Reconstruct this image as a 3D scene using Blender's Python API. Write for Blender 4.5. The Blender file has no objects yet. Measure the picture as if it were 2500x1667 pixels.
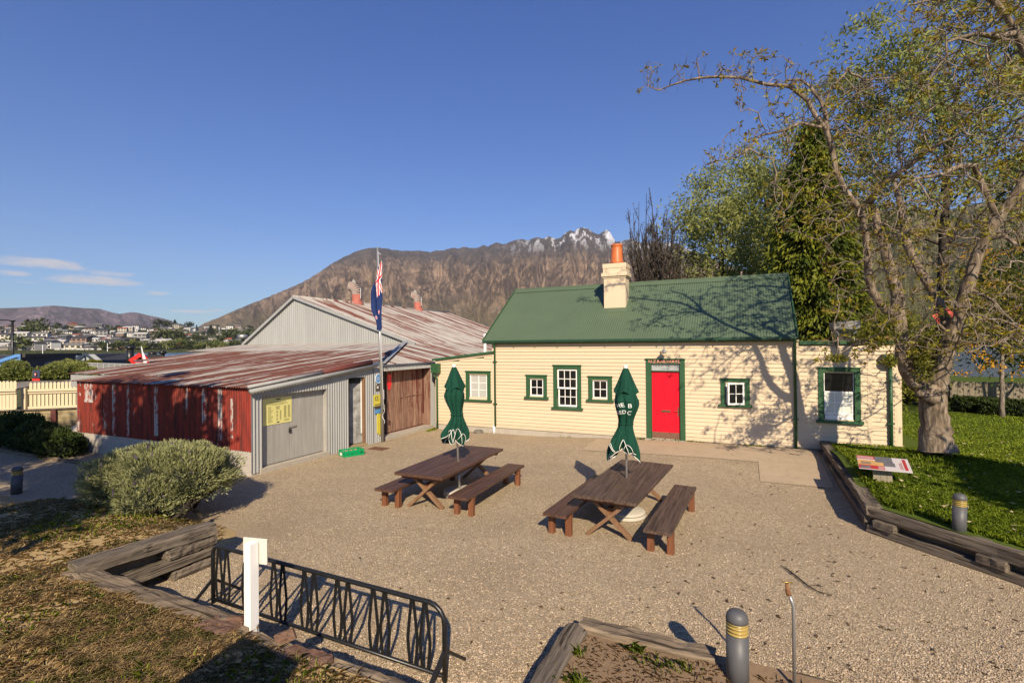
import bpy, math, random
import numpy as np
from mathutils import Vector, Matrix
random.seed(7); rng = np.random.default_rng(7)
scene = bpy.context.scene
COL = scene.collection
rad = math.radians
PI = math.pi

# ------------------------------------------------------------------ camera
F_PX, YAW, PITCH, ROLL, EYE = 1218.55, rad(24.697), rad(0.42128), rad(-0.49777), 3.2
CAM = Vector((0, 0, EYE))
FWD = Vector((-math.sin(YAW) * math.cos(PITCH), math.cos(YAW) * math.cos(PITCH), math.sin(PITCH)))
_r = Vector((math.cos(YAW), math.sin(YAW), 0)); _u = _r.cross(FWD)
RGT = _r * math.cos(ROLL) + _u * math.sin(ROLL)
UPV = -_r * math.sin(ROLL) + _u * math.cos(ROLL)
cam = bpy.data.cameras.new('camera'); cam_o = bpy.data.objects.new('camera', cam); COL.objects.link(cam_o)
cam.sensor_width = 36; cam.sensor_fit = 'HORIZONTAL'; cam.lens = 36 * F_PX / 2500
cam.clip_start = 0.1; cam.clip_end = 60000
mw = Matrix.Identity(4)
for i in range(3):
    mw[i][0], mw[i][1], mw[i][2], mw[i][3] = RGT[i], UPV[i], -FWD[i], CAM[i]
cam_o.matrix_world = mw
scene.camera = cam_o

# ------------------------------------------------------------------ sky, sun, exposure
SUN_AZ, SUN_EL = 29.5, 32.3            # shadows fall 29.5 degrees to the left of +Y
SUN = Vector((math.sin(rad(SUN_AZ)) * math.cos(rad(SUN_EL)), -math.cos(rad(SUN_AZ)) * math.cos(rad(SUN_EL)), math.sin(rad(SUN_EL))))
scene.view_settings.view_transform = 'Standard'
scene.view_settings.look = 'None'
scene.view_settings.exposure = 0.56
scene.view_settings.gamma = 1.0
sun = bpy.data.lights.new('sun', 'SUN'); sun.energy = 5.0; sun.angle = rad(0.55); sun.color = (1.0, 0.84, 0.62)
sun_o = bpy.data.objects.new('sun', sun); COL.objects.link(sun_o)
sun_o.rotation_euler = (-SUN).to_track_quat('-Z', 'Y').to_euler()

class NT:
    """small helper for node trees"""
    def __init__(s, tree): s.t = tree
    def n(s, typ, props=None, inp=None):
        nd = s.t.nodes.new(typ)
        for k, v in (props or {}).items(): setattr(nd, k, v)
        for k, v in (inp or {}).items():
            if v is None: continue
            so = nd.inputs[k]
            if isinstance(v, bpy.types.NodeSocket): s.t.links.new(v, so)
            else: so.default_value = v
        return nd
    def math(s, op, a, b=None, c=None, clamp=False):
        nd = s.n('ShaderNodeMath', {'operation': op, 'use_clamp': clamp})
        for i, v in enumerate((a, b, c)):
            if v is None: continue
            if isinstance(v, bpy.types.NodeSocket): s.t.links.new(v, nd.inputs[i])
            else: nd.inputs[i].default_value = v
        return nd.outputs[0]
    def mix(s, f, a, b, mode='MIX'):
        nd = s.n('ShaderNodeMix', {'data_type': 'RGBA', 'blend_type': mode})
        for i, v in ((0, f), (6, a), (7, b)):
            if isinstance(v, bpy.types.NodeSocket): s.t.links.new(v, nd.inputs[i])
            elif i == 0: nd.inputs[i].default_value = v
            else: nd.inputs[i].default_value = (*v, 1) if len(v) == 3 else v
        return nd.outputs[2]
    def ramp(s, f, stops, interp='LINEAR'):
        nd = s.n('ShaderNodeValToRGB', None, {'Fac': f}); cr = nd.color_ramp; cr.interpolation = interp
        while len(cr.elements) < len(stops): cr.elements.new(0.5)
        for e, (p, c) in zip(cr.elements, stops):
            e.position = p; e.color = (c, c, c, 1) if isinstance(c, (int, float)) else (*c, 1)
        return nd.outputs[0]
    def pos(s): return s.n('ShaderNodeNewGeometry').outputs['Position']
    def map(s, co, scale=(1, 1, 1), loc=(0, 0, 0), rot=(0, 0, 0)):
        return s.n('ShaderNodeMapping', None, {'Vector': co, 'Scale': scale, 'Location': loc, 'Rotation': rot}).outputs[0]
    def noise(s, co, scale, detail=4, rough=0.55, dist=0.0):
        return s.n('ShaderNodeTexNoise', None, {'Vector': co, 'Scale': scale, 'Detail': detail, 'Roughness': rough, 'Distortion': dist}).outputs['Fac']
    def voro(s, co, scale, out='Distance', feature='F1'):
        return s.n('ShaderNodeTexVoronoi', {'feature': feature}, {'Vector': co, 'Scale': scale}).outputs[out]
    def sep(s, co): return s.n('ShaderNodeSeparateXYZ', None, {0: co}).outputs
    def rnd(s): return s.n('ShaderNodeObjectInfo').outputs['Random']
    def bump(s, h, strength=0.5, dist=0.02):
        return s.n('ShaderNodeBump', None, {'Height': h, 'Strength': strength, 'Distance': dist}).outputs[0]

MATS = {}
def material(name, rough=0.8, spec=0.3, metal=0.0):
    """new material with a principled shader; returns (material, helper, bsdf)"""
    m = bpy.data.materials.new(name); m.use_nodes = True
    g = NT(m.node_tree); b = m.node_tree.nodes['Principled BSDF']
    b.inputs['Roughness'].default_value = rough; b.inputs['Specular IOR Level'].default_value = spec; b.inputs['Metallic'].default_value = metal
    MATS[name] = m
    return m, g, b
def setc(g, b, col=None, rough=None, bump=None):
    for k, v in (('Base Color', col), ('Roughness', rough), ('Normal', bump)):
        if v is None: continue
        if isinstance(v, bpy.types.NodeSocket): g.t.links.new(v, b.inputs[k])
        elif k == 'Base Color': b.inputs[k].default_value = (*v, 1)
        else: b.inputs[k].default_value = v
def plain(name, col, rough=0.6, var=0.15, scale=5.0, spec=0.3, metal=0.0, bump=0.0, bscale=40.0, rnd=0.0):
    m, g, b = material(name, rough, spec, metal)
    p = g.pos(); f = g.noise(p, scale, 5, 0.6)
    c = g.mix(f, tuple(x * (1 - var) for x in col), tuple(min(1, x * (1 + var)) for x in col))
    if rnd:
        c = g.mix(g.math('MULTIPLY', g.rnd(), rnd), c, tuple(x * 0.45 for x in col))
    setc(g, b, c, bump=g.bump(g.noise(p, bscale, 3), bump, 0.01) if bump else None)
    return m

# world
world = bpy.data.worlds.new('World'); scene.world = world; world.use_nodes = True
wg = NT(world.node_tree); wbg = world.node_tree.nodes['Background']
sky = wg.n('ShaderNodeTexSky', {'sky_type': 'NISHITA', 'sun_disc': False, 'sun_elevation': rad(SUN_EL), 'sun_rotation': rad(180 - SUN_AZ),
                                'altitude': 400.0, 'air_density': 1.0, 'dust_density': 0.8, 'ozone_density': 2.6})
wdir = wg.n('ShaderNodeTexCoord').outputs['Generated']
sx, sy, sz = wg.sep(wdir)
az = wg.math('ARCTAN2', sx, sy)           # azimuth to the right of +Y
el = wg.math('ARCSINE', sz)
def px_dir(x, y):
    return (FWD + RGT * ((x - 1250) / F_PX) + UPV * ((833.5 - y) / F_PX)).normalized()
cl_n = wg.noise(wg.map(wdir, (26, 26, 75)), 1.0, 6, 0.62, 0.3)
cl_total = None
for (x, y, wx, wy, s) in ((85, 640, 78, 13, 1.0), (140, 651, 60, 8, .9), (28, 666, 42, 7, .8), (235, 684, 90, 13, 1.0), (270, 668, 55, 9, .75), (300, 690, 60, 7, .8),
                          (390, 715, 42, 7, .75), (450, 760, 80, 4, .8), (535, 757, 30, 3, .7), (60, 690, 30, 4, .5)):
    d = px_dir(x, y); a0 = math.atan2(d.x, d.y); e0 = math.asin(d.z)
    ex = wg.math('DIVIDE', wg.math('SUBTRACT', az, a0), wx / F_PX)
    ey = wg.math('DIVIDE', wg.math('SUBTRACT', el, e0), wy / F_PX)
    r2 = wg.math('ADD', wg.math('MULTIPLY', ex, ex), wg.math('MULTIPLY', ey, ey))
    bl = wg.math('MULTIPLY', wg.math('SUBTRACT', 1.0, r2, clamp=True), s)
    cl_total = bl if cl_total is None else wg.math('MAXIMUM', cl_total, bl)
cl = wg.math('MULTIPLY', wg.math('SUBTRACT', wg.math('ADD', wg.math('MULTIPLY', cl_total, 0.85), wg.math('MULTIPLY', cl_n, 1.5)), 1.02), 1.6, clamp=True)
cl = wg.math('MULTIPLY', cl, wg.math('MINIMUM', wg.math('MULTIPLY', cl_total, 4.0), 0.82))
tint = wg.mix(wg.math('POWER', wg.math('MULTIPLY', el, 1.5, clamp=True), .7), (0.90, 1.05, 1.20), (0.50, 0.94, 1.80))
skyb = wg.mix(1.0, sky.outputs[0], tint, 'MULTIPLY')
skyc = wg.mix(cl, skyb, (8.6, 8.0, 8.0))
world.node_tree.links.new(skyc, wbg.inputs['Color'])
wbg.inputs['Strength'].default_value = 0.055

# ------------------------------------------------------------------ helpers
def ray(x, y): return FWD + RGT * ((x - 1250) / F_PX) + UPV * ((833.5 - y) / F_PX)
def G(x, y, z=0.0):
    v = ray(x, y); return CAM + v * ((z - EYE) / v.z)
def PY(x, y, Y):
    v = ray(x, y); return CAM + v * (Y / v.y)
def PX(x, y, X):
    v = ray(x, y); return CAM + v * (X / v.x)
def crop(x0, y0, k): return lambda x, y: (x0 + x * k, y0 + y * k)

def tag(o, label=None, cat=None, group=None, kind=None):
    for k, v in (('label', label), ('category', cat), ('group', group), ('kind', kind)):
        if v: o[k] = v
    return o
def empty(name, loc, rz=0.0):
    o = bpy.data.objects.new(name, None); COL.objects.link(o); o.location = loc; o.rotation_euler = (0, 0, rz); o.empty_display_size = 0.2
    return o
def thing(name, label, cat, loc=(0, 0, 0), rz=0.0, group=None): return tag(empty(name, loc, rz), label, cat, group)
def mat_of(o): return Matrix.Translation(o.location) @ o.rotation_euler.to_matrix().to_4x4()

class MB:
    def __init__(s): s.v = []; s.f = []; s.mi = []; s.cur = 0
    def add(s, vs, fs):
        b = len(s.v); s.v.extend([tuple(v) for v in vs]); s.f.extend([tuple(i + b for i in f) for f in fs]); s.mi.extend([s.cur] * len(fs))
        return s
    def box(s, x0, x1, y0, y1, z0, z1):
        vs = [(x, y, z) for z in (z0, z1) for y in (y0, y1) for x in (x0, x1)]
        return s.add(vs, [(0, 2, 3, 1), (4, 5, 7, 6), (0, 1, 5, 4), (2, 6, 7, 3), (0, 4, 6, 2), (1, 3, 7, 5)])
    def obox(s, c, a, b, d):
        c, a, b, d = Vector(c), Vector(a), Vector(b), Vector(d)
        vs = [c + a * i + b * j + d * k for k in (-1, 1) for j in (-1, 1) for i in (-1, 1)]
        return s.add(vs, [(0, 2, 3, 1), (4, 5, 7, 6), (0, 1, 5, 4), (2, 6, 7, 3), (0, 4, 6, 2), (1, 3, 7, 5)])
    def beam(s, p0, p1, w, h, up=(0, 0, 1)):
        p0, p1, up = Vector(p0), Vector(p1), Vector(up); d = (p1 - p0); t = d.normalized(); sd = t.cross(up).normalized(); u = sd.cross(t)
        return s.obox((p0 + p1) / 2, d / 2, sd * (w / 2), u * (h / 2))
    def prism(s, poly, ext):
        n = len(poly); ext = Vector(ext); vs = [Vector(p) for p in poly] + [Vector(p) + ext for p in poly]
        return s.add(vs, [tuple(range(n))[::-1], tuple(range(n, 2 * n))] + [(i, (i + 1) % n, n + (i + 1) % n, n + i) for i in range(n)])
    def tube(s, pts, rs, n=8, cap=True):
        pts = [Vector(p) for p in pts]
        if isinstance(rs, (int, float)): rs = [rs] * len(pts)
        b = len(s.v); k = len(pts); up = None
        for i, p in enumerate(pts):
            t = (pts[min(i + 1, k - 1)] - pts[max(i - 1, 0)]).normalized()
            if up is None: up = Vector((0, 0, 1)) if abs(t.z) < 0.9 else Vector((1, 0, 0))
            sd = t.cross(up)
            if sd.length < 1e-5: sd = t.orthogonal()
            sd.normalize(); up = sd.cross(t).normalized()
            for j in range(n):
                a = 2 * PI * j / n; s.v.append(tuple(p + (sd * math.cos(a) + up * math.sin(a)) * rs[i]))
        fs = [(b + i * n + j, b + i * n + (j + 1) % n, b + (i + 1) * n + (j + 1) % n, b + (i + 1) * n + j) for i in range(k - 1) for j in range(n)]
        if cap: fs += [tuple(b + j for j in range(n))[::-1], tuple(b + (k - 1) * n + j for j in range(n))]
        s.f.extend(fs); s.mi.extend([s.cur] * len(fs)); return s
    def lathe(s, prof, n=24, c=(0, 0, 0)):
        b = len(s.v); k = len(prof)
        for r, z in prof:
            for j in range(n):
                a = 2 * PI * j / n; s.v.append((c[0] + r * math.cos(a), c[1] + r * math.sin(a), c[2] + z))
        fs = [(b + i * n + j, b + i * n + (j + 1) % n, b + (i + 1) * n + (j + 1) % n, b + (i + 1) * n + j) for i in range(k - 1) for j in range(n)]
        fs += [tuple(b + j for j in range(n))[::-1], tuple(b + (k - 1) * n + j for j in range(n))]
        s.f.extend(fs); s.mi.extend([s.cur] * len(fs)); return s
    def build(s, name, mat, parent=None, smooth=False, bevel=0.0, world=True, angle=None):
        me = bpy.data.meshes.new(name); me.from_pydata(s.v, [], s.f)
        for m in (mat if isinstance(mat, (list, tuple)) else [mat]): me.materials.append(m)
        if any(s.mi): me.polygons.foreach_set('material_index', s.mi)
        if smooth: me.polygons.foreach_set('use_smooth', [True] * len(me.polygons))
        me.update()
        o = bpy.data.objects.new(name, me); COL.objects.link(o)
        if parent is not None:
            o.parent = parent
            if world and parent.type == 'EMPTY': o.matrix_parent_inverse = mat_of(parent).inverted()
        if bevel:
            bv = o.modifiers.new('bevel', 'BEVEL'); bv.width = bevel; bv.segments = 2; bv.limit_method = 'ANGLE'
        return o
def arr_mesh(name, V, Fq, mat, parent=None, smooth=False, mi=None):
    """mesh object from numpy arrays: V (n,3), Fq (m,k)"""
    me = bpy.data.meshes.new(name); V = np.asarray(V, np.float32); Fq = np.asarray(Fq, np.int32); m, k = Fq.shape
    me.vertices.add(len(V)); me.vertices.foreach_set('co', V.ravel())
    me.loops.add(m * k); me.loops.foreach_set('vertex_index', Fq.ravel())
    me.polygons.add(m); me.polygons.foreach_set('loop_start', np.arange(m, dtype=np.int32) * k)
    for mm in (mat if isinstance(mat, (list, tuple)) else [mat]): me.materials.append(mm)
    if mi is not None: me.polygons.foreach_set('material_index', np.asarray(mi, np.int32))
    if smooth: me.polygons.foreach_set('use_smooth', np.ones(m, bool))
    me.update(calc_edges=True)
    o = bpy.data.objects.new(name, me); COL.objects.link(o)
    if parent is not None:
        o.parent = parent
        if parent.type == 'EMPTY': o.matrix_parent_inverse = mat_of(parent).inverted()
    return o
def link_copy(o, parent=None):
    c = o.copy(); COL.objects.link(c); c.parent = parent
    return c
def copy_tree(o, parent=None):
    c = link_copy(o, parent)
    for ch in list(o.children): copy_tree(ch, c)
    return c
def struct(o): o['kind'] = 'structure'; return o
def text_geo(body, size=1.0, ext=0.0, font=None):
    cu = bpy.data.curves.new('lettering', 'FONT'); cu.body = body; cu.size = size; cu.extrude = ext; cu.align_x = 'CENTER'; cu.align_y = 'CENTER'; cu.resolution_u = 3
    o = bpy.data.objects.new('lettering', cu); COL.objects.link(o)
    bpy.context.view_layer.update()
    me = bpy.data.meshes.new_from_object(o.evaluated_get(bpy.context.evaluated_depsgraph_get()))
    vs = [v.co.copy() for v in me.vertices]; fs = [tuple(p.vertices) for p in me.polygons]
    bpy.data.objects.remove(o); bpy.data.curves.remove(cu); bpy.data.meshes.remove(me)
    return vs, fs
def text_on(name, body, size, O, U, V, mat, parent, sx=1.0):
    vs, fs = text_geo(body, size); O, U, V = Vector(O), Vector(U), Vector(V)
    return MB().add([O + U * (v.x * sx) + V * v.y for v in vs], fs).build(name, mat, parent)
def hnoise(x, y, s=1.0, seed=0):
    """cheap smooth value noise, numpy arrays"""
    x = np.asarray(x, float) * s + seed * 17.13; y = np.asarray(y, float) * s - seed * 9.7
    xi = np.floor(x); yi = np.floor(y); fx = x - xi; fy = y - yi; fx = fx * fx * (3 - 2 * fx); fy = fy * fy * (3 - 2 * fy)
    h = lambda a, b: np.modf(np.abs(np.sin(a * 127.1 + b * 311.7 + seed * 3.3) * 43758.5453))[0]
    return (h(xi, yi) * (1 - fx) + h(xi + 1, yi) * fx) * (1 - fy) + (h(xi, yi + 1) * (1 - fx) + h(xi + 1, yi + 1) * fx) * fy
def fbm(x, y, s=1.0, o=5, seed=0, ridged=False, gain=0.5):
    t = 0; a = 1; n = 0
    for i in range(o):
        v = hnoise(x, y, s * 2 ** i, seed + i)
        if ridged: v = 1 - np.abs(2 * v - 1)
        t = t + a * v; n += a; a *= gain
    return t / n
def sstep(a, b, x): t = np.clip((np.asarray(x, float) - a) / (b - a), 0, 1); return t * t * (3 - 2 * t)
# ------------------------------------------------------------------ materials
def m_gravel(name, dark, mid, light, scale=42.0, tint=(0.34, 0.26, 0.18)):
    m, g, b = material(name, 0.9, 0.2)
    p = g.pos(); v = g.n('ShaderNodeTexVoronoi', None, {'Vector': p, 'Scale': scale})
    v2 = g.n('ShaderNodeTexVoronoi', None, {'Vector': p, 'Scale': scale * 2.1})
    r = g.sep(v.outputs['Color'])[0]
    c = g.ramp(r, [(0.0, dark), (0.45, mid), (0.8, light), (1.0, tuple(min(1, x * 1.35) for x in light))])
    c2 = g.ramp(g.sep(v2.outputs['Color'])[1], [(0.0, dark), (0.5, mid), (1.0, light)])
    c = g.mix(0.4, c, c2)
    edge = g.ramp(v.outputs['Distance'], [(0.0, 1.0), (0.55, 0.85), (0.9, 0.35)])
    c = g.mix(0.35, c, edge, 'MULTIPLY')
    big = g.noise(p, 0.55, 5, 0.65); c = g.mix(g.ramp(big, [(0.42, 0.0), (0.72, 0.45)]), c, tint); c = g.mix(g.ramp(g.noise(g.map(p, (.22, .5, 1)), 1.0, 5, .65, .8), [(.50, 0.0), (.68, .34)]), c, tuple(x * .55 for x in mid))
    fine = g.noise(p, 7.0, 4, 0.7); c = g.mix(g.ramp(fine, [(0.35, 0.28), (0.6, 0.0)]), c, tuple(x * 0.45 for x in mid))
    h = g.math('ADD', g.math('MULTIPLY', v.outputs['Distance'], -1.0), g.math('MULTIPLY', v2.outputs['Distance'], -0.4))
    setc(g, b, c, bump=g.bump(h, 0.9, 0.016)); return m
GRAVEL = m_gravel('gravel', (0.17, 0.127, 0.076), (0.50, 0.385, 0.242), (0.70, 0.57, 0.39), 70.0)
PATHG = m_gravel('path_gravel', (0.08, 0.07, 0.06), (0.22, 0.20, 0.17), (0.40, 0.36, 0.31), 50, (0.16, 0.14, 0.12))
PEBBLE = plain('pebble', (0.36, 0.28, 0.2), 0.8, 0.1, 3)
def m_pebble():
    m, g, b = material('pebbles', 0.75, 0.3)
    n = g.n('ShaderNodeTexVoronoi', None, {'Vector': g.pos(), 'Scale': 38.0})
    c = g.ramp(g.sep(n.outputs['Color'])[0], [(0, (0.16, 0.12, 0.08)), (0.35, (0.34, 0.26, 0.175)), (0.75, (0.46, 0.36, 0.25)), (1.0, (0.60, 0.50, 0.37))])
    setc(g, b, c); return m
PEBBLES = m_pebble()
def m_concrete(name, col, dirt=0.35):
    m, g, b = material(name, 0.9, 0.2); p = g.pos()
    c = g.mix(g.noise(p, 1.6, 6, 0.7), tuple(x * 0.78 for x in col), tuple(min(1, x * 1.15) for x in col))
    c = g.mix(g.ramp(g.noise(p, 5.5, 6, 0.7, 0.5), [(0.5, 0.0), (0.75, dirt)]), c, tuple(x * 0.4 for x in col))
    c = g.mix(g.ramp(g.noise(p, 90, 2), [(0.55, 0.0), (0.7, 0.25)]), c, tuple(x * 0.5 for x in col))
    setc(g, b, c, bump=g.bump(g.noise(p, 60, 4), 0.3, 0.004)); return m
PAVE = m_concrete('tan_concrete', (0.43, 0.335, 0.225))
FOOT = m_concrete('grey_concrete', (0.40, 0.36, 0.30))
WHITECONC = m_concrete('limewashed_concrete', (0.44, 0.40, 0.35), 0.5)
BASEC = m_concrete('cast_concrete', (0.52, 0.48, 0.40), 0.2)

def m_boards():
    m, g, b = material('cream_weatherboard', 0.55, 0.35); p = g.pos()
    col = (0.62, 0.50, 0.345)
    c = g.mix(g.noise(p, 0.8, 4), tuple(x * 0.93 for x in col), col)
    c = g.mix(g.ramp(g.noise(g.map(p, (1.5, 1, 9)), 2.0, 6, 0.7), [(0.55, 0.0), (0.85, 0.22)]), c, (0.38, 0.29, 0.18))
    c = g.mix(g.math('MULTIPLY', g.rnd(), 0.22), c, (0.52, 0.41, 0.26))
    z = g.sep(p)[2]
    c = g.mix(g.math('MULTIPLY', g.ramp(z, [(0.2, 1.0), (0.42, 0.0)]), g.math('MULTIPLY', g.noise(p, 5, 5, .7), 0.55)), c, (0.30, 0.24, 0.16))
    setc(g, b, c, bump=g.bump(g.noise(g.map(p, (4, 4, 60)), 6, 3), 0.06, 0.004)); return m
CREAM = m_boards()
CREAMP = plain('cream_paint', (0.62, 0.50, 0.35), 0.55, 0.06, 3)
GREEN = plain('green_trim_paint', (0.028, 0.085, 0.035), 0.45, 0.25, 6, 0.4)
DKGREEN = plain('dark_green_gutter', (0.018, 0.055, 0.030), 0.4, 0.2, 5, 0.4)
WHITE = plain('white_paint', (0.82, 0.80, 0.76), 0.45, 0.05, 8, 0.35)
RED = plain('red_door_paint', (0.72, 0.006, 0.022), 0.35, 0.08, 4, 0.4)
KICK = plain('worn_kickboard', (0.17, 0.085, 0.055), 0.6, 0.4, 9)
BRASS = plain('dull_brass', (0.22, 0.17, 0.10), 0.4, 0.2, 20, 0.5, 0.8)
STEEL = plain('galvanised_steel', (0.42, 0.42, 0.41), 0.45, 0.15, 6, 0.5, 0.75)
ALU = plain('brushed_aluminium', (0.62, 0.61, 0.59), 0.35, 0.08, 12, 0.5, 0.8)
BLACKM = plain('black_painted_steel', (0.012, 0.012, 0.012), 0.38, 0.4, 30, 0.5)
IRON = plain('dark_iron', (0.03, 0.026, 0.024), 0.6, 0.4, 20)
GREYBOL = plain('grey_powdercoat', (0.085, 0.085, 0.088), 0.5, 0.25, 9, 0.4)
AMBER = plain('amber_louvre_lens', (0.36, 0.26, 0.075), 0.3, 0.2, 30, 0.5)
TERRA = plain('terracotta', (0.50, 0.13, 0.035), 0.45, 0.25, 7, 0.4)
CRATE = plain('green_crate_plastic', (0.0, 0.26, 0.085), 0.4, 0.1, 5, 0.4)
PAPER = plain('white_label', (0.75, 0.75, 0.74), 0.6, 0.05)
PVC = plain('white_pipe', (0.75, 0.75, 0.76), 0.4, 0.04)
def m_glass(name, col, rough=0.06):
    m, g, b = material(name, rough, 0.6); setc(g, b, g.mix(g.noise(g.pos(), 2.5, 3), col, tuple(x * 1.6 for x in col))); return m
DKGLASS = m_glass('dark_window_glass', (0.008, 0.008, 0.009))
BLIND = plain('blind_behind_glass', (0.42, 0.42, 0.39), 0.3, 0.08, 3, 0.5)
BLINDW = plain('pale_blind_behind_glass', (0.62, 0.64, 0.58), 0.3, 0.1, 3, 0.5)
FROST = plain('etched_glass', (0.36, 0.38, 0.38), 0.25, 0.2, 3, 0.5)
LAMPG = plain('lamp_glass', (0.60, 0.52, 0.34), 0.15, 0.1, 5, 0.6)
SALMON = plain('salmon_lettering', (0.85, 0.30, 0.24), 0.5, 0.05)
DKLETTER = plain('dark_lettering', (0.06, 0.06, 0.06), 0.6, 0.1)
WHLETTER = plain('white_lettering', (0.85, 0.86, 0.82), 0.6, 0.03)

def m_roofgreen():
    m, g, b = material('green_corrugated_iron', 0.5, 0.35); p = g.pos(); col = (0.085, 0.122, 0.072)
    c = g.mix(g.noise(p, 1.1, 5), tuple(x * 0.85 for x in col), tuple(x * 1.12 for x in col))
    c = g.mix(g.math('MULTIPLY', g.rnd(), 0.14), c, (0.10, 0.155, 0.085))
    c = g.mix(g.ramp(g.noise(g.map(p, (6, .6, .6)), 1.6, 5, .7), [(.55, 0.0), (.85, .25)]), c, (0.13, 0.165, 0.105))
    setc(g, b, c); return m
ROOFG = m_roofgreen()
def m_galv(name='weathered_galvanised_iron', stain=0.5, col=(0.365, 0.37, 0.36)):
    m, g, b = material(name, 0.65, 0.3, 0.0); p = g.pos()
    c = g.mix(g.noise(g.map(p, (3, 3, .35)), 1.0, 6, .65), tuple(x * .72 for x in col), tuple(min(1, x * 1.15) for x in col))
    c = g.mix(g.math('MULTIPLY', g.rnd(), 0.35), c, tuple(x * 0.7 for x in col))
    c = g.mix(g.ramp(g.noise(g.map(p, (9, 9, .8)), 1.3, 6, .75), [(.58, 0.0), (.75, stain)]), c, (0.17, 0.13, 0.09))
    c = g.mix(g.ramp(g.noise(p, 22, 3, .7), [(.66, 0.0), (.74, .7)]), c, (0.16, 0.08, 0.045))
    setc(g, b, c); return m
GALV = m_galv(); GALV2 = m_galv('clean_galvanised_iron', 0.45, (0.325, 0.335, 0.33))
def m_rust(name, sx, sy, amount=0.5, white=(0.41, 0.39, 0.355)):
    """old iron roof: bands of maroon paint and rust along the corrugations, bare pale metal between"""
    m, g, b = material(name, 0.75, 0.25); p = g.pos()
    n1 = g.noise(g.map(p, (sx * 2.3, sy * 2.3, 0.0)), 1.0, 3, .45, 0.1)
    n2 = g.noise(g.map(p, (sx * 8, sy * 8, 0.0)), 1.0, 3, .6, 0.15)
    n3 = g.noise(p, 0.33, 4, .6)
    f = g.math('ADD', g.math('MULTIPLY', n1, 1.0), g.math('ADD', g.math('MULTIPLY', n2, 0.62), g.math('MULTIPLY', n3, 0.42)))
    f = g.math('ADD', f, g.math('MULTIPLY', g.rnd(), 0.16))
    t = 1.30 - 0.4 * amount
    k = g.ramp(g.math('SUBTRACT', f, t - .5), [(0.45, 0.0), (0.52, 1.0)])
    wc = g.mix(g.noise(p, 2.2, 6, .7), tuple(x * .7 for x in white), tuple(min(1, x * 1.12) for x in white))
    wc = g.mix(g.ramp(g.noise(g.map(p, (sx * 5, sy * 5, 0)), 2.0, 6, .75), [(.53, 0.0), (.68, .85)]), wc, (0.30, 0.13, 0.06))
    rc = g.mix(g.noise(p, 3.0, 6, .7), (0.095, 0.034, 0.026), (0.20, 0.085, 0.058))
    rc = g.mix(g.ramp(g.noise(p, 9, 5, .7), [(.6, 0.0), (.72, .55)]), rc, (0.36, 0.22, 0.16))
    c = g.mix(k, wc, rc)
    setc(g, b, c); return m
RUST_Y = m_rust('rusted_iron_front', 1.0, 0.06, 0.60); RUST_YT = m_rust('rusted_iron_pale', 1.0, 0.06, 0.10); RUST_X = m_rust('rusted_iron_side', 0.06, 1.0, 0.36)
RUST_YD = m_rust('rusted_iron_maroon', 1.0, 0.06, 0.75)
def m_redtin():
    m, g, b = material('flaking_red_iron', 0.6, 0.3); p = g.pos(); o = g.rnd()
    n = g.noise(g.map(p, (2.6, 1, .22)), 1.0, 4, .6); n2 = g.noise(g.map(p, (14, 1, 3)), 1.2, 6, .75)
    rc = g.mix(g.noise(g.map(p, (1, 1, .4)), 1.2, 4), (0.15, 0.018, 0.012), (0.25, 0.036, 0.017))
    rc = g.mix(o, rc, (0.24, 0.03, 0.02))
    gc = g.mix(g.noise(p, 6, 5, .7), (0.36, 0.34, 0.32), (0.56, 0.53, 0.50))
    f = g.math('ADD', g.math('MULTIPLY', n, 0.9), g.math('MULTIPLY', n2, 0.55))
    c = g.mix(g.ramp(f, [(0.86, 0.0), (0.9, 1.0)]), rc, gc)
    c = g.mix(g.ramp(g.noise(g.map(p, (5, 1, .5), (3, 0, 1)), 1.3, 6, .7, .3), [(.45, 0.0), (.62, .85)]), c, (0.05, 0.017, 0.013))
    setc(g, b, c); return m
REDTIN = m_redtin()
def m_chipped():
    m, g, b = material('chipped_red_iron', 0.6, 0.3); p = g.pos()
    n2 = g.noise(g.map(p, (16, 1, 4)), 1.2, 6, .75); n3 = g.noise(g.map(p, (3, 1, 1.2)), 1.0, 4, .6)
    gc = g.mix(g.noise(p, 6, 5, .7), (0.28, 0.26, 0.25), (0.50, 0.47, 0.44))
    f = g.math('ADD', g.math('MULTIPLY', n2, .8), g.math('MULTIPLY', n3, .5))
    setc(g, b, g.mix(g.ramp(f, [(.60, 0.0), (.66, 1.0)]), (0.24, 0.03, 0.018), gc)); return m
CHIPPED = m_chipped()
def m_wood(name, a, bcol, ang=0.0, grain=(1.2, 26.0, 26.0), rough=0.7, rnd=0.3, crack=0.0, bump=0.25, spec=0.25):
    """timber: grain runs along world direction `ang` (degrees from +X); vertical if ang is None"""
    m, g, b = material(name, rough, spec); p = g.pos()
    if ang is None: q = g.map(p, (grain[1], grain[1], grain[0]))
    else: q = g.map(g.map(p, (1, 1, 1), (0, 0, 0), (0, 0, rad(-ang))), grain)
    n = g.noise(q, 1.0, 6, .65, .4); n2 = g.noise(p, 2.4, 4, .6)
    c = g.mix(g.ramp(n, [(.34, 0.0), (.66, 1.0)]), a, bcol); c = g.mix(g.math('MULTIPLY', n2, 0.35), c, tuple(x * .55 for x in a))
    if rnd: c = g.mix(g.math('MULTIPLY', g.rnd(), rnd), c, tuple(x * .55 for x in bcol))
    if crack:
        k = g.ramp(g.noise(g.map(q, (.5, .8, .8)), 1.6, 3, .5, .3), [(.36, 1.0), (.42, 0.0)]); c = g.mix(g.math('MULTIPLY', k, crack), c, tuple(x * .22 for x in a))
    setc(g, b, c, bump=g.bump(n, bump, 0.008)); return m
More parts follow.
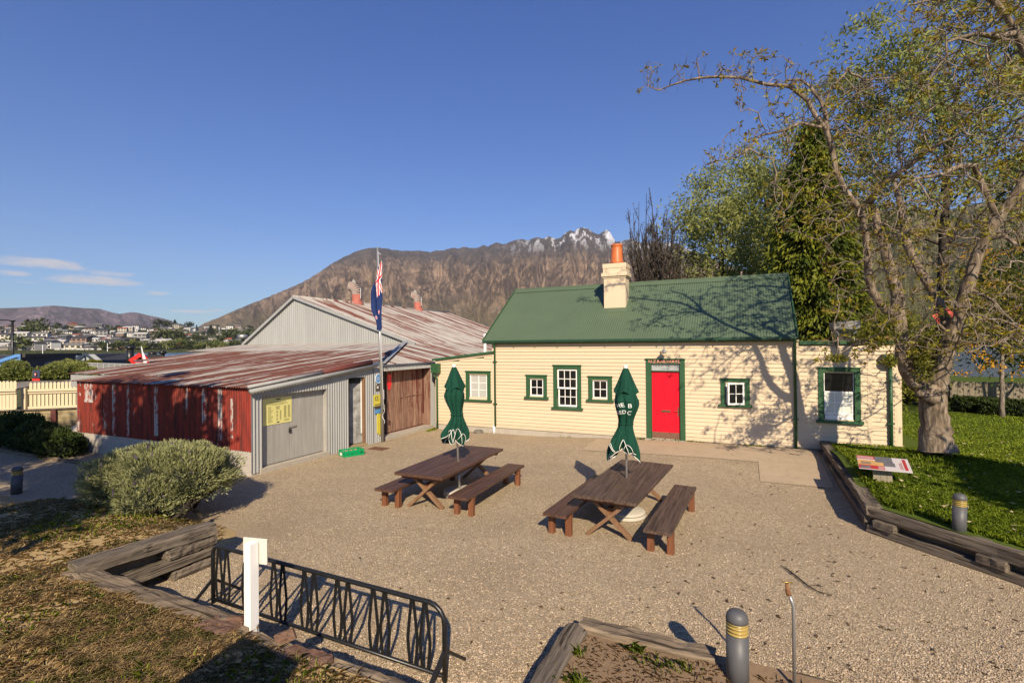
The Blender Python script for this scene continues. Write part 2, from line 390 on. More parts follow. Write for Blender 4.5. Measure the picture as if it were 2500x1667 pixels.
TABLE = m_wood('stained_table_timber', (0.045, 0.022, 0.015), (0.150, 0.078, 0.050), 90, (1.5, 26, 26), .55, .35, .3, .25, .35)
TABLE2 = m_wood('greyed_table_timber', (0.045, 0.028, 0.020), (0.165, 0.108, 0.078), 90, (1.5, 26, 26), .6, .35, .5, .3, .3)
LEGW = m_wood('red_brown_leg_timber', (0.13, 0.045, 0.02), (0.26, 0.11, 0.055), None, (2, 30), .6, .35, .2)
LEGP = m_wood('pale_leg_timber', (0.17, 0.085, 0.045), (0.30, 0.18, 0.10), None, (2, 30), .6, .3, .2)
SLX = m_wood('old_sleeper_x', (0.075, 0.055, 0.038), (0.35, 0.27, 0.185), 0, (1.2, 30, 30), .9, .35, .8, .6, .1)
SLY = m_wood('old_sleeper_y', (0.06, 0.048, 0.036), (0.28, 0.23, 0.175), 90, (1.2, 30, 30), .9, .35, .8, .6, .1)
SLD = m_wood('old_sleeper_d', (0.06, 0.048, 0.036), (0.28, 0.23, 0.175), -47, (1.2, 30, 30), .9, .35, .8, .6, .1)
REDWOOD = m_wood('reddish_rotten_timber', (0.13, 0.07, 0.05), (0.24, 0.15, 0.105), 0, (1.2, 30, 30), .9, .35, .6, .5, .1)
POSTW = m_wood('pale_post_timber', (0.28, 0.24, 0.175), (0.42, 0.36, 0.27), None, (2, 30), .85, .3, .5)
FENCEW = m_wood('grey_fence_paling', (0.19, 0.16, 0.12), (0.33, 0.28, 0.21), None, (1.5, 22), .9, .5, .3)
RETW = m_wood('treated_pine_board', (0.30, 0.23, 0.125), (0.42, 0.34, 0.20), 42, (1.2, 18, 18), .85, .25, .2)
def m_plankdoor():
    m, g, b = material('peeling_plank_door', 0.8, 0.2); p = g.pos()
    q = g.map(p, (14, 14, 1.0)); n = g.noise(q, 1.4, 7, .72, .5)
    c = g.ramp(n, [(.30, (0.06, 0.038, 0.028)), (.43, (0.19, 0.105, 0.072)), (.54, (0.34, 0.20, 0.14)), (.7, (0.42, 0.31, 0.23))])
    z = g.sep(p)[2]
    k = g.math('ADD', g.noise(g.map(p, (7, 7, .7)), 1.1, 6, .75), g.math('MULTIPLY', z, 0.05))
    c = g.mix(g.ramp(k, [(.60, 0.0), (.66, .9)]), c, (0.17, 0.028, 0.022))
    k2 = g.noise(g.map(p, (10, 10, .9), (4, 2, 1)), 1.2, 6, .75)
    c = g.mix(g.ramp(k2, [(.63, 0.0), (.69, .75)]), c, (0.42, 0.19, 0.055))
    c = g.mix(g.math('MULTIPLY', g.rnd(), .35), c, (0.075, 0.045, 0.032))
    setc(g, b, c, bump=g.bump(n, .5, .008)); return m
PLANKD = m_plankdoor()
GREYDOOR = m_wood('pale_grey_door_boards', (0.31, 0.30, 0.275), (0.41, 0.395, 0.365), None, (.8, 9), .7, .12, .0, .1)
def m_mottle(name, a, bcol, sc=3.0, rough=.7):
    m, g, b = material(name, rough, .3); p = g.pos(); setc(g, b, g.mix(g.ramp(g.noise(p, sc, 7, .75), [(.35, 0.0), (.65, 1.0)]), a, bcol)); return m
SMOKED = m_mottle('stained_sheet_metal', (0.10, 0.10, 0.095), (0.36, 0.35, 0.33), 3.2, .5)
MAROON = plain('maroon_iron', (0.115, 0.034, 0.028), .6, .3, 4)
def m_leaf(name, a, bcol, scale=2.5, trans=0.25, third=None, rough=.6):
    m = bpy.data.materials.new(name); m.use_nodes = True; g = NT(m.node_tree); b = m.node_tree.nodes['Principled BSDF']; out = m.node_tree.nodes['Material Output']
    b.inputs['Roughness'].default_value = rough; b.inputs['Specular IOR Level'].default_value = .25
    p = g.pos(); c = g.mix(g.ramp(g.noise(p, scale, 4, .7), [(.35, 0.0), (.65, 1.0)]), a, bcol)
    w = g.n('ShaderNodeTexWhiteNoise', {'noise_dimensions': '3D'}, {'Vector': g.n('ShaderNodeVectorMath', {'operation': 'SNAP'}, {0: p, 1: (.12, .12, .12)}).outputs[0]}).outputs['Value']
    c = g.mix(g.math('MULTIPLY', w, .4), c, tuple(x * .45 for x in a))
    if third: c = g.mix(g.ramp(w, [(.72, 0.0), (.78, .9)]), c, third)
    setc(g, b, c)
    tr = g.n('ShaderNodeBsdfTranslucent', None, {'Color': c}); mx = g.n('ShaderNodeMixShader', None, {0: trans, 1: b.outputs[0], 2: tr.outputs[0]})
    m.node_tree.links.new(mx.outputs[0], out.inputs[0]); MATS[name] = m; return m
L_WALNUT = m_leaf('walnut_leaf', (0.20, 0.165, 0.018), (0.37, 0.325, 0.03), 1.3, .35, (0.25, 0.15, 0.055))
L_WILLOW = m_leaf('willow_leaf', (0.22, 0.25, 0.065), (0.40, 0.42, 0.135), .7, .4)
L_CYPRESS = m_leaf('cypress_frond', (0.035, 0.06, 0.008), (0.26, 0.28, 0.025), 1.1, .25)
L_DARK = m_leaf('dark_shrub_leaf', (0.035, 0.06, 0.016), (0.085, 0.115, 0.028), 1.5, .2)
L_LAV = m_leaf('lavender_leaf', (0.23, 0.245, 0.105), (0.43, 0.43, 0.20), 2.4, .2)
L_LAVD = m_leaf('lavender_inner_leaf', (0.055, 0.075, 0.05), (0.12, 0.145, 0.085), 2.4, .15)
L_HEDGE = m_leaf('hedge_leaf', (0.11, 0.14, 0.03), (0.23, 0.245, 0.065), .8, .25)
L_YEL = m_leaf('golden_flower', (0.55, 0.27, 0.01), (0.70, 0.38, 0.015), 3, .2)
L_KOW = m_leaf('yellow_green_leaf', (0.14, 0.15, 0.02), (0.27, 0.26, 0.04), 1.4, .35)
L_GRASS = m_leaf('lawn_blade', (0.16, 0.235, 0.012), (0.33, 0.40, 0.032), .9, .35)
L_DRY = m_leaf('dry_grass_blade', (0.46, 0.33, 0.15), (0.66, 0.50, 0.26), 1.2, .3, (0.30, 0.26, 0.09))
L_FAR = m_leaf('far_tree_leaf', (0.045, 0.060, 0.020), (0.10, 0.12, 0.035), .03, .1)
L_FARD = m_leaf('far_conifer_leaf', (0.018, 0.030, 0.018), (0.04, 0.055, 0.025), .03, .1)
L_TUFT = m_leaf('bare_tree_bud', (0.06, 0.05, 0.04), (0.11, 0.095, 0.075), 2, .1)
def m_bark(name, a, bcol, sc=9, bump=.9):
    m, g, b = material(name, .9, .15); p = g.pos(); q = g.map(p, (sc, sc, sc * .28))
    n = g.noise(q, 1.0, 7, .7, .6); v = g.voro(g.map(p, (sc * .9, sc * .9, sc * .25)), 1.0)
    c = g.ramp(n, [(.3, tuple(x * .35 for x in a)), (.48, a), (.7, bcol)]); c = g.mix(g.ramp(v, [(0.05, .6), (.35, 0.0)]), c, tuple(x * .3 for x in a))
    setc(g, b, c, bump=g.bump(g.math('ADD', n, v), bump, .03)); return m
BARK = m_bark('walnut_bark', (0.17, 0.13, 0.093), (0.39, 0.315, 0.235), 10, 1.0); BARKT = m_bark('walnut_twig_bark', (0.19, 0.15, 0.115), (0.36, 0.30, 0.235), 14, .3)
BARKD = m_bark('dark_bark', (0.045, 0.036, 0.028), (0.10, 0.08, 0.06), 12, .4); BARKP = m_bark('pale_bark', (0.17, 0.14, 0.11), (0.33, 0.28, 0.22), 14, .4)
def m_turf(name, a, bcol, dirt, amount=.5, sc=1.2):
    m, g, b = material(name, .95, .1); p = g.pos()
    c = g.mix(g.noise(p, sc, 6, .7), a, bcol); c = g.mix(g.ramp(g.noise(p, 16, 5, .75), [(.4, 0.0), (.7, amount)]), c, dirt)
    setc(g, b, c, bump=g.bump(g.noise(p, 45, 4, .7), .45, .012)); return m
TURF = m_turf('lawn_soil', (0.06, 0.09, 0.012), (0.10, 0.14, 0.02), (0.045, 0.055, 0.015))
DRYTURF = m_turf('dry_turf', (0.37, 0.26, 0.12), (0.52, 0.38, 0.19), (0.22, 0.155, 0.08), .45, 1.6)
SOIL = m_turf('bark_mulch', (0.22, 0.145, 0.085), (0.32, 0.225, 0.135), (0.12, 0.08, 0.05), .5, 2)
GROUND = m_turf('rough_ground', (0.07, 0.08, 0.03), (0.13, 0.12, 0.055), (0.06, 0.055, 0.035), .5, .2)
ROADM = m_concrete('road_surface', (0.24, 0.21, 0.17), .2)
# ------------------------------------------------------------------ the setting
r1 = crop(0, 700, .27636); r2 = crop(550, 650, .27636); r3 = crop(1050, 800, .27636); r4 = crop(1550, 800, .27636); r5 = crop(1850, 850, .3508); r6 = crop(1180, 520, .34864)
r7 = crop(0, 1050, .3935); r8 = crop(450, 1250, .29762); s1 = crop(880, 1050, .1913); s2 = crop(1300, 1050, .2105); s3 = crop(1250, 1350, .34014)
s4 = crop(1550, 0, .4039); s5 = crop(1900, 500, .4147); s7 = crop(480, 540, .3274); s8 = crop(1500, 400, .2934)
t1 = crop(1180, 800, .17857); t2 = crop(1480, 840, .16584); t3 = crop(1750, 800, .21259); t4 = crop(580, 880, .19139); t5 = crop(820, 840, .16584)
t6 = crop(140, 860, .22109); t7 = crop(1160, 640, .17007); t8 = crop(0, 980, .15306); c4 = crop(0, 760, .14881)

def grid_mesh(name, xs, ys, zf, mat, xf=None):
    X, Y = np.meshgrid(xs, ys)
    if xf is not None: X = xf(X, Y)
    Z = zf(X, Y); V = np.stack([X, Y, Z], -1).reshape(-1, 3); nx, ny = len(xs), len(ys)
    i = np.arange(ny - 1)[:, None] * nx + np.arange(nx - 1)[None]; Fq = np.stack([i, i + 1, i + nx + 1, i + nx], -1).reshape(-1, 4)
    return struct(arr_mesh(name, V, Fq, mat, smooth=True))
def zg(x, y): return 0.2 * sstep(-7.5, -1.0, x) * sstep(11.8, 15.6, y) + 0.012 * (hnoise(x, y, .8, 3) - .5) - 0.006
def zg1(x, y): return float(zg(np.array(x), np.array(y)))
def zbank(x, y):
    z = 0.5 + 0.035 * (hnoise(x, y, .7, 5) - .5) + 0.10 * sstep(2.5, -2, y)
    left = (1 - sstep(4.7, 6.2, y)) * (1 - sstep(4.7, 5.2, y) * sstep(-8.8, -7.35, x))
    left = np.where(x < -12, (1 - sstep(3.2, 5.7, y)), left * sstep(-14, -11, x) + (1 - sstep(3.4, 5.8, y)) * (1 - sstep(-14, -11, x)))
    return np.where(x < -7.3, z * left - 0.04, z)
def zlawn(x, y): return 0.40 + 0.34 * np.exp(-((x - 3.8) ** 2 / 4.5 + (y - 13.4) ** 2 / 3.2)) + 0.16 * sstep(4, 9, x) + .03 * (hnoise(x, y, .6, 2) - .5)
def zbed(x, y): return 0.27 + .05 * (hnoise(x, y, 1.3, 8) - .5)
def zdrop(x, y): return -9.5 * sstep(48, 150, np.hypot(x, y))

grid_mesh('ground', np.arange(-220, 221, 4.0), np.arange(-60, 221, 4.0), lambda x, y: -.30 + zdrop(x, y) + .0 * x, GROUND)
grid_mesh('gravel_yard', np.arange(-32, 9.01, .35), np.arange(-2, 17.3, .35), zg, GRAVEL)
TDIR = Vector((.733, .68, 0)).normalized(); TN = Vector((-TDIR.y, TDIR.x, 0)); T0 = Vector((-24.9, 8.95, 0))
def terr_xy(S, T): return T0.x + TDIR.x * T + TN.x * S, T0.y + TDIR.y * T + TN.y * S
Sg, Tg = np.meshgrid(np.concatenate([[0.02], np.arange(.5, 60, 1.5)]), np.arange(-40, 46, 2.0))
Xg, Yg_ = terr_xy(Sg, Tg); Zg = .84 + zdrop(Xg, Yg_) + .04 * hnoise(Xg, Yg_, .3, 4)
_i = np.arange(Sg.shape[0] - 1)[:, None] * Sg.shape[1] + np.arange(Sg.shape[1] - 1)[None]
struct(arr_mesh('terrace_ground', np.stack([Xg, Yg_, Zg], -1).reshape(-1, 3), np.stack([_i, _i + 1, _i + Sg.shape[1] + 1, _i + Sg.shape[1]], -1).reshape(-1, 4), GROUND, smooth=True))
# grass bank, two sheets joined
bx1 = np.arange(-30, -7.29, .3); by1 = np.arange(-6, 6.31, .3)
def bank_arrays():
    Vs, Fs, off = [], [], 0
    for xs, ys in ((np.linspace(-30, -7.33, 80), np.linspace(-6, 6.3, 45)), (np.linspace(-7.33, -1.65, 24), np.linspace(-6, 3.2, 34))):
        X, Y = np.meshgrid(xs, ys); Z = zbank(X, Y); nx, ny = len(xs), len(ys)
        i = np.arange(ny - 1)[:, None] * nx + np.arange(nx - 1)[None] + off
        Vs.append(np.stack([X, Y, Z], -1).reshape(-1, 3)); Fs.append(np.stack([i, i + 1, i + nx + 1, i + nx], -1).reshape(-1, 4)); off += nx * ny
    return np.concatenate(Vs), np.concatenate(Fs)
struct(arr_mesh('grass_bank', *bank_arrays(), DRYTURF, smooth=True))
def lawn_left(y): return np.where(y > 10.3, 1.99, 1.99 + (10.3 - y) * .944)
grid_mesh('lawn', np.concatenate([np.arange(0, 6, .3), np.arange(6, 40, 1.5)]), np.concatenate([np.arange(3, 20, .3), np.arange(20, 50, 1.5)]),
          lambda x, y: zlawn(x, y) + zdrop(x, y), TURF, lambda X, Y: X + lawn_left(Y))
grid_mesh('planting_bed', np.linspace(-1.58, 4.2, 24), np.linspace(-2, 5.06, 26), zbed, SOIL)
# pavement in front of the red door
pA = G(*r4(80, 1105), .16); pB = G(*r4(1095, 1165), .19); pC = G(*r4(1100, 1305), .15); pD = G(*r4(1570, 1350), .17)
yA = (pA.y + pB.y) / 2; xB = (pB.x + pC.x) / 2; yC = (pC.y + pD.y) / 2
def pave_arrays():
    Vs, Fs, off = [], [], 0
    for x0, x1, y0, y1 in ((-4.35, xB, yA, 16.12), (xB, 1.80, yC, 16.12)):
        xs = np.linspace(x0, x1, 14); ys = np.linspace(y0, y1, 10); X, Y = np.meshgrid(xs, ys); Z = zg(X, Y) + .012; nx, ny = 14, 10
        i = np.arange(ny - 1)[:, None] * nx + np.arange(nx - 1)[None] + off
        Vs.append(np.stack([X, Y, Z], -1).reshape(-1, 3)); Fs.append(np.stack([i, i + 1, i + nx + 1, i + nx], -1).reshape(-1, 4)); off += nx * ny
    return np.concatenate(Vs), np.concatenate(Fs)
struct(arr_mesh('pavement', *pave_arrays(), PAVE, smooth=True))
def m_water():
    m, g, b = material('lake_water', .18, .5); p = g.pos()
    setc(g, b, g.mix(g.noise(g.map(p, (.01, .03, 0)), 1, 4), (0.045, 0.085, 0.135), (0.075, 0.125, 0.18)), bump=g.bump(g.noise(g.map(p, (.25, .5, 0)), 1, 4), .35, .5)); return m
grid_mesh('lake', np.linspace(-9000, 9000, 30), np.linspace(40, 9000, 30), lambda x, y: -6.0 + 0 * x, m_water())

# far land -------------------------------------------------------
def az_el(x, y):
    v = ray(x, y); return math.atan2(v.x, v.y), v.z / math.hypot(v.x, v.y)
def mountain(name, prof, r_ridge, r_base, zb, mat, cols, rows, amp, spur, seed, power=1.15, jag=.0, rext=.35):
    ae = [az_el(x, y) for x, y in prof]; A = np.array([a for a, e in ae]); E = np.array([e for a, e in ae])
    az_ = np.linspace(A[0], A[-1], cols); el_ = np.interp(az_, A, E)
    zr = EYE + r_ridge * el_
    jn = (fbm(az_ * 160, az_ * 0, 1, 4, seed + 40) - .5) * jag * r_ridge
    zr = zr + jn * sstep(.0, .12, el_)
    V = []
    back = [(1.35, -.4), (1.12, -.12)]
    for q, dz in back:
        r = r_ridge * q; V.append(np.stack([np.sin(az_) * r, np.cos(az_) * r, np.maximum(zb, zb + (zr - zb) * (1 + dz * 2))], -1))
    for v in np.linspace(0, 1, rows):
        r = r_ridge + (r_base - r_ridge) * v
        z = zb + (zr - zb) * (1 - v) ** power
        w = (fbm(az_ * spur * .35, np.full_like(az_, v * 3), 1, 3, seed + 9) - .5) * 1.6
        w = w + v * 5.5 * (fbm(az_ * spur * .22, np.full_like(az_, 0.0), 1, 2, seed + 77) - .5) * 2
        s = fbm(az_ * spur + w, np.full_like(az_, v * 2.2), 1, 5, seed, ridged=True, gain=.55)
        s2 = fbm(az_ * spur * 2.6 - w * 1.6 + v * 4, np.full_like(az_, v * 9.0), 1, 4, seed + 20, ridged=True, gain=.6)
        a = amp * (zr - zb) * min(1, v * 5) * (math.sin(PI * min(1, v * .85 + .12)) ** .6) * (1 - v) ** .35
        z = z + a * ((s - .62) + .42 * (s2 - .6))
        rr = r + a * .5 * (s2 - .6)
        V.append(np.stack([np.sin(az_) * rr, np.cos(az_) * rr, np.maximum(z, zb - 20)], -1))
    n = len(V); V = np.concatenate(V); i = np.arange(n - 1)[:, None] * cols + np.arange(cols - 1)[None]
    return struct(arr_mesh(name, V, np.stack([i, i + 1, i + cols + 1, i + cols], -1).reshape(-1, 4), mat, smooth=True))
def m_mountain(name, tan, dark, low, snow=None, ks=1.0, zlow=(150, 700)):
    m, g, b = material(name, .95, .05); p = g.pos(); z = g.sep(p)[2]
    q = g.map(p, (.0011 * ks, .0011 * ks, .0006 * ks))
    n = g.noise(q, 1.3, 8, .62, .5); n2 = g.noise(g.map(p, (.006 * ks,) * 3), 1.0, 6, .65, .3)
    nz = g.sep(g.n('ShaderNodeNewGeometry').outputs['Normal'])[2]
    c = g.mix(g.ramp(n, [(.38, 0.0), (.62, 1.0)]), dark, tan); c = g.mix(g.ramp(n2, [(.46, 0.0), (.62, .6)]), c, dark)
    c = g.mix(g.ramp(n2, [(.30, .55), (.42, 0.0)]), c, tuple(x * 1.5 for x in tan))
    sp_ = g.sep(p); gl = g.n('ShaderNodeCombineXYZ', None, {0: g.math('MULTIPLY', g.math('ARCTAN2', sp_[0], sp_[1]), 8000.0), 1: z, 2: 0.0}).outputs[0]
    rv = g.math('ABSOLUTE', g.math('SUBTRACT', g.noise(g.map(gl, (.0042 * ks, .0016 * ks, 1)), 1.0, 7, .6, .9), .5)); c = g.mix(g.ramp(rv, [(0.0, .75), (.035, 0.0)]), c, tuple(min(1, x * 1.7) for x in tan))
    rv2 = g.math('ABSOLUTE', g.math('SUBTRACT', g.noise(g.map(gl, (.0034 * ks, .0013 * ks, 1), (5, 9, 2)), 1.0, 7, .62, 1.0), .52)); c = g.mix(g.ramp(rv2, [(0.0, .9), (.06, 0.0)]), c, tuple(x * .42 for x in dark))  # dark ravine lines: gully shading painted into the colour
    zz = g.math('ADD', z, g.math('MULTIPLY', g.math('SUBTRACT', n2, .5), 320.0))
    lowf = g.math('DIVIDE', g.math('SUBTRACT', zlow[1], zz), zlow[1] - zlow[0], clamp=True); c = g.mix(g.math('MULTIPLY', lowf, .75), c, low)
    if snow:
        n3 = g.noise(g.map(gl, (.0085, .0026, 1)), 1.0, 7, .66, .8)
        k = g.math('MULTIPLY', g.ramp(n3, [(.515, 0.0), (.565, 1.0)]), g.math('DIVIDE', g.math('SUBTRACT', z, snow[0]), snow[1] - snow[0], clamp=True))
        hi = g.math('DIVIDE', g.math('SUBTRACT', z, snow[0] - 350), 500.0, clamp=True)
        c = g.mix(g.math('MULTIPLY', hi, .85), c, (0.085, 0.078, 0.078))
        # snow lies towards the high right end of the range
        sx_ = g.math('DIVIDE', g.math('ADD', g.sep(p)[0], 3900.0), 1300.0, clamp=True)
        c = g.mix(g.math('MULTIPLY', k, g.math('MULTIPLY', sx_, .95)), c, (0.85, 0.86, 0.90))
    hb = g.math('ADD', g.noise(g.map(p, (.0035 * ks, .0035 * ks, .0018 * ks)), 1.0, 8, .68, .8), g.math('MULTIPLY', n2, .5))
    setc(g, b, c, bump=g.bump(hb, 1.0, 190.0 / ks)); return m
K = 2500 / 2352
def kp(l): return [(x * K, y * K) for x, y in l]
REM = kp([(440, 760), (470, 742), (500, 730), (530, 717), (560, 704), (590, 693), (620, 680), (650, 667), (680, 655), (710, 640), (740, 621), (765, 604), (790, 590), (815, 579), (840, 571), (870, 569), (900, 573), (930, 577), (960, 576),
          (985, 579), (1000, 576), (1020, 575), (1040, 568), (1052, 572), (1066, 566), (1080, 570), (1096, 569), (1110, 563), (1120, 566), (1140, 556), (1150, 560), (1165, 559), (1180, 552), (1200, 549), (1212, 552), (1235, 545), (1246, 549),
          (1260, 542), (1275, 548), (1288, 547), (1298, 536), (1310, 529), (1318, 532), (1328, 524), (1340, 523), (1352, 527), (1362, 534), (1375, 539), (1384, 532), (1394, 528), (1400, 532), (1407, 543), (1415, 556), (1430, 553), (1450, 548),
          (1465, 556), (1480, 558), (1500, 552), (1520, 558), (1545, 556), (1560, 562), (1580, 572), (1650, 600), (1750, 640), (1900, 700), (2050, 760)])
mountain('mountain_range', REM, 9000, 4300, -8, m_mountain('mountain_rock', (0.31, 0.215, 0.14), (0.165, 0.12, 0.088), (0.165, 0.145, 0.075), (1380, 1800)), 760, 120, .23, 30, 3, 1.05, .003)
mountain('purple_hills', kp([(-260, 722), (-120, 712), (-40, 709), (0, 708), (40, 707), (80, 705), (115, 702), (130, 702), (160, 705), (200, 708), (228, 709), (255, 717), (275, 721), (300, 717), (315, 718), (340, 724), (365, 729), (385, 734), (410, 742), (440, 751), (500, 765), (600, 775)]),
         15000, 10500, -8, m_mountain('far_hill_cover', (0.205, 0.15, 0.155), (0.15, 0.112, 0.118), (0.18, 0.145, 0.125), None, .8, (0, 250)), 200, 40, .14, 34, 11, 1.1)
mountain('lakeside_hill', [(1720, 800), (1800, 760), (1900, 680), (2000, 590), (2100, 535), (2200, 505), (2300, 515), (2420, 490), (2550, 470), (2700, 455), (2900, 480), (3200, 520)], 3600, 1500, -8,
         m_mountain('lakeside_hill_cover', (0.25, 0.205, 0.10), (0.085, 0.085, 0.04), (0.14, 0.135, 0.055), None, 3.0, (-50, 500)), 320, 60, .22, 16, 21, .95)
# hillside across the bay that carries the town
HILL_R0, HILL_R1 = 1250.0, 2500.0
def zhill(r, a=0.0): t = np.clip((np.asarray(r, float) - HILL_R0) / (HILL_R1 - HILL_R0), 0, 1); return -5.0 + 90 * t ** .95 + 5 * (hnoise(np.asarray(a) * 14, r, 1, 6) - .5) * t
def hill_pos(x, y):
    """world point of the hillside seen at a pixel of the photograph"""
    a, e = az_el(x, y); rs = np.linspace(HILL_R0, HILL_R1, 400); d = zhill(rs, a) - (EYE + rs * e)
    k = np.argmax(d > 0) if (d > 0).any() else len(rs) - 1
    r = rs[k]; return Vector((math.sin(a) * r, math.cos(a) * r, float(zhill(r, a))))
ra = np.linspace(az_el(-500, 850)[0], az_el(1500, 850)[0], 140); rr_ = np.concatenate([np.linspace(HILL_R0 - 40, HILL_R1, 50), [2800, 3600]])
RA, RR = np.meshgrid(ra, rr_); ZH = zhill(RR, RA); ZH[RR < HILL_R0] = -9; ZH[RR > HILL_R1 + 10] = -9
_i = np.arange(len(rr_) - 1)[:, None] * len(ra) + np.arange(len(ra) - 1)[None]
struct(arr_mesh('town_hillside', np.stack([np.sin(RA) * RR, np.cos(RA) * RR, ZH], -1).reshape(-1, 3), np.stack([_i, _i + 1, _i + len(ra) + 1, _i + len(ra)], -1).reshape(-1, 4),
       m_mountain('town_hillside_cover', (0.115, 0.11, 0.05), (0.05, 0.06, 0.025), (0.09, 0.105, 0.04), None, 20.0, (-20, 40)), smooth=True))
# ------------------------------------------------------------------ the weatherboard station building
YW = 16.30
house = thing('weatherboard_house', 'cream weatherboard building with green corrugated roof, green trim and red door', 'building', (-3.4, YW, .2))
HX0, HX1, HZ0, HZ1 = -8.20, 1.36, .212, 3.20
LX0 = -10.72; AX1 = 3.70; AXP = 3.84
def wrect(f, x0, y0, x1, y1, Y=YW):
    xm, ym = (x0 + x1) / 2, (y0 + y1) / 2
    return PY(*f(x0, ym), Y).x, PY(*f(x1, ym), Y).x, PY(*f(xm, y1), Y).z, PY(*f(xm, y0), Y).z
# (trim rect, opening rect)
OPEN = {
    'lean': (wrect(r3, 320, 386, 538, 640), wrect(r3, 348, 408, 508, 628)),
    'w2': (wrect(t1, 590, 650, 874, 962), wrect(t1, 635, 690, 827, 936)),
    'w3': (wrect(t1, 962, 516, 1342, 1118), wrect(t1, 1010, 562, 1290, 1078)),
    'w4': (wrect(r3, 1400, 432, 1610, 642), wrect(r3, 1433, 458, 1572, 628)),
    'w5': (wrect(t3, 46, 588, 380, 895), wrect(t3, 100, 622, 322, 872)),
    'w6': (wrect(t3, 1164, 462, 1650, 1085), wrect(t3, 1226, 506, 1582, 1056)),
}
dT = wrect(t2, 593, 224, 1165, 1395); DOOR = (dT[0], dT[1], zg1(-2.2, 16) + .03, dT[3])
holes = [o[1] for o in OPEN.values()] + [(DOOR[0] + .06, DOOR[1] - .06, DOOR[2], DOOR[3] - .1)]
# one shared board profile, 1 m long
PITCHB = .1195
bm_ = MB().prism([(0, .004, 0), (0, -.030, 0), (0, -.004, PITCHB + .012), (0, .004, PITCHB + .012)], (1, 0, 0)).build('weatherboard', CREAM)
bmesh_ = bm_.data; bpy.data.objects.remove(bm_)
def board(x0, x1, z, trim_z=None):
    o = bpy.data.objects.new('weatherboard', bmesh_); COL.objects.link(o); o.location = (x0, YW, z); o.scale = (x1 - x0, 1, 1)
    o.parent = house; o.matrix_parent_inverse = mat_of(house).inverted(); return o
def lean_top(x): return 2.675 + (x - LX0) * (2.96 - 2.675) / (HX0 - LX0) - .10
def board_rows(x0, x1, z0, z1, slope=None):
    n = int(math.ceil((z1 - z0) / PITCHB))
    for k in range(n):
        z = z0 + k * PITCHB
        if z + PITCHB > z1 + .03: continue
        a0, a1 = x0, x1
        if slope is not None:
            while a0 < a1 and lean_top(a0) < z + PITCHB - .02: a0 += .05
            if a0 >= a1 - .1: continue
        seg = [(a0, a1)]
        for hx0, hx1, hz0, hz1 in holes:
            if z + PITCHB * .5 > hz0 and z + PITCHB * .5 < hz1:
                ns = []
                for a, b in seg:
                    if hx1 <= a or hx0 >= b: ns.append((a, b)); continue
                    if hx0 > a: ns.append((a, hx0))
                    if hx1 < b: ns.append((hx1, b))
                seg = ns
        for a, b in seg:
            if b - a > .02: board(a, b, z)
board_rows(HX0, HX1 + .0, HZ0, 3.30)
board_rows(LX0 + .04, HX0 - .10, HZ0 - .01, 3.0, True)
board_rows(HX1 + .12, AX1 - .03, HZ0 + .01, 3.17)
# cores behind the boards (set back so that windows have a reveal)
MB().box(HX0 - .02, HX1 + .05, YW + .10, 21.75, .0, 3.33).build('inner_wall', CREAMP, house)
MB().prism([(LX0 + .02, YW + .10, -.05), (HX0 - .03, YW + .10, -.05), (HX0 - .03, YW + .10, 2.84), (LX0 + .02, YW + .10, 2.56)], (0, 4.2, 0)).build('inner_wall', CREAMP, house)
MB().box(HX1 + .06, AX1 - .01, YW + .10, 20.5, .0, 3.18).build('inner_wall', CREAMP, house)
MB().prism([(HX0, YW + .1, 3.33), (HX0, 21.7, 3.33), (HX0, 19.0, 5.36)], (.05, 0, 0)).build('gable_wall', CREAMP, house)
MB().prism([(HX1, YW + .1, 3.33), (HX1, 21.7, 3.33), (HX1, 19.0, 5.36)], (-.05, 0, 0)).build('gable_wall', CREAMP, house)
MB().box(HX0 - .0, HX1, YW + .004, YW + .12, -.3, HZ0 + .006).build('foundation', FOOT, house)
MB().box(LX0 + .05, HX0 - .003, YW + .006, YW + .12, -.3, HZ0 - .004).build('foundation', FOOT, house)
MB().box(HX1 + .003, AX1, YW + .008, YW + .12, -.3, HZ0 + .012).build('foundation', FOOT, house)
# corner boards and plain strips
for x0, x1, z0, z1 in ((HX0 - .10, HX0 + .0, HZ0, 3.28), (LX0 - .03, LX0 + .045, HZ0, 2.57), (HX1 - .0, HX1 + .12, HZ0 + .01, 3.28), (AX1 - .035, AX1 + .05, .3, 3.16), (AX1 - .62, AX1 - .52, .3, 3.16)):
    MB().box(x0, x1, YW - .028, YW + .06, z0, z1).build('corner_board', CREAMP, house, bevel=.004)
MB().box(AX1 + .052, AXP, YW + .02, YW + .06, .2, 3.05).build('side_panel', CREAMP, house)
MB().box(LX0 + .06, LX0 + .075, YW - .0, YW + .05, HZ0, 2.3).build('downpipe', GREEN, house)
# main roof: iron sheets
RY0, RZ0, RY1, RZ1 = 16.10, 3.385, 19.0, 5.47; RXL, RXR = -8.55, 1.43
sl = math.hypot(RY1 - RY0, RZ1 - RZ0)
def corr(O, U, V, N, u0, u1, vlo, vhi, pitch=.0762, amp=.0085, seg=6):
    n = max(2, int(round((u1 - u0) / pitch * seg))); us = [u0 + (u1 - u0) * i / n for i in range(n + 1)]
    O, U, V, N = Vector(O), Vector(U), Vector(V), Vector(N); vs = []
    lo = vlo if callable(vlo) else (lambda u: vlo); hi = vhi if callable(vhi) else (lambda u: vhi)
    for u in us:
        h = N * (amp * math.sin(2 * PI * u / pitch)); vs.append(O + U * u + V * lo(u) + h); vs.append(O + U * u + V * hi(u) + h)
    return MB().add(vs, [(2 * i, 2 * i + 2, 2 * i + 3, 2 * i + 1) for i in range(n)])
NS = 13; SW = (RXR - RXL) / NS
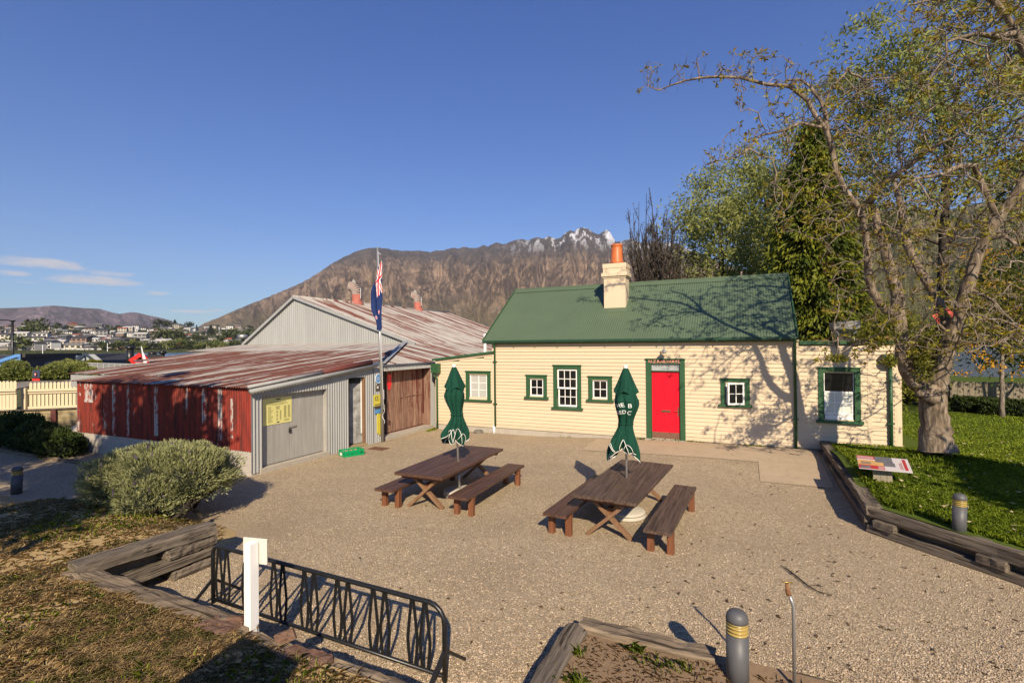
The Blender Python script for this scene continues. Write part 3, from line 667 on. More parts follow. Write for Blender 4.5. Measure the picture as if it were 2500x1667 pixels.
for side in (1, -1):
    V = Vector((0, side * (RY1 - RY0), RZ1 - RZ0)).normalized(); N = Vector((0, -side * V.z, abs(V.y)))
    O0 = Vector((RXL, RY0 if side == 1 else 2 * RY1 - RY0, RZ0))
    sh = corr((0, 0, 0), (1, 0, 0), V, N, 0, SW + .03, -.05, sl - .02).build('roof_sheet', ROOFG, None, True); sh.location = O0
    sh.parent = house; sh.matrix_parent_inverse = mat_of(house).inverted()
    for k in range(1, NS):
        c = sh.copy(); COL.objects.link(c); c.location = O0 + Vector((SW * k, 0, 0)) + N * (.003 * (k % 2))
V = Vector((0, RY1 - RY0, RZ1 - RZ0)).normalized(); N = Vector((0, -V.z, V.y))
cap = MB()
for side in (1, -1):
    e = Vector((0, RY1 - side * .20, RZ1 - .20 * V.z / V.y + .03)); t = Vector((0, RY1, RZ1 + .045))
    cap.add([(RXL - .02, e.y, e.z), (RXR + .02, e.y, e.z), (RXR + .02, t.y, t.z), (RXL - .02, t.y, t.z)], [(0, 1, 2, 3) if side == 1 else (3, 2, 1, 0)])
cap.tube([(RXL - .02, RY1, RZ1 + .04), (RXR + .02, RY1, RZ1 + .04)], .03, 8); cap.build('ridge_cap', ROOFG, house)
for x in (RXL, RXR):      # barge flashings
    MB().beam((x, RY0 - .03, RZ0 - .04), (x, RY1, RZ1 - .02), .03, .14).build('barge_board', GREEN, house)
    MB().beam((x, 2 * RY1 - RY0, RZ0 - .04), (x, RY1, RZ1 - .02), .03, .14).build('barge_board', GREEN, house)
MB().box(RXL + .10, RXR - .06, RY0 + .06, RY0 + .10, 3.24, 3.40).build('fascia', GREEN, house)
MB().box(RXL + .12, RXR - .08, RY0 + .10, YW + .12, 3.29, 3.31).build('soffit', CREAMP, house)
gut = MB().prism([(RXL - .02, RY0 - .055, 3.375), (RXL - .02, RY0 - .06, 3.32), (RXL - .02, RY0 - .03, 3.275), (RXL - .02, RY0 + .045, 3.27), (RXL - .02, RY0 + .05, 3.36), (RXL - .02, RY0 + .04, 3.36), (RXL - .02, RY0 + .03, 3.29), (RXL - .02, RY0 - .02, 3.295), (RXL - .02, RY0 - .045, 3.33), (RXL - .02, RY0 - .045, 3.372)], (RXR - RXL + .04, 0, 0)).build('gutter', DKGREEN, house)
for k in range(12):
    x = RXL + .4 + k * .83; MB().box(x, x + .025, RY0 - .064, RY0 + .03, 3.262, 3.38).build('gutter_bracket', GREEN, gut)
def downpipe(x, z0, z1, y=YW - .065, r=.036, mat=GREEN, wiggle=True):
    pts = [(x, RY0 + .0, z1 + .12), (x, RY0 + .02, z1 + .04), (x, y, z1 - .06)] if wiggle else [(x, y, z1)]
    o = MB().tube(pts + [(x, y, z0)], r, 10).build('downpipe', mat, house, True)
    for z in (z0 + (z1 - z0) * .28, z0 + (z1 - z0) * .80):
        MB().box(x - .075, x + .075, y - .04, YW, z - .012, z + .012).build('pipe_bracket', mat, o)
    return o
dp = downpipe(PY(1208.5, 940, YW - .065).x, .26, 3.2)
MB().tube([(dp.data.vertices[-1].co.x - .036, YW - .065, .27), (dp.data.vertices[-1].co.x - .036, YW - .065, -.02)], .052, 12).build('pipe_foot', PVC, dp, True)
downpipe(PY(1941.5, 950, YW - .065).x, .18, 3.2, r=.04)
# rainwater head and pipe on the right
xh0, xh1 = PY(*t3(1888, 360), YW).x, PY(*t3(2058, 360), YW).x
hd = MB().prism([(xh0, YW - .03, 2.88), (xh1, YW - .03, 2.88), (xh1, YW - .03, 2.66), (xh1 - .09, YW - .03, 2.56), (xh0 + .12, YW - .03, 2.56), (xh0, YW - .03, 2.66)], (0, -.2, 0)).build('rainwater_head', DKGREEN, house, bevel=.006)
xm = (xh0 + xh1) / 2 + .02
downpipe(xm, .42, 2.6, y=YW - .08, r=.045, wiggle=False)
MB().box(LX0 - .10, LX0 + .22, YW - .24, YW - .03, 2.16, 2.52).build('rainwater_head', GREEN, house, bevel=.006)
MB().tube([(LX0 - .02, YW - .13, 2.2), (LX0 - .02, YW - .13, 2.05), (LX0 + .07, YW - .07, 1.95), (LX0 + .07, YW - .07, .05)], .04, 10).build('downpipe', GREEN, house, True)
MB().tube([(LX0 - .05, YW - .246, 2.34), (LX0 - .05, YW - .235, 2.34)], .02, 8).build('overflow_hole', BLACKM, hd)
# lean-to roof edge and annex parapet
MB().beam((LX0 - .14, YW - .06, 2.66), (HX0 - .0, YW - .06, 2.955), .10, .075).build('lean_to_barge', GREEN, house)
MB().beam((LX0 - .02, YW - .022, 2.59), (HX0 - .1, YW - .022, 2.875), .03, .10).build('lean_to_board', CREAMP, house)
MB().prism([(LX0 - .14, YW - .04, 2.65), (HX0, YW - .04, 2.94), (HX0, YW - .04, 2.97), (LX0 - .14, YW - .04, 2.68)], (0, 4.4, 0)).build('lean_to_roof', ROOFG, house)
px_ = PY(1183.5, 835, 18.2); MB().box(px_.x - .05, px_.x + .05, 18.2, 18.3, 2.8, PY(1183.5, 814, 18.2).z).build('vent_pipe', PVC, house)
MB().box(px_.x + .05, px_.x + .35, 18.22, 18.26, PY(1183.5, 818, 18.2).z - .03, PY(1183.5, 818, 18.2).z).build('vent_bracket', IRON, house)
zf0, zf1 = PY(*t3(1400, 190), YW - .05).z, PY(*t3(1400, 151), YW - .05).z
MB().box(HX1 + .13, AXP, YW - .07, YW + .02, zf0, zf1).build('annex_fascia', GREEN, house, bevel=.004)
MB().box(HX1 + .05, AXP, YW - .05, 20.6, zf1 - .02, zf1 + .012).build('annex_roof', ROOFG, house)
# windows --------------------------------------------------------
def sash(x0, x1, z0, z1, nx, nz, Y, parent, glass, fw=.045, mw=.022, th=.035):
    f = MB()
    f.box(x0, x1, Y - th, Y, z1 - fw, z1).box(x0, x1, Y - th, Y, z0, z0 + fw * 1.25).box(x0, x0 + fw, Y - th, Y, z0 + fw * 1.25, z1 - fw).box(x1 - fw, x1, Y - th, Y, z0 + fw * 1.25, z1 - fw)
    s = f.build('sash', WHITE, parent)
    ix0, ix1, iz0, iz1 = x0 + fw, x1 - fw, z0 + fw * 1.25, z1 - fw
    for i in range(1, nx):
        x = ix0 + (ix1 - ix0) * i / nx; MB().box(x - mw / 2, x + mw / 2, Y - th + .004, Y - .004, iz0, iz1).build('glazing_bar', WHITE, parent)
    for j in range(1, nz):
        z = iz0 + (iz1 - iz0) * j / nz; MB().box(ix0, ix1, Y - th + .006, Y - .006, z - mw / 2, z + mw / 2).build('glazing_bar', WHITE, parent)
    for i in range(nx):
        for j in range(nz):
            a0, a1 = ix0 + (ix1 - ix0) * i / nx, ix0 + (ix1 - ix0) * (i + 1) / nx; b0, b1 = iz0 + (iz1 - iz0) * j / nz, iz0 + (iz1 - iz0) * (j + 1) / nz
            MB().box(a0 + .002, a1 - .002, Y - .016, Y - .012, b0 + .002, b1 - .002).build('pane', glass, parent)
    return s
def window(key, label, nx=2, nz=2, glass=None, build=True):
    T, Op = OPEN[key]; x0, x1, z0, z1 = T; a0, a1, b0, b1 = Op
    t = MB(); yf, yb = YW - .045, YW + .02; zs = b0 - .02
    t.box(x0, a0, yf, yb, zs, z1).box(a1, x1, yf, yb, zs, z1).box(a0, a1, yf, yb, b1, z1)
    t.box(a0, a0 + .012, yb, YW + .1, zs, b1).box(a1 - .012, a1, yb, YW + .1, zs, b1).box(a0, a1, yb, YW + .1, b1 - .012, b1)
    w = t.build('window', GREEN, house); w['label'] = label
    MB().box(x0 - .02, x1 + .02, yf - .03, yb, z1, z1 + .025).build('head_flashing', GREEN, w)
    MB().prism([(x0 - .06, YW - .10, zs - .075), (x0 - .06, YW - .10, zs - .008), (x0 - .06, YW + .09, zs + .012), (x0 - .06, YW + .02, zs - .075)], (x1 - x0 + .12, 0, 0)).build('sill', GREEN, w)
    if build: sash(a0 + .014, a1 - .014, b0 + .0, b1 - .014, nx, nz, YW + .045, w, glass or DKGLASS)
    MB().box(a0 + .013, a1 - .013, YW + .075, YW + .09, b0, b1 - .013).build('dark_interior', DKGLASS, w)
    return w
window('lean', 'six pane window with drawn grey blind in the lean-to', 2, 3, BLIND)
window('w2', 'small four pane window left of the tall window')
w = window('w3', 'tall twelve pane sash window', build=False)
T, (a0, a1, b0, b1) = OPEN['w3']; mz = (b0 + b1) / 2 - .01
sash(a0 + .014, a1 - .014, mz - .03, b1 - .014, 3, 2, YW + .030, w, DKGLASS); sash(a0 + .03, a1 - .03, b0, mz + .02, 3, 2, YW + .070, w, DKGLASS)
window('w4', 'small four pane window right of the tall window')
# open casement right of the door
w = window('w5', 'small four pane casement window standing open', build=False)
T, (a0, a1, b0, b1) = OPEN['w5']
MB().box(a0 + .012, a0 + .045, YW + .0, YW + .05, b0, b1 - .012).box(a0 + .045, a1 - .012, YW + .0, YW + .05, b1 - .04, b1 - .012).box(a0 + .045, a1 - .012, YW, YW + .05, b0, b0 + .03).build('casement_frame', WHITE, w)
cs = MB(); hinge = Vector((a1 - .02, YW - .03, 0)); cw = (a1 - a0) - .05; ang = rad(22)
ux = Vector((-math.cos(ang), -math.sin(ang), 0)); uy = Vector((-ux.y, ux.x, 0))
def cbox(mb, u0, u1, z0, z1, t0=-.017, t1=.017):
    c = hinge + ux * ((u0 + u1) / 2) + uy * ((t0 + t1) / 2) + Vector((0, 0, (z0 + z1) / 2)); return mb.obox(c, ux * ((u1 - u0) / 2), uy * ((t1 - t0) / 2), (0, 0, (z1 - z0) / 2))
Z0, Z1 = b0 - .02, b1 - .02
cbox(cs, 0, cw, Z1 - .045, Z1); cbox(cs, 0, cw, Z0, Z0 + .05); cbox(cs, 0, .045, Z0 + .05, Z1 - .045); cbox(cs, cw - .045, cw, Z0 + .05, Z1 - .045)
cs.build('casement', WHITE, w)
b_ = MB(); cbox(b_, cw / 2 - .011, cw / 2 + .011, Z0 + .05, Z1 - .045, -.013, .013); b_.build('glazing_bar', WHITE, w)
b_ = MB(); cbox(b_, .045, cw - .045, (Z0 + Z1) / 2 - .011, (Z0 + Z1) / 2 + .011, -.011, .011); b_.build('glazing_bar', WHITE, w)
for i in (0, 1):
    for j in (0, 1):
        u0 = .045 if i == 0 else cw / 2 + .011; u1 = cw / 2 - .011 if i == 0 else cw - .045; v0 = Z0 + .05 if j == 0 else (Z0 + Z1) / 2 + .011; v1 = (Z0 + Z1) / 2 - .011 if j == 0 else Z1 - .045
        p_ = MB(); cbox(p_, u0, u1, v0, v1, -.003, .003); p_.build('pane', DKGLASS, w)
# large annex window: clear top, pale lower sash
w = window('w6', 'large sash window, clear dark upper pane over six pale lower panes', build=False)
T, (a0, a1, b0, b1) = OPEN['w6']; mz = b0 + (b1 - b0) * .575
MB().box(a0 + .012, a0 + .03, YW + .01, YW + .05, mz, b1 - .012).box(a1 - .03, a1 - .012, YW + .01, YW + .05, mz, b1 - .012).box(a0 + .03, a1 - .03, YW + .01, YW + .05, b1 - .03, b1 - .012).build('upper_sash', WHITE, w)
MB().box(a0 + .03, a1 - .03, YW + .036, YW + .041, mz, b1 - .03).build('pane', DKGLASS, w)
sash(a0 + .02, a1 - .02, b0 + .13, mz + .02, 3, 2, YW + .055, w, BLINDW, .05, .03)
MB().box(a0 + .03, a1 - .03, YW + .02, YW + .06, b0, b0 + .12).build('bottom_rail', WHITE, w)
# door -----------------------------------------------------------
dx0, dx1, dz0, dz1 = DOOR
lf = wrect(t2, 667, 405, 1090, 1305); lx0, lx1 = lf[0], lf[1]; tr = wrect(t2, 667, 290, 1088, 392); kz = PY(*t2(880, 1300), YW).z
fr = MB().box(dx0, lx0, YW - .05, YW + .02, dz0 - .03, dz1).box(lx1, dx1, YW - .05, YW + .02, dz0 - .03, dz1).box(lx0, lx1, YW - .05, YW + .02, tr[3] + .005, dz1).box(lx0, lx1, YW - .03, YW + .06, lf[3], tr[2])
fr.box(lx0, lx0 + .012, YW + .02, YW + .1, dz0, dz1 - .1).box(lx1 - .012, lx1, YW + .02, YW + .1, dz0, dz1 - .1)
dfo = fr.build('door_frame', GREEN, house)
MB().box(dx0 - .02, dx1 + .02, YW - .085, YW + .02, dz1, dz1 + .03).build('head_flashing', GREEN, dfo)
text_on('lettering', 'N.Z.RAILWAYS.', .128, ((dx0 + dx1) / 2 - .02, YW - .054, (tr[3] + dz1) / 2 + .0), (1, 0, 0), (0, 0, 1), SALMON, dfo, 1.12)
MB().box(lx0 + .012, lx1 - .012, YW + .02, YW + .03, tr[2] + .005, tr[3]).build('transom_sign', FROST, dfo)
text_on('lettering', 'THE BOAT SHED CAFE', .098, ((lx0 + lx1) / 2, YW + .016, (tr[2] + tr[3]) / 2 + .04), (1, 0, 0), (0, 0, 1), DKLETTER, dfo, .78)
MB().box((lx0 + lx1) / 2 - .12, (lx0 + lx1) / 2 + .1, YW + .014, YW + .019, (tr[2] + tr[3]) / 2 - .05, (tr[2] + tr[3]) / 2 - .042).build('underline', DKLETTER, dfo)
door = MB().box(lx0 + .014, lx1 - .014, YW + .045, YW + .085, dz0 + .0, lf[3] - .004).build('door', RED, house); door['label'] = 'bright red four panel door'
lw = (lx1 - lx0); cx = (lx0 + lx1) / 2
rails = MB(); yy0, yy1 = YW + .028, YW + .046; top, bot = lf[3] - .006, kz
rails.box(lx0 + .014, lx0 + .13, yy0, yy1, bot, top).box(lx1 - .13, lx1 - .014, yy0, yy1, bot, top).box(cx - .05, cx + .05, yy0, yy1, bot, top)
for z0_, z1_ in ((top - .12, top), (bot + (top - bot) * .34, bot + (top - bot) * .44), (bot, bot + .14)):
    rails.box(lx0 + .13, cx - .05, yy0, yy1, z0_, z1_).box(cx + .05, lx1 - .13, yy0, yy1, z0_, z1_)
rails.build('door_rails', RED, door, bevel=.006)
MB().box(lx0 + .014, lx1 - .014, YW + .02, YW + .05, dz0 - .01, kz).build('kickboard', KICK, door)
mz = PY(*t2(878, 988), YW).z
MB().box(cx - .135, cx + .135, yy0 - .012, yy0 + .002, mz - .032, mz + .032).build('letter_slot', BRASS, door, bevel=.004)
hx = PY(*t2(1060, 990), YW).x
MB().box(hx - .018, hx + .018, yy0 - .008, yy0 + .002, mz - .16, mz + .14).tube([(hx, yy0 - .01, mz + .02), (hx, yy0 - .05, mz + .02), (hx - .10, yy0 - .05, mz + .02)], .009, 8).build('door_handle', BRASS, door)
MB().box(dx0 - .05, dx1 + .04, YW - .12, YW + .02, dz0 - .06, dz0 - .002).build('threshold', FOOT, dfo)
# chimney ---------------------------------------------------------
kk = (RZ1 - RZ0) / (RY1 - RY0)
def roof_pt(x, y):
    v = ray(x, y); a = RZ0 - kk * RY0; return CAM + v * ((a - EYE) / (v.z - kk * v.y))
cb = roof_pt(*t7(2005, 668)); CY0 = cb.y; cx0, cx1 = PY(*t7(1850, 600), CY0).x, PY(*t7(2160, 640), CY0).x
CY1 = CY0 + .62
zz = lambda yy: PY(*t7(2000, yy), CY0).z
ch = MB().box(cx0, cx1, CY0, CY1, cb.z - .25, zz(220)).build('chimney', CREAMP, house, bevel=.006); ch['label'] = 'cream painted chimney stack'
MB().box(cx0 - .03, cx1 + .03, CY0 - .03, CY1 + .03, zz(225), zz(200)).build('chimney_moulding', CREAMP, ch, bevel=.004)
MB().box(cx0 - .075, cx1 + .075, CY0 - .075, CY1 + .075, zz(202), zz(150)).build('chimney_collar', CREAMP, ch, bevel=.006)
MB().box(cx0 - .02, cx1 + .02, CY0 - .02, CY1 + .02, zz(152), zz(82)).build('chimney_neck', CREAMP, ch, bevel=.006)
MB().box(cx0 - .035, cx1 + .035, CY0 - .035, CY1 + .035, zz(84), zz(18)).build('chimney_cap', CREAMP, ch, bevel=.006)
pc = Vector(((cx0 + cx1) / 2 + .02, (CY0 + CY1) / 2, zz(20))); ph = PY(*r6(938, 208), pc.y).z - PY(*r6(938, 352), pc.y).z
k_ = ph / .72
MB().lathe([(.235, 0), (.235, .10), (.215, .13), (.195, .60), (.19, .64), (.215, .66), (.215, .70), (.20, .72), (.16, .72), (.16, .3)], 28, pc) .build('chimney_pot', TERRA, ch, True)
for k in range(8):
    a = k * PI / 4 + .25; MB().tube([pc + Vector((.225 * math.cos(a), .225 * math.sin(a), .055)), pc + Vector((.24 * math.cos(a), .24 * math.sin(a), .055))], .018, 8).build('vent_hole', BLACKM, ch)
MB().prism([(cx0 - .1, CY0 - .18, cb.z - .18 * kk + .02), (cx1 + .1, CY0 - .18, cb.z - .18 * kk + .02), (cx1 + .1, CY0 + .02, cb.z + .05), (cx0 - .1, CY0 + .02, cb.z + .05)], (0, 0, -.02)).build('flashing', ROOFG, ch)
# wall lamp --------------------------------------------------------
lp = PY(*t2(850, 100), YW - .3); lamp = thing('wall_lamp', 'small galvanised gooseneck wall lamp above the red door', 'lamp', (lp.x, YW, lp.z))
lz = lp.z
MB().lathe([(.05, 0), (.05, .02), (.02, .03)], 12).build('back_plate', STEEL, lamp, True, world=False).rotation_euler = (PI / 2, 0, 0)
MB().tube([(lp.x - .02, YW - .02, lz - .05), (lp.x - .03, YW - .06, lz + .06), (lp.x - .02, YW - .14, lz + .10), (lp.x, YW - .22, lz + .06), (lp.x, YW - .27, lz + .02)], .012, 8).build('gooseneck', IRON, lamp, True)
MB().lathe([(.018, .16), (.018, .05), (.045, .04), (.05, -.0), (.11, -.02), (.115, -.035), (.05, -.03)], 18, (lp.x, YW - .28, lz)).build('lamp_shade', STEEL, lamp, True)
MB().lathe([(.045, -.03), (.055, -.08), (.05, -.13), (.025, -.155), (.004, -.16)], 16, (lp.x, YW - .28, lz)).build('lamp_glass', LAMPG, lamp, True)
# kitchen exhaust hood on the annex roof
hp0, hp1 = PY(*s5(318, 740), 17.8), PY(*s5(476, 740), 17.8); zt_, zm_ = PY(*s5(400, 688), 17.8).z, PY(*s5(400, 752), 17.8).z
hood = thing('exhaust_hood', 'dented grey metal exhaust hood on the flat annex roof', 'exhaust', ((hp0.x + hp1.x) / 2, 17.9, zf1))
xc = (hp0.x + hp1.x) / 2; hw = (hp1.x - hp0.x) / 2
MB().add([(xc - hw, 17.6, zt_), (xc + hw, 17.6, zt_ + .02), (xc + hw, 18.4, zt_), (xc - hw, 18.4, zt_), (xc - hw, 17.6, zm_ + .1), (xc + hw, 17.6, zm_ + .1), (xc + hw, 18.4, zm_ + .1), (xc - hw, 18.4, zm_ + .1),
          (xc - hw * .5, 17.8, zm_ - .04), (xc + hw * .5, 17.8, zm_ - .04), (xc + hw * .5, 18.2, zm_ - .04), (xc - hw * .5, 18.2, zm_ - .04)],
         [(3, 2, 1, 0), (0, 1, 5, 4), (1, 2, 6, 5), (2, 3, 7, 6), (3, 0, 4, 7), (4, 5, 9, 8), (5, 6, 10, 9), (6, 7, 11, 10), (7, 4, 8, 11), (8, 9, 10, 11)]).build('hood', SMOKED, hood, bevel=.02)
MB().box(xc - hw * .55, xc + hw * .55, 17.75, 18.25, zf1, zm_ - .03).build('duct', IRON, hood)
for sx_ in (-1, 1): MB().tube([(xc + sx_ * hw * .9, 17.65, zm_ + .1), (xc + sx_ * hw * .55, 17.7, zm_ - .05), (xc + sx_ * hw * .6, 17.7, zf1 + .01)], .02, 6).build('strut', STEEL, hood)
# ------------------------------------------------------------------ the corrugated iron boat shed
XS, YR, YG = -11.10, 8.56, 19.5
shed = thing('corrugated_shed', 'old corrugated iron boat shed with rust striped roofs and red flaking end wall', 'shed', (-15, 12, 0))
def zF(y): return 2.215 + .1 * (y - YR)
def yA_(f, x, y): return PX(*f(x, y), XS).y
yD0, yD1 = yA_(t4, 306, 800), yA_(t4, 1158, 800); yE0, yE1 = yA_(t5, 190, 950), yA_(t5, 440, 950); yStep = yA_(t5, 560, 950)
yB0, yB1 = yA_(t5, 688, 900), yA_(t5, 1396, 800); yEnd = 16.95
zD = .5 * (PX(*t4(306, 450), XS).z + PX(*t4(1158, 362), XS).z); zE = PX(*t5(310, 490), XS).z; zB = .5 * (PX(*t5(690, 395), XS).z + PX(*t5(1396, 350), XS).z)
def wall_sheets(y0, y1, lo, hi, mat=GALV, x=XS, pitch=.096, n=None):
    n = n or max(1, int(round((y1 - y0) / .76))); w = (y1 - y0) / n
    for k in range(n):
        a, b = y0 + w * k, y0 + w * (k + 1)
        corr((x, 0, 0), (0, 1, 0), (0, 0, 1), (1, 0, 0), a, b, lo, hi, pitch, .017).build('wall_sheet', mat, shed, True)
topA = lambda y: zF(y) - .05
wall_sheets(YR, yD0, .05, topA); wall_sheets(yD0, yD1, lambda y: zD, topA); wall_sheets(yD1, yE0, .0, topA); wall_sheets(yE0, yE1, lambda y: zE, topA); wall_sheets(yE1, yStep, -.02, topA)
wall_sheets(yStep, yB0, -.05, 2.54, pitch=.085); wall_sheets(yB0, yB1, lambda y: zB, 2.54, pitch=.085); wall_sheets(yB1, yEnd, -.05, 2.54, pitch=.085)
# concrete footings
MB().box(XS - .55, XS + .02, yD0 - .05, yD1 + .05, -.1, .125).build('door_sill', FOOT, shed, bevel=.01)
MB().box(XS - .6, XS + .05, yB0 + .12, yB1 + .08, -.2, .10).build('door_sill', FOOT, shed, bevel=.01)
MB().box(XS - .4, XS + .03, yE0 - .03, yE1 + .06, -.1, .07).build('door_step', RETW, shed, bevel=.006)
# double doors
DX = XS - .14
for a, b, z in ((yD0 - .02, yD0 + .03, zD), (yD1 - .06, yD1 + .005, zD)):
    MB().box(XS - .16, XS - .006, a, b, .12, z).build('door_jamb', GREYDOOR, shed)
MB().box(XS - .16, XS - .01, yD0 + .03, yD1 - .06, zD - .0, zD + .05).build('door_lintel', GREYDOOR, shed)
ymid = yA_(t4, 722, 900) - .02
for a, b in ((yD0 + .03, ymid - .004), (ymid + .004, yD1 - .065)):
    leaf = MB().box(DX - .05, DX - .02, a, b, .14, zD - .01).build('door', GREYDOOR, shed); leaf['label'] = 'pale grey boarded door leaf'
    n = 8; w = (b - a) / n
    for k in range(n): MB().box(DX - .02, DX, a + w * k + .003, a + w * (k + 1) - .003, .145, zD - .015).build('plank', GREYDOOR, leaf, bevel=.003)
lk = PX(*t4(700, 835), DX); MB().beam((DX + .015, lk.y - .12, lk.z - .01), (DX + .015, lk.y + .10, lk.z + .005), .03, .045).build('hasp', STEEL, leaf)
MB().box(DX + .005, DX + .035, lk.y - .13, lk.y - .07, lk.z - .16, lk.z - .06).tube([(DX + .02, lk.y - .12, lk.z - .07), (DX + .02, lk.y - .12, lk.z), (DX + .02, lk.y - .08, lk.z), (DX + .02, lk.y - .08, lk.z - .07)], .007, 6).build('padlock', IRON, leaf)
# dark doorway with a door standing ajar
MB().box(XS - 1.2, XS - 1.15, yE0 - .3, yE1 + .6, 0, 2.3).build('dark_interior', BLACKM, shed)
MB().box(XS - 1.2, XS - .03, yE1 + .02, yE1 + .05, 0, 2.3).box(XS - 1.2, XS - .03, yE0 - .06, yE0 - .03, 0, 2.3).build('doorway_lining', SMOKED, shed)
MB().beam((XS - .10, yE1 - .02, 1.05), (XS - .42, yE0 + .28, 1.05), .03, 1.92).build('ajar_door', SMOKED, shed)
MB().box(XS - .10, XS - .01, yE1 - .06, yE1 + .0, .05, zE).build('door_jamb', LEGP, shed)
MB().box(XS - .13, XS - .105, yE1 - .09, yE1 - .062, .4, zE - .05).build('door_edge', WHITE, shed)
MB().box(XS - .10, XS - .01, yE0, yE0 + .03, .05, zE).build('door_jamb', IRON, shed)
# large plank door
BX = XS - .34
bd = MB().box(BX - .09, BX - .05, yB0 - .02, yB1 + .03, .1, zB + .1).build('sliding_door', IRON, shed); bd['label'] = 'weathered plank door with peeling red paint'
ya, yb = PX(*t5(752, 900), BX).y, yB1 + .12; n = 13; w = (yb - ya) / n
for k in range(n): MB().box(BX - .05, BX - .012 + .008 * (k % 2), ya + w * k + .004, ya + w * (k + 1) - .004, .14, zB + .08).build('plank', PLANKD, bd, bevel=.003)
MB().box(BX - .012, BX + .012, ya + .7, yb - .05, 1.30, 1.335).build('batten', PLANKD, bd)
MB().box(BX - .02, BX + .01, ya - .1, yb + .12, .10, .135).build('bottom_rail', MAROON, bd)
pt0, pt1 = PX(*t5(760, 470), BX), PX(*t5(818, 640), BX)
MB().box(BX - .012, BX + .002, pt0.y, pt1.y, pt1.z + .08, pt0.z + .05).build('paint_daub', RED, bd); MB().box(BX - .012, BX + .0015, pt0.y + .04, pt1.y - .05, pt1.z - .06, pt1.z + .08).build('paint_daub', RED, bd)
for a_, b_2 in ((yB1 - .0, yB1 + .03), (yB0 - .04, yB0 - .005)): MB().box(BX - .05, XS - .02, a_, b_2, .1, zB).build('door_reveal', PLANKD, shed)
MB().box(BX + .005, BX + .03, yB1 - .10, yB1 - .01, .6, zB + .05).build('door_post', MAROON, shed)
# red end wall
n = 11; w = (19.03 - 11.13) / n
for k in range(n):
    a = -19.03 + w * k
    corr((0, YR - (.004 * (k % 2)), 0), (1, 0, 0), (0, 0, 1), (0, -1, 0), a, a + w + .03, .60, lambda u: 2.195 + .004 * math.sin(u * 9), .09, .014).build('red_wall_sheet', REDTIN, shed, True)
for x, z0, z1 in ((-18.35, 1.55, 2.14), (-17.05, .62, 2.14), (-16.25, .66, 2.14), (-14.95, .75, 2.14), (-13.55, 1.4, 2.14), (-12.85, 1.2, 2.14), (-12.2, .8, 2.14), (-11.75, .9, 1.9)):
    w_ = .46 if x == -18.35 else .08 + .12 * random.random()
    a = round(x / .09) * .09; corr((0, YR - .006, 0), (1, 0, 0), (0, 0, 1), (0, -1, 0), a - w_ / 2, a + w_ / 2, z0, z1, .09, .014).build('bare_strip', CHIPPED, shed, True)
MB().box(-19.1, XS - .02, YR + .012, YR + .3, -.1, .62).build('concrete_base', WHITECONC, shed, bevel=.015)
MB().box(XS - .30, XS - .05, YR + .06, yD0 - .05, -.1, .10).build('concrete_base', WHITECONC, shed)
MB().box(-18.98, XS - .25, YR + .32, YR + .36, -.1, 2.20).build('eave_gap_blocker', IRON, shed)  # dark sheet added inside to stop light showing through under the eave
wl = corr((-19.03, 0, 0), (0, 1, 0), (0, 0, 1), (-1, 0, 0), YR, 9.7, .5, 2.2).build('wall_sheet', GALV, shed, True)
MB().box(-21.8, -19.03, 9.62, 9.7, 1.85, 2.28).build('rear_wall', GALV, shed); MB().box(-23.9, -21.5, 12.85, 12.92, .6, 2.58).build('rear_wall', GALV, shed)
# roofs -------------------------------------------------------------
def roof_rows(O, U, V, N, u0, u1, vlo, vhi, mat, name='roof_sheet', sw=.66, lift=.0):
    n = max(1, int(round((u1 - u0) / sw))); w = (u1 - u0) / n; O = Vector(O)
    for k in range(n):
        a, b = u0 + w * k, u0 + w * (k + 1) + .02
        lo = vlo if callable(vlo) else (lambda u: vlo); hi = vhi if callable(vhi) else (lambda u: vhi)
        if max(hi(a), hi(b)) - min(lo(a), lo(b)) < .05: continue
        j = random.uniform(0, .005)
        corr(O + Vector(N).normalized() * (lift + j), U, V, N, a, b, lo, lambda u: max(hi(u), lo(u) + .01), pitch=.09, amp=.016, seg=5).build(name, mat, shed, True)
FV, FN = Vector((0, 1, .1)), Vector((0, -.1, 1)).normalized()
FO = Vector((0, YR, 2.215))
mx = lambda y: y - YR
KH = (14.5 - 11.1) / (YG - 13.5)
def hip_y(x): return 13.5 + (XS - x) / KH
roof_rows(FO, (1, 0, 0), FV, FN, -19.05, XS + .10, -.14, mx(9.75), RUST_YD)
roof_rows(FO, (1, 0, 0), FV, FN, -21.9, XS + .10, mx(9.58), mx(12.92), RUST_Y, lift=.012)
roof_rows(FO, (1, 0, 0), FV, FN, -24.0, XS + .06, mx(12.8), lambda u: min(mx(16.4), mx(hip_y(u)) + .04), RUST_Y, lift=.024)
roof_rows(FO, (1, 0, 0), FV, FN, -25.9, XS - 1.4, mx(16.3), lambda u: min(mx(YG) + .06, mx(hip_y(u)) + .04), RUST_YT, lift=.036)
SV = Vector((-1, 0, .225)); SN = Vector((.225, 0, 1)).normalized(); SO = Vector((XS + .10, 0, 2.575))
roof_rows(SO, (0, 1, 0), SV, SN, 13.42, 30.0, lambda u: 0.0 if u < 30 else 0, lambda u: min(3.5, max(0, (u - 13.45)) * KH + .12), RUST_X)
ZSH = 2.575 + .225 * 3.5; XSH = XS + .10 - 3.5; AP = PY(721, 726, YG); XR_, ZR_ = AP.x, AP.z
MV = Vector((XR_ - XSH, 0, ZR_ - ZSH)); Lm = MV.length; MV = MV / Lm; MN = Vector((MV.z, 0, -MV.x)); MN = MN if MN.z > 0 else -MN
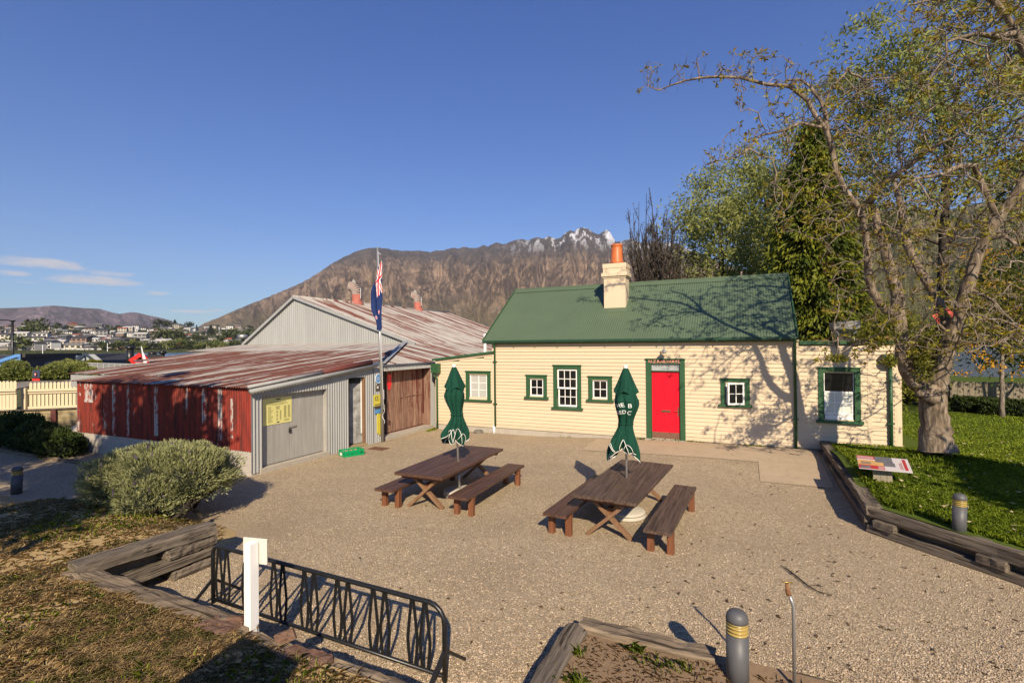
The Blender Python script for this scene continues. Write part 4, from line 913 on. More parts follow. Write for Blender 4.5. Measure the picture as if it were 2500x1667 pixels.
roof_rows((XSH, 0, ZSH + .01), (0, 1, 0), MV, MN, YG - .12, 35.0, -.08, Lm * .56, RUST_X); roof_rows((XSH, 0, ZSH + .01), (0, 1, 0), MV, MN, YG - .12, 35.0, Lm * .54, Lm, RUST_X, lift=.012)
GL = PY(597, 842, YG); LV = Vector((GL.x - XR_, 0, GL.z - ZR_)); Ll = LV.length; LV /= Ll; LN = Vector((-abs(LV.z), 0, abs(LV.x)))
roof_rows((XR_, 0, ZR_), (0, 1, 0), LV, LN, YG - .12, 35.0, 0, Ll + .3, RUST_X)
MB().tube([(XR_, YG - .15, ZR_ + .02), (XR_, 35, ZR_ + .02)], .09, 8).build('ridge_cap', RUST_X, shed, True)
for p0, p1 in (((XR_, ZR_), (XSH + .6, ZSH - .1)), ((XR_, ZR_), (GL.x, GL.z))):
    MB().beam((p0[0], YG - .13, p0[1] + .0), (p1[0], YG - .13, p1[1] + .02), .08, .13).build('barge_flashing', GALV2, shed)
n = 15; wx = (XSH + .5 - GL.x) / n
def gtop(x): return ZR_ - (x - XR_) * (ZR_ - ZSH) / (XSH - XR_) - .05 if x > XR_ else ZR_ - (XR_ - x) * (ZR_ - GL.z) / (XR_ - GL.x) - .05
for k in range(n):
    a = GL.x + wx * k; corr((0, YG, 0), (1, 0, 0), (0, 0, 1), (0, -1, 0), a, a + wx, 3.22, lambda u: max(3.23, gtop(u)), .15, .022).build('gable_sheet', GALV2, shed, True)
hp0, hp1 = Vector((XS + .1, 13.45, 2.64)), Vector((XSH + .2, YG - .35, ZSH + .06))
MB().beam(hp0 + Vector((0, 0, .0)), hp1 + Vector((0, 0, .0)), .22, .02).build('hip_flashing', GALV2, shed)
# verge flashings over the door wall
MB().tube([(XS + .13, YR - .12, zF(YR) - .10), (XS + .13, 13.15, zF(13.15) - .10)], .055, 10).build('verge_flashing', GALV2, shed, True)
MB().tube([(XS + .06, YR - .12, zF(YR) + .005), (XS + .06, 10.9, zF(10.9) + .01)], .05, 10).build('verge_flashing', GALV2, shed, True)
MB().tube([(XS + .05, 10.85, zF(10.85) + .02), (XS + .05, 12.95, zF(12.95) + .03)], .085, 10).build('rusty_flashing', MAROON, shed, True)
# roof cowls
COWLM = m_mottle('faded_cowl_iron', (.30, .20, .165), (.42, .37, .33), 4, .6)
def cowl(base, h, s, lab):
    r = .30 * s
    c = MB().lathe([(r * 1.35, -.3), (r * 1.35, .06 * s), (r * 1.05, .10 * s), (r, .16 * s), (r, .62 * s)], 20, base).build('roof_vent', plain('faded_red_vent', (0.36, 0.115, 0.085), .7, .35, 3) if 'faded_red_vent' not in MATS else MATS['faded_red_vent'], shed, True); c['label'] = lab
    MATS['faded_red_vent'] = c.data.materials[0]
    e = MB(); k = 7
    for i in range(k + 1):       # ribbed elbow turned towards the camera's left
        a = i / k * rad(80); p = Vector(base) + Vector((-(1 - math.cos(a)) * r * 1.6, -(1 - math.cos(a)) * r * .5, .60 * s + math.sin(a) * r * 1.7))
        d = Vector((-math.sin(a), -.3 * math.sin(a), math.cos(a))).normalized()
        e.tube([p - d * r * .13, p, p + d * r * .17], [r * .98, r * 1.08, r * 1.0], 18)
    e.build('cowl_elbow', COWLM, c, True)
    MB().prism([Vector(base) + Vector(v) * s for v in ((-.28, .0, 1.10), (-.05, .0, 1.18), (-.20, .02, 1.50), (-.34, .02, 1.55), (-.42, .0, 1.32))], (0, .02, 0)).build('wind_fin', GALV, c)
    MB().tube([Vector(base) + Vector((.36, -.05, .3)) * s, Vector(base) + Vector((.36, -.05, .95)) * s, Vector(base) + Vector((.1, 0, 1.0)) * s], .03, 6).build('stay_rod', STEEL, c)
v1 = PX(*s7(1195, 602), XR_ + .05); cowl((XR_ + .05, v1.y, ZR_ + .0), 1, .98, 'larger rusty red wind cowl on the ridge')
v2 = PX(*s7(1650, 642), XR_ + .05); cowl((XR_ + .05, v2.y, ZR_ + .0), 1, .96, 'farther red wind cowl on the ridge')
# small flue left of the gable
fl = PY(*r1(2145, 480), YG + 1); MB().lathe([(.10, -.5), (.10, .12), (.26, .14), (.28, .34), (.2, .40)], 14, fl).build('flue', STEEL, shed, True)
# signs fixed to the shed ------------------------------------------
YEL = plain('yellow_sign_paint', (0.60, 0.52, 0.06), .5, .1, 6); PALEYEL = plain('pale_yellow_sheet', (0.66, 0.62, 0.24), .5, .06, 2); SBLUE = plain('blue_sign_paint', (0.09, 0.26, 0.52), .5, .12, 6); SBROWN = plain('brown_sign', (0.07, 0.045, 0.03), .6, .2, 9); PRINT = plain('grey_print', (0.27, 0.25, 0.10), .7, .2, 30)
nb0, nb1 = PX(*t4(318, 640), DX), PX(*t4(686, 640), DX); zt0 = PX(*t4(500, 472), DX).z; zb0 = PX(*t4(500, 806), DX).z
nb = thing('notice_board', 'pale yellow printed notice on the left grey shed door', 'notice', (DX, (nb0.y + nb1.y) / 2, zb0))
W_, H_ = nb1.y - nb0.y, zt0 - zb0
MB().box(DX + .002, DX + .012, nb0.y, nb1.y, zb0, zt0).build('sheet', PALEYEL, nb)
pl = MB(); rr = random.Random(4)
def pline(u0, u1, v, h=.006): pl.box(DX + .0125, DX + .014, nb0.y + W_ * u0, nb0.y + W_ * u1, zt0 - H_ * v - h, zt0 - H_ * v)
pline(.22, .80, .17, .014); pline(.15, .86, .225, .016); pline(.3, .7, .27)
for i in range(26): pline(.17, .25 + .10 * rr.random(), .32 + i * .024)
for i in range(7): pline(.47 - .04 + .004 * i, .56 + .02 - .004 * i, .33 + i * .018)
for i in range(24):
    w = .02 + .012 * math.sin(i * .7); pline(.48 - w, .48 + w, .50 + i * .0155); pline(.60 - .025, .60 + .02, .50 + i * .0155)
for i in range(30): pline(.72, .79 + .02 * rr.random(), .34 + i * .016); pline(.86, .92 + .03 * rr.random(), .33 + i * .016)
for i in range(4): pline(.72, .92, .86 + i * .02)
pl.build('printed_lines', PRINT, nb)
MB().box(DX + .0125, DX + .0145, nb0.y + W_ * .44, nb0.y + W_ * .60, zt0 - H_ * .085, zt0 - H_ * .04).box(DX + .0125, DX + .0145, nb0.y + W_ * .46, nb0.y + W_ * .56, zb0 + .03, zb0 + .06).build('printed_emblem', DKLETTER, nb)
SXs = XS + .03
def wall_sign(f, x0, y0, x1, y1, name, label, cat, mat, off=0.0):
    p0, p1 = PX(*f(x0, (y0 + y1) / 2), SXs), PX(*f(x1, (y0 + y1) / 2), SXs); zt, zb = PX(*f((x0 + x1) / 2, y0), SXs).z, PX(*f((x0 + x1) / 2, y1), SXs).z
    t = thing(name, label, cat, (SXs, (p0.y + p1.y) / 2, zb)); MB().box(SXs + off, SXs + off + .012, p0.y, p1.y, zb, zt).build('panel', mat, t); return t, p0.y, p1.y, zb, zt
c = PX(*t5(618, 507), SXs); bs = thing('round_sign', 'round blue enamel sign numbered 201 on the shed wall', 'sign', (SXs, c.y, c.z)); R_ = .155
o = MB(); o.add([(SXs + .02, c.y + R_ * math.cos(a), c.z + R_ * math.sin(a)) for a in [2 * PI * k / 32 for k in range(32)]] + [(SXs + .005, c.y + R_ * math.cos(a), c.z + R_ * math.sin(a)) for a in [2 * PI * k / 32 for k in range(32)]], [tuple(range(32)), tuple(range(63, 31, -1))] + [(k, (k + 1) % 32, 32 + (k + 1) % 32, 32 + k)[::-1] for k in range(32)]).build('disc', SBLUE, bs)
MB().tube([(SXs + .021, c.y + R_ * .97 * math.cos(a), c.z + R_ * .97 * math.sin(a)) for a in [2 * PI * k / 32 for k in range(33)]], .008, 6).build('rim', WHLETTER, bs)
text_on('lettering', '201', .13, (SXs + .023, c.y - .02, c.z), (0, 1, 0), (0, 0, 1), plain('faded_number', (.62, .55, .48)), bs)
t, a, b, z0, z1 = wall_sign(t5, 584, 602, 636, 678, 'brown_sign', 'small brown sign with pale mark below the round blue sign', 'sign', SBROWN)
MB().box(SXs + .013, SXs + .015, a + .05, a + .13, z0 + .09, z0 + .13).box(SXs + .013, SXs + .015, a + .05, a + .07, z0 + .05, z0 + .09).box(SXs + .013, SXs + .015, a + .11, a + .13, z0 + .05, z0 + .09).build('pale_mark', WHLETTER, t)
wall_sign(t5, 678, 672, 706, 812, 'white_notice', 'narrow white notice right of the flagpole on the shed', 'notice', PAPER)
t, a, b, z0, z1 = wall_sign(t5, 554, 742, 668, 908, 'yellow_sign', 'yellow sign with crossed black bars behind the flagpole', 'sign', YEL)
for k in (0, 1):
    y_ = a + .09 + k * .10
    MB().beam((SXs + .014, y_ - .04, z0 + .17), (SXs + .014, y_ + .04, z0 + .33), .018, .003, (1, 0, 0)).build('black_bar', DKLETTER, t); MB().beam((SXs + .016, y_ - .04, z0 + .33), (SXs + .016, y_ + .04, z0 + .17), .018, .003, (1, 0, 0)).build('black_bar', DKLETTER, t)
MB().box(SXs + .0125, SXs + .015, a + .05, b - .02, z0 + .03, z0 + .06).build('black_bar', DKLETTER, t)
t, a, b, z0, z1 = wall_sign(t5, 570, 914, 662, 1018, 'blue_sign', 'sky blue sign with brown top band under the yellow sign', 'sign', SBLUE)
MB().box(SXs + .013, SXs + .015, a, b, z1 - .09, z1).build('band', SBROWN, t)
for k, (x0, x1) in enumerate(((604, 626), (632, 652))):
    wall_sign(t5, x0, 1022, x1, 1310 + 25 * k, 'yellow_strip', 'left long yellow strip below the blue sign' if k == 0 else 'right long yellow strip below the blue sign', 'strip', YEL)
# ------------------------------------------------------------------ tables, benches, umbrellas
def rnd_beam(mb, p0, p1, w, h, seed, jit=.012, nseg=10, up=(0, 0, 1)):
    """weathered timber: a beam with uneven faces and worn edges"""
    rr = random.Random(seed); p0, p1, up = Vector(p0), Vector(p1), Vector(up); d = p1 - p0; t = d.normalized(); sd = t.cross(up).normalized(); u = sd.cross(t); c = min(w, h) * .10
    prof = [(-w / 2 + c, -h / 2), (w / 2 - c, -h / 2), (w / 2, -h / 2 + c), (w / 2, h / 2 - c), (w / 2 - c, h / 2), (0, h / 2), (-w / 2 + c, h / 2), (-w / 2, h / 2 - c), (-w / 2, -h / 2 + c)]
    n = len(prof); vs = []
    for i in range(nseg + 1):
        q = p0 + d * (i / nseg)
        for a, b in prof: vs.append(q + sd * (a + rr.gauss(0, jit * .6)) + u * (b + rr.gauss(0, jit * .6)) + t * (rr.gauss(0, jit) if i in (0, nseg) else 0))
    fs = [(i * n + j, i * n + (j + 1) % n, (i + 1) * n + (j + 1) % n, (i + 1) * n + j) for i in range(nseg) for j in range(n)] + [tuple(range(n))[::-1], tuple(nseg * n + j for j in range(n))]
    return mb.add(vs, fs)
def make_table(label, x0, x1, y0, y1, ztop, npl, mat, rz):
    W, L = x1 - x0, y1 - y0
    t = thing('picnic_table', label, 'table', ((x0 + x1) / 2, (y0 + y1) / 2, 0), rz, 'long timber tables in the gravel yard')
    pw = W / npl
    for k in range(npl):
        a = -W / 2 + pw * k; dl = random.uniform(-.012, .012)
        rnd_beam(MB(), (a + pw / 2, -L / 2 + dl, ztop - .028 + random.uniform(-.002, .002)), (a + pw / 2, L / 2 + dl, ztop - .028), pw - .006, .056, k + 5, .0015, 6).build('plank', mat, t, False, world=False)
    for s in (-1, 1):
        yl = s * (L / 2 - .28); zt = ztop - .06
        MB().box(-W / 2 + .08, W / 2 - .08, yl - .045 + .1 * s, yl + .045 + .1 * s, zt - .07, zt - .002).build('cleat', LEGW, t, False, .004, False)
        for q in (-1, 1):
            MB().beam((q * .37, yl + .032 * q, .0), (-q * .37, yl + .032 * q, zt - .0), .058, .10, (0, 1, 0)).build('leg', LEGP, t, False, .004, False)
        MB().beam((0, yl, .33), (0, yl + s * .075, .33), .05, .05).build('stretcher_end', LEGP, t, False, .004, False)
    MB().box(-.045, .045, -L / 2 + .33, L / 2 - .33, .36, .46).build('stretcher', LEGW, t, False, .004, False)
    return t
def make_bench(label, x0, x1, y0, y1, zt, mat, rz=0.0):
    W, L = x1 - x0, y1 - y0
    t = thing('timber_bench', label, 'bench', ((x0 + x1) / 2, (y0 + y1) / 2, 0), rz, 'timber benches beside the tables')
    for k in (0, 1):
        a = -W / 2 + W / 2 * k; rnd_beam(MB(), (a + W / 4, -L / 2, zt - .026), (a + W / 4, L / 2, zt - .026), W / 2 - .005, .052, k + 31, .0015, 6).build('seat_plank', mat, t, False, world=False)
    for s in (-1, 1):
        yl = s * (L / 2 - .26)
        for q in (-1, 1): MB().box(q * (W / 2 - .06) - .05, q * (W / 2 - .06) + .05, yl - .05, yl + .05, -.03, zt - .054).build('leg', LEGW, t, False, .005, False)
        MB().box(-W / 2 + .02, W / 2 - .02, yl + s * -.085, yl + s * -.052, zt - .13, zt - .054).build('cleat', LEGW, t, False, .004, False)
    MB().box(-.03, .03, -L / 2 + .32, L / 2 - .32, zt - .15, zt - .056).build('stretcher', LEGW, t, False, .004, False)
    return t
make_table('dark brown timber table nearest the grey shed doors, beside the left umbrella', -6.32, -5.21, 8.02, 10.86, .71, 4, TABLE, rad(1.8))
make_table('greyer brown timber table of the right umbrella, nearer the red door', -2.50, -1.41, 7.96, 10.80, .71, 6, TABLE2, rad(-4.2))
make_bench('timber bench left of the left table, partly hidden under its top', -6.66, -6.22, 7.84, 10.5, .40, TABLE, rad(1.4))
make_bench('timber bench right of the left table, in front of the small windows', -5.05, -4.62, 7.98, 10.73, .40, TABLE, rad(1.0))
make_bench('timber bench left of the right table, mostly hidden by its top', -2.98, -2.55, 7.80, 10.5, .40, TABLE, rad(-3.5))
make_bench('greyed timber bench at the far right of the yard tables', -1.32, -.90, 7.70, 10.40, .40, TABLE2, rad(-3.0))

def m_canvas():
    m, g, b = material('green_canvas', .85, .15); p = g.pos()
    c = g.mix(g.noise(p, 4, 5, .6), (0.005, 0.038, 0.022), (0.011, 0.066, 0.042))
    setc(g, b, c, bump=g.bump(g.noise(g.map(p, (16, 16, 4)), 1.0, 4, .6, 1.2), .75, .03)); return m
CANVAS = m_canvas(); PIPING = plain('white_piping', (0.75, 0.73, 0.66), .7, .05)
def umbrella(label, x, y, top, hem, lean, seed, text=None, skirt=1.0, twist=0.0):
    """closed market umbrella: pole, base, tied canopy with a flared hem edged in white"""
    rr = random.Random(seed)
    t = thing('closed_umbrella', label, 'umbrella', (x, y, 0), 0, 'closed green umbrellas standing through the tables'); t.rotation_euler = (lean[0], lean[1], 0)
    MB().lathe([(.33, 0.0), (.345, .02), (.345, .055), (.30, .062), (.30, .07), (.335, .075), (.335, .11), (.31, .125), (.06, .135)], 36).build('base_disc', BASEC, t, True, world=False)
    MB().tube([(0, 0, .12), (0, 0, .50)], .031, 14).build('base_sleeve', STEEL, t, True, world=False)
    MB().tube([(0, 0, .12), (0, 0, top - .06)], .022, 14).build('pole', ALU, t, True, world=False)
    MB().lathe([(.035, 0), (.042, .01), (.042, .06), (.03, .075), (.01, .08)], 14, (0, 0, top - .075)).build('cap', PIPING, t, True, world=False)
    H = top - .06 - hem; nth, nz = 140, 60; ph = [rr.uniform(0, 6.28) for _ in range(6)]
    def R(v):     # v: 0 at top, 1 at hem
        if v < .36: return .05 + .15 * (v / .36) ** .8
        if v < .66: return .21 - .095 * sstep(.40, .66, v)
        return .115 + .145 * skirt * sstep(.65, .96, v)
    lob = [rr.uniform(.75, 1.25) for _ in range(7)]
    def crease(th, n, p):       # rounded lobes with sharp valleys between
        x = th * n / (2 * PI) + p; k = int(math.floor(x)); f = x - k
        return (math.sin(PI * f) ** .55 - .72) * lob[k % 7]
    def surf(th, v):
        thw = th + .22 * math.sin(2 * th + ph[0]) + .10 * math.sin(v * 7 + ph[1]) + twist * (v - .6)
        a = .10 + .16 * sstep(.25, .45, v) - .06 * sstep(.36, .46, v) + .06 * sstep(.5, .56, v) + .22 * sstep(.56, .66, v) + .12 * sstep(.70, .95, v)
        f = 1 + a * 1.5 * crease(thw, 7, ph[2]) + .05 * math.cos(15 * th + 9 * v + ph[3]) * sstep(.5, .7, v) + .06 * math.sin(th + ph[4])
        r = float(R(v)) * max(.3, f)
        z = top - .06 - H * v
        if v > .66:
            q = ((v - .66) / .34); z += (-.13 * crease(thw, 7, ph[2]) + .09 * math.cos(2 * th + ph[5]) + .04 * math.cos(5 * th + ph[4])) * q ** 1.6
            r *= 1 - .22 * q ** 5 * (.5 + .5 * math.sin(3 * th + ph[1]))
        bx = -.07 * (skirt - 1) * 8 * sstep(.66, .92, v)
        bx += .028 * math.sin(6 * v + ph[0]) * sstep(.25, .45, v)
        return Vector((r * math.cos(th) + bx, r * math.sin(th) + .02 * math.sin(5 * v + ph[2]) * sstep(.25, .45, v), z))
    V = [surf(2 * PI * i / nth, v) for v in np.linspace(.24, 1, nz) for i in range(nth)]
    Fq = [(j * nth + i, (j + 1) * nth + i, (j + 1) * nth + (i + 1) % nth, j * nth + (i + 1) % nth) for j in range(nz - 1) for i in range(nth)]
    cano = MB().add(V, Fq).build('canopy', CANVAS, t, True, world=False)
    # upper vent cap flares over the tied body
    def cap_s(th, w):
        v = .0 + .29 * w; r = (.042 + .165 * w ** .85) * (1 + .10 * w * math.cos(4 * th + ph[1]) + .05 * w * math.cos(9 * th + ph[2])); z = top - .06 - H * v - (.05 * math.cos(4 * th + ph[1] + 3.1) + .02 * math.cos(th)) * w ** 3
        return Vector((r * math.cos(th), r * math.sin(th), z))
    V = [cap_s(2 * PI * i / nth, w) for w in np.linspace(0, 1, 16) for i in range(nth)] + [cap_s(2 * PI * i / nth, 1) + Vector((0, 0, -.012)) for i in range(nth)]
    MB().add(V, [(j * nth + i, (j + 1) * nth + i, (j + 1) * nth + (i + 1) % nth, j * nth + (i + 1) % nth) for j in range(16) for i in range(nth)]).build('vent_flap', CANVAS, t, True, world=False)
    MB().tube([surf(2 * PI * i / nth, 1.0) for i in range(nth + 1)], .0065, 6, False).build('hem_piping', PIPING, cano, True)
    V = [surf(2 * PI * i / 48, .655) * 1.0 for i in range(49)]; MB().tube([Vector((p.x * 1.03, p.y * 1.03, p.z)) for p in V], .012, 6, False).build('tie', CANVAS, cano, True)
    # folds of the loose hem, edged in white
    for k in range(4):
        th = rr.uniform(-2.4, -.5); w = rr.uniform(.25, .4); v0 = rr.uniform(.76, .86)
        e = [surf(th + w * (2 * s - 1), v0 + (1.0 - v0) * (.25 + 1.5 * (s - .5) ** 2 * 2)) * 1.0 + Vector((math.cos(th), math.sin(th), 0)) * (.03 + .02 * math.sin(PI * s)) for s in np.linspace(0, 1, 14)]
        inner = [surf(th + w * (2 * s - 1) * .8, v0) for s in np.linspace(0, 1, 14)]
        MB().add(e + inner, [(i, i + 1, 14 + i + 1, 14 + i) for i in range(13)]).build('hem_fold', CANVAS, cano, True)
        MB().tube(e, .0058, 6).build('hem_piping', PIPING, cano, True)
    if text:
        for body, size, v, th0, rot in text:
            vs, fs = text_geo(body, size); out = []
            for p in vs:
                c_, s_ = math.cos(rot), math.sin(rot); qx, qz = p.x * c_ - p.y * s_, p.x * s_ + p.y * c_
                th = th0 + qx / .18; vv = v - qz / H; q = surf(th, vv); out.append(q + Vector((math.cos(th), math.sin(th), 0)) * .007)
            MB().add(out, fs).build('lettering', WHLETTER, cano)
    return t
u1 = G(1113, 1214, .0); u2 = G(*s2(1112, 985), .12)
th_c = -PI / 2 - .1
umbrella('closed green umbrella with wide ruffled skirt through the left table', -5.55, 9.30, PY(*(1060 + 250 * .1594, 880 + 55 * .1594), 9.3).z, 1.17, (rad(.3), rad(-2.2)), 11, [('THE', .11, .43, th_c - 1.25, .3), ('SHED', .10, .53, th_c - 1.2, .2)], 1.10, .4)
umbrella('closed green umbrella lettered in white through the right table', -1.98, 9.36, PY(*(1480 + 345 * .1594, 880 + 70 * .1594), 9.3).z, 1.17, (rad(.2), rad(.2)), 23, [('THE', .105, .435, th_c - .48, .25), ('B', .11, .43, th_c + .50, 0), ('SHED', .095, .515, th_c - .42, .2), ('C', .105, .515, th_c + .52, 0)], 1.02, 0.0)

# ------------------------------------------------------------------ bicycle rack and sign post
ra_, rb_ = G(*r8(237, 740)), G(*r8(2138, 1390)); RH = .72
rack = thing('bicycle_rack', 'black tubular steel bicycle rack on the gravel below the bank', 'bike rack', ((ra_.x + rb_.x) / 2, (ra_.y + rb_.y) / 2, 0))
rd = (rb_ - ra_).normalized(); rl = (rb_ - ra_).length; rn = Vector((-rd.y, rd.x, 0))
def rp(s, z, o=0.0): q = ra_ + rd * s + rn * o; return Vector((q.x, q.y, z))
cr = .11; fr = [rp(0, .0)] + [rp(0, RH - cr)] + [rp(cr - cr * math.cos(a), RH - cr + cr * math.sin(a)) for a in (.4, .8, 1.2)] + [rp(cr, RH), rp(rl - cr * 1.6, RH)] + [rp(rl - cr * 1.6 + cr * 1.6 * math.sin(a), RH - cr * 1.6 + cr * 1.6 * math.cos(a)) for a in (.4, .8, 1.2)] + [rp(rl, RH - cr * 1.6), rp(rl, 0)]
MB().tube(fr, .024, 12).build('frame_tube', BLACKM, rack, True)
MB().tube([rp(0, .05), rp(rl, .05)], .02, 10).build('bottom_rail', BLACKM, rack, True)
for k in range(7):
    s0 = rl * (.055 + k * .143)
    for q in (-1, 1):
        c = s0 + q * .075; h = MB()
        for w in (-1, 1):
            pts = [rp(c + w * .012, RH - .01), rp(c + w * .035, RH - .2, .0), rp(c + w * .058, RH * .45), rp(c + w * .05, .2), rp(c + w * .03, .05)]
            for a, b in zip(pts[:-1], pts[1:]): h.beam(a, b, .032, .010, rn)
        h.build('hoop', BLACKM, rack)
for s in (0, rl):
    for q in (-1, 1): MB().beam(rp(s, .30), rp(s, .015, q * .36), .03, .03).build('foot_brace', BLACKM, rack)
    
sp = G(*r8(552, 922), .5); ptop = None
v = ray(*r8(547, 250)); tt = (v.x * sp.x + v.y * sp.y) / (v.x ** 2 + v.y ** 2); ptop = (CAM + v * tt).z
post = thing('sign_post', 'square white post with blank cream sign board, seen from behind, at the bank edge', 'sign', (sp.x, sp.y, .4))
MB().box(sp.x - .045, sp.x + .045, sp.y - .045, sp.y + .045, .25, ptop).add([(sp.x - .045, sp.y - .045, ptop), (sp.x + .045, sp.y - .045, ptop), (sp.x + .045, sp.y + .045, ptop), (sp.x - .045, sp.y + .045, ptop), (sp.x, sp.y, ptop + .02)], [(0, 1, 4), (1, 2, 4), (2, 3, 4), (3, 0, 4)]).build('post', WHITE, post)
po = post; po.rotation_euler = (0, 0, 0)
bdir = Vector((math.cos(rad(12)), math.sin(rad(12)), 0)); bn = Vector((-bdir.y, bdir.x, 0)); bc = Vector((sp.x, sp.y, ptop - .10)) + bn * .056
MB().obox(bc, bdir * .135, bn * .008, (0, 0, .125)).build('sign_board', plain('cream_board', (.62, .58, .50), .6, .05), post, False, .004)

# ------------------------------------------------------------------ timber retaining edges
def sleeper_wall(name, label, cat='retaining wall'): return thing(name, label, cat, (0, 0, 0))
def slp(par, p0, p1, w, h, seed, mat, jit=.010, nseg=12):
    rnd_beam(MB(), p0, p1, w, h, seed, jit, nseg).build('sleeper', mat, par)
rw = thing('sleeper_wall', 'open crib wall of grey sleepers holding up the green lawn', 'retaining wall', (1.93, 10.3, 0))
slp(rw, (2.05, 16.1, .42), (2.03, 12.4, .40), .25, .15, 1, SLY); slp(rw, (2.04, 12.36, .385), (2.01, 10.22, .345), .25, .16, 2, SLY)
slp(rw, (1.97, 16.0, .20), (1.95, 10.3, .175), .16, .12, 3, SLY); slp(rw, (1.99, 15.9, .05), (1.97, 10.3, .035), .16, .10, 4, SLY)
for i, y in enumerate((15.3, 14.0, 12.7, 11.5)):
    slp(rw, (1.93, y, .285), (2.6, y, .285), .16, .09, 20 + i, SLX, .01, 5); slp(rw, (1.93, y + .3, .115), (2.6, y + .3, .115), .16, .07, 30 + i, SLX, .01, 5)
dd = Vector((1.18, -1.25, 0)).normalized(); c0 = Vector((1.93, 10.22, 0)); dn = Vector((-dd.y, dd.x, 0))
def dp_(s, z, o=0): q = c0 + dd * s + dn * o; return (q.x, q.y, z)
slp(rw, dp_(0, .31, .10), dp_(3.0, .32, .10), .22, .17, 6, SLD); slp(rw, dp_(3.02, .32, .10), dp_(6.0, .33, .10), .22, .17, 7, SLD); slp(rw, dp_(.0, .06, .03), dp_(2.9, .05, .03), .18, .12, 8, SLD); slp(rw, dp_(2.92, .05, .03), dp_(6.0, .05, .03), .18, .12, 9, SLD)
for s_ in (.12, 1.55, 3.3): slp(rw, dp_(s_, .175, .0), dp_(s_ + .32, .175, .0), .16, .13, 40 + int(s_ * 10), SLD, .008, 4)
MB().prism([(2.13, 16.1, -.1), (2.13, 10.5, -.1), (2.13, 10.5, .36), (2.13, 16.1, .40)], (.03, 0, 0)).build('earth_face', SOIL, rw)
MB().prism([dp_(0, -.1, .16), dp_(6, -.1, .16), dp_(6, .36, .16), dp_(0, .36, .16)], dn * .03).build('earth_face', SOIL, rw)
cw_ = thing('sleeper_wall', 'low crib corner of grey sleepers below the lavender bush', 'retaining wall', (-7.3, 4.2, 0))
slp(cw_, (-7.42, 3.28, .51), (-7.27, 4.95, .50), .30, .16, 51, SLY)
for i, (z, y0) in enumerate(((.355, 4.25), (.06, 4.3))): slp(cw_, (-7.24, y0, z), (-7.22, 4.92, z), .24, .12, 52 + i, SLY)
slp(cw_, (-7.26, 3.35, .21), (-7.22, 4.93, .21), .22, .13, 55, SLY); slp(cw_, (-7.30, 4.86, .34), (-8.2, 4.95, .30), .2, .14, 56, SLX, .012, 6)
MB().box(-7.5, -7.42, 3.2, 4.9, -.1, .42).build('earth_face', SOIL, cw_)
es = thing('sleeper_edging', 'long line of worn sleepers edging the dry grass behind the bicycle rack', 'edging', (-5, 3.3, .4))
slp(es, (-7.45, 3.32, .43), (-4.35, 3.27, .42), .27, .18, 61, SLX, .018, 18); slp(es, (-4.30, 3.20, .41), (-2.35, 3.22, .40), .24, .16, 62, SLX, .022, 14)
MB().box(-7.4, -2.0, 3.26, 3.32, -.1, .36).build('earth_face', SOIL, es)
for x0, x1, y, z, w, sd in ((-4.80, -4.42, 3.20, .505, .22, 63), (-3.70, -3.25, 3.20, .485, .22, 64)): slp(es, (x0, y, z), (x1, y, z), w, .06, sd, REDWOOD, .014, 6)
MB().beam((-3.93, 3.28, .50), (-3.78, 3.36, .56), .03, .10).build('broken_board', REDWOOD, es); MB().beam((-4.62, 3.30, .52), (-4.44, 3.34, .55), .03, .07).build('broken_board', REDWOOD, es)
be = thing('sleeper_edging', 'weathered sleepers edging the bark bed with the nearest bollard', 'edging', (-.5, 5.0, .2))
slp(be, (-1.56, 5.06, .22), (-.25, 5.02, .21), .22, .20, 71, SLX, .014, 10); slp(be, (-.22, 5.00, .155), (3.4, 5.12, .14), .22, .20, 72, SLX, .014, 16); slp(be, (-1.57, 4.93, .225), (-1.60, 1.5, .215), .22, .20, 73, SLY, .014, 14)
pe = thing('path_edging', 'thin timber edging along the shaded gravel path by the dark shrubs', 'edging', (-18, 7.45, 0))
MB().beam((-30, 7.35, .02), (-16.2, 7.60, .02), .05, .14).build('board', SLX, pe); MB().beam((-16.2, 7.60, .02), (-15.9, 8.2, .02), .05, .12).build('board', SLY, pe)

# ------------------------------------------------------------------ bollards, tap, crate, panel
def bollard(label, base, h, r=.085, lean=(0, 0)):
    t = thing('bollard_light', label, 'bollard', base, 0, 'round topped bollard lights'); t.rotation_euler = (lean[0], lean[1], 0)
    MB().lathe([(r, -.1), (r, h * .66)], 28).build('post', GREYBOL, t, True, world=False)
    MB().lathe([(r * .80, h * .655), (r * .80, h * .84)], 28).build('lens', AMBER, t, True, world=False)
    for k in range(4):
        z = h * (.665 + k * .048); MB().lathe([(r * .82, z), (r * .99, z + h * .010), (r * .99, z + h * .022), (r * .82, z + h * .034)], 28).build('louvre', AMBER, t, True, world=False)
    MB().lathe([(r * .9, h * .835), (r, h * .84), (r * 1.0, h * .875), (r * .93, h * .925), (r * .75, h * .968), (r * .45, h * .992), (.001, h)], 28).build('dome_cap', GREYBOL, t, True, world=False)
    return t
def hgt(base, px):
    v = ray(*px); tt = (v.x * base.x + v.y * base.y) / (v.x ** 2 + v.y ** 2); return (CAM + v * tt).z - base.z
b1 = G(*s3(1620, 905), .27); bollard('grey bollard light with amber lens, nearest, in the bark bed', b1, hgt(b1, s3(1612, 403)), .092)
b2 = G(*r5(1402, 1268), .40); bollard('grey bollard light standing on the green lawn', b2, hgt(b2, r5(1424, 1012)), .085, (0, rad(1.5)))
b3 = G(*t8(262, 1420), .06); bollard('dark bollard light leaning over the path at the far left', b3, hgt(b3, t8(335, 1030)) + .02, .10, (0, rad(5)))
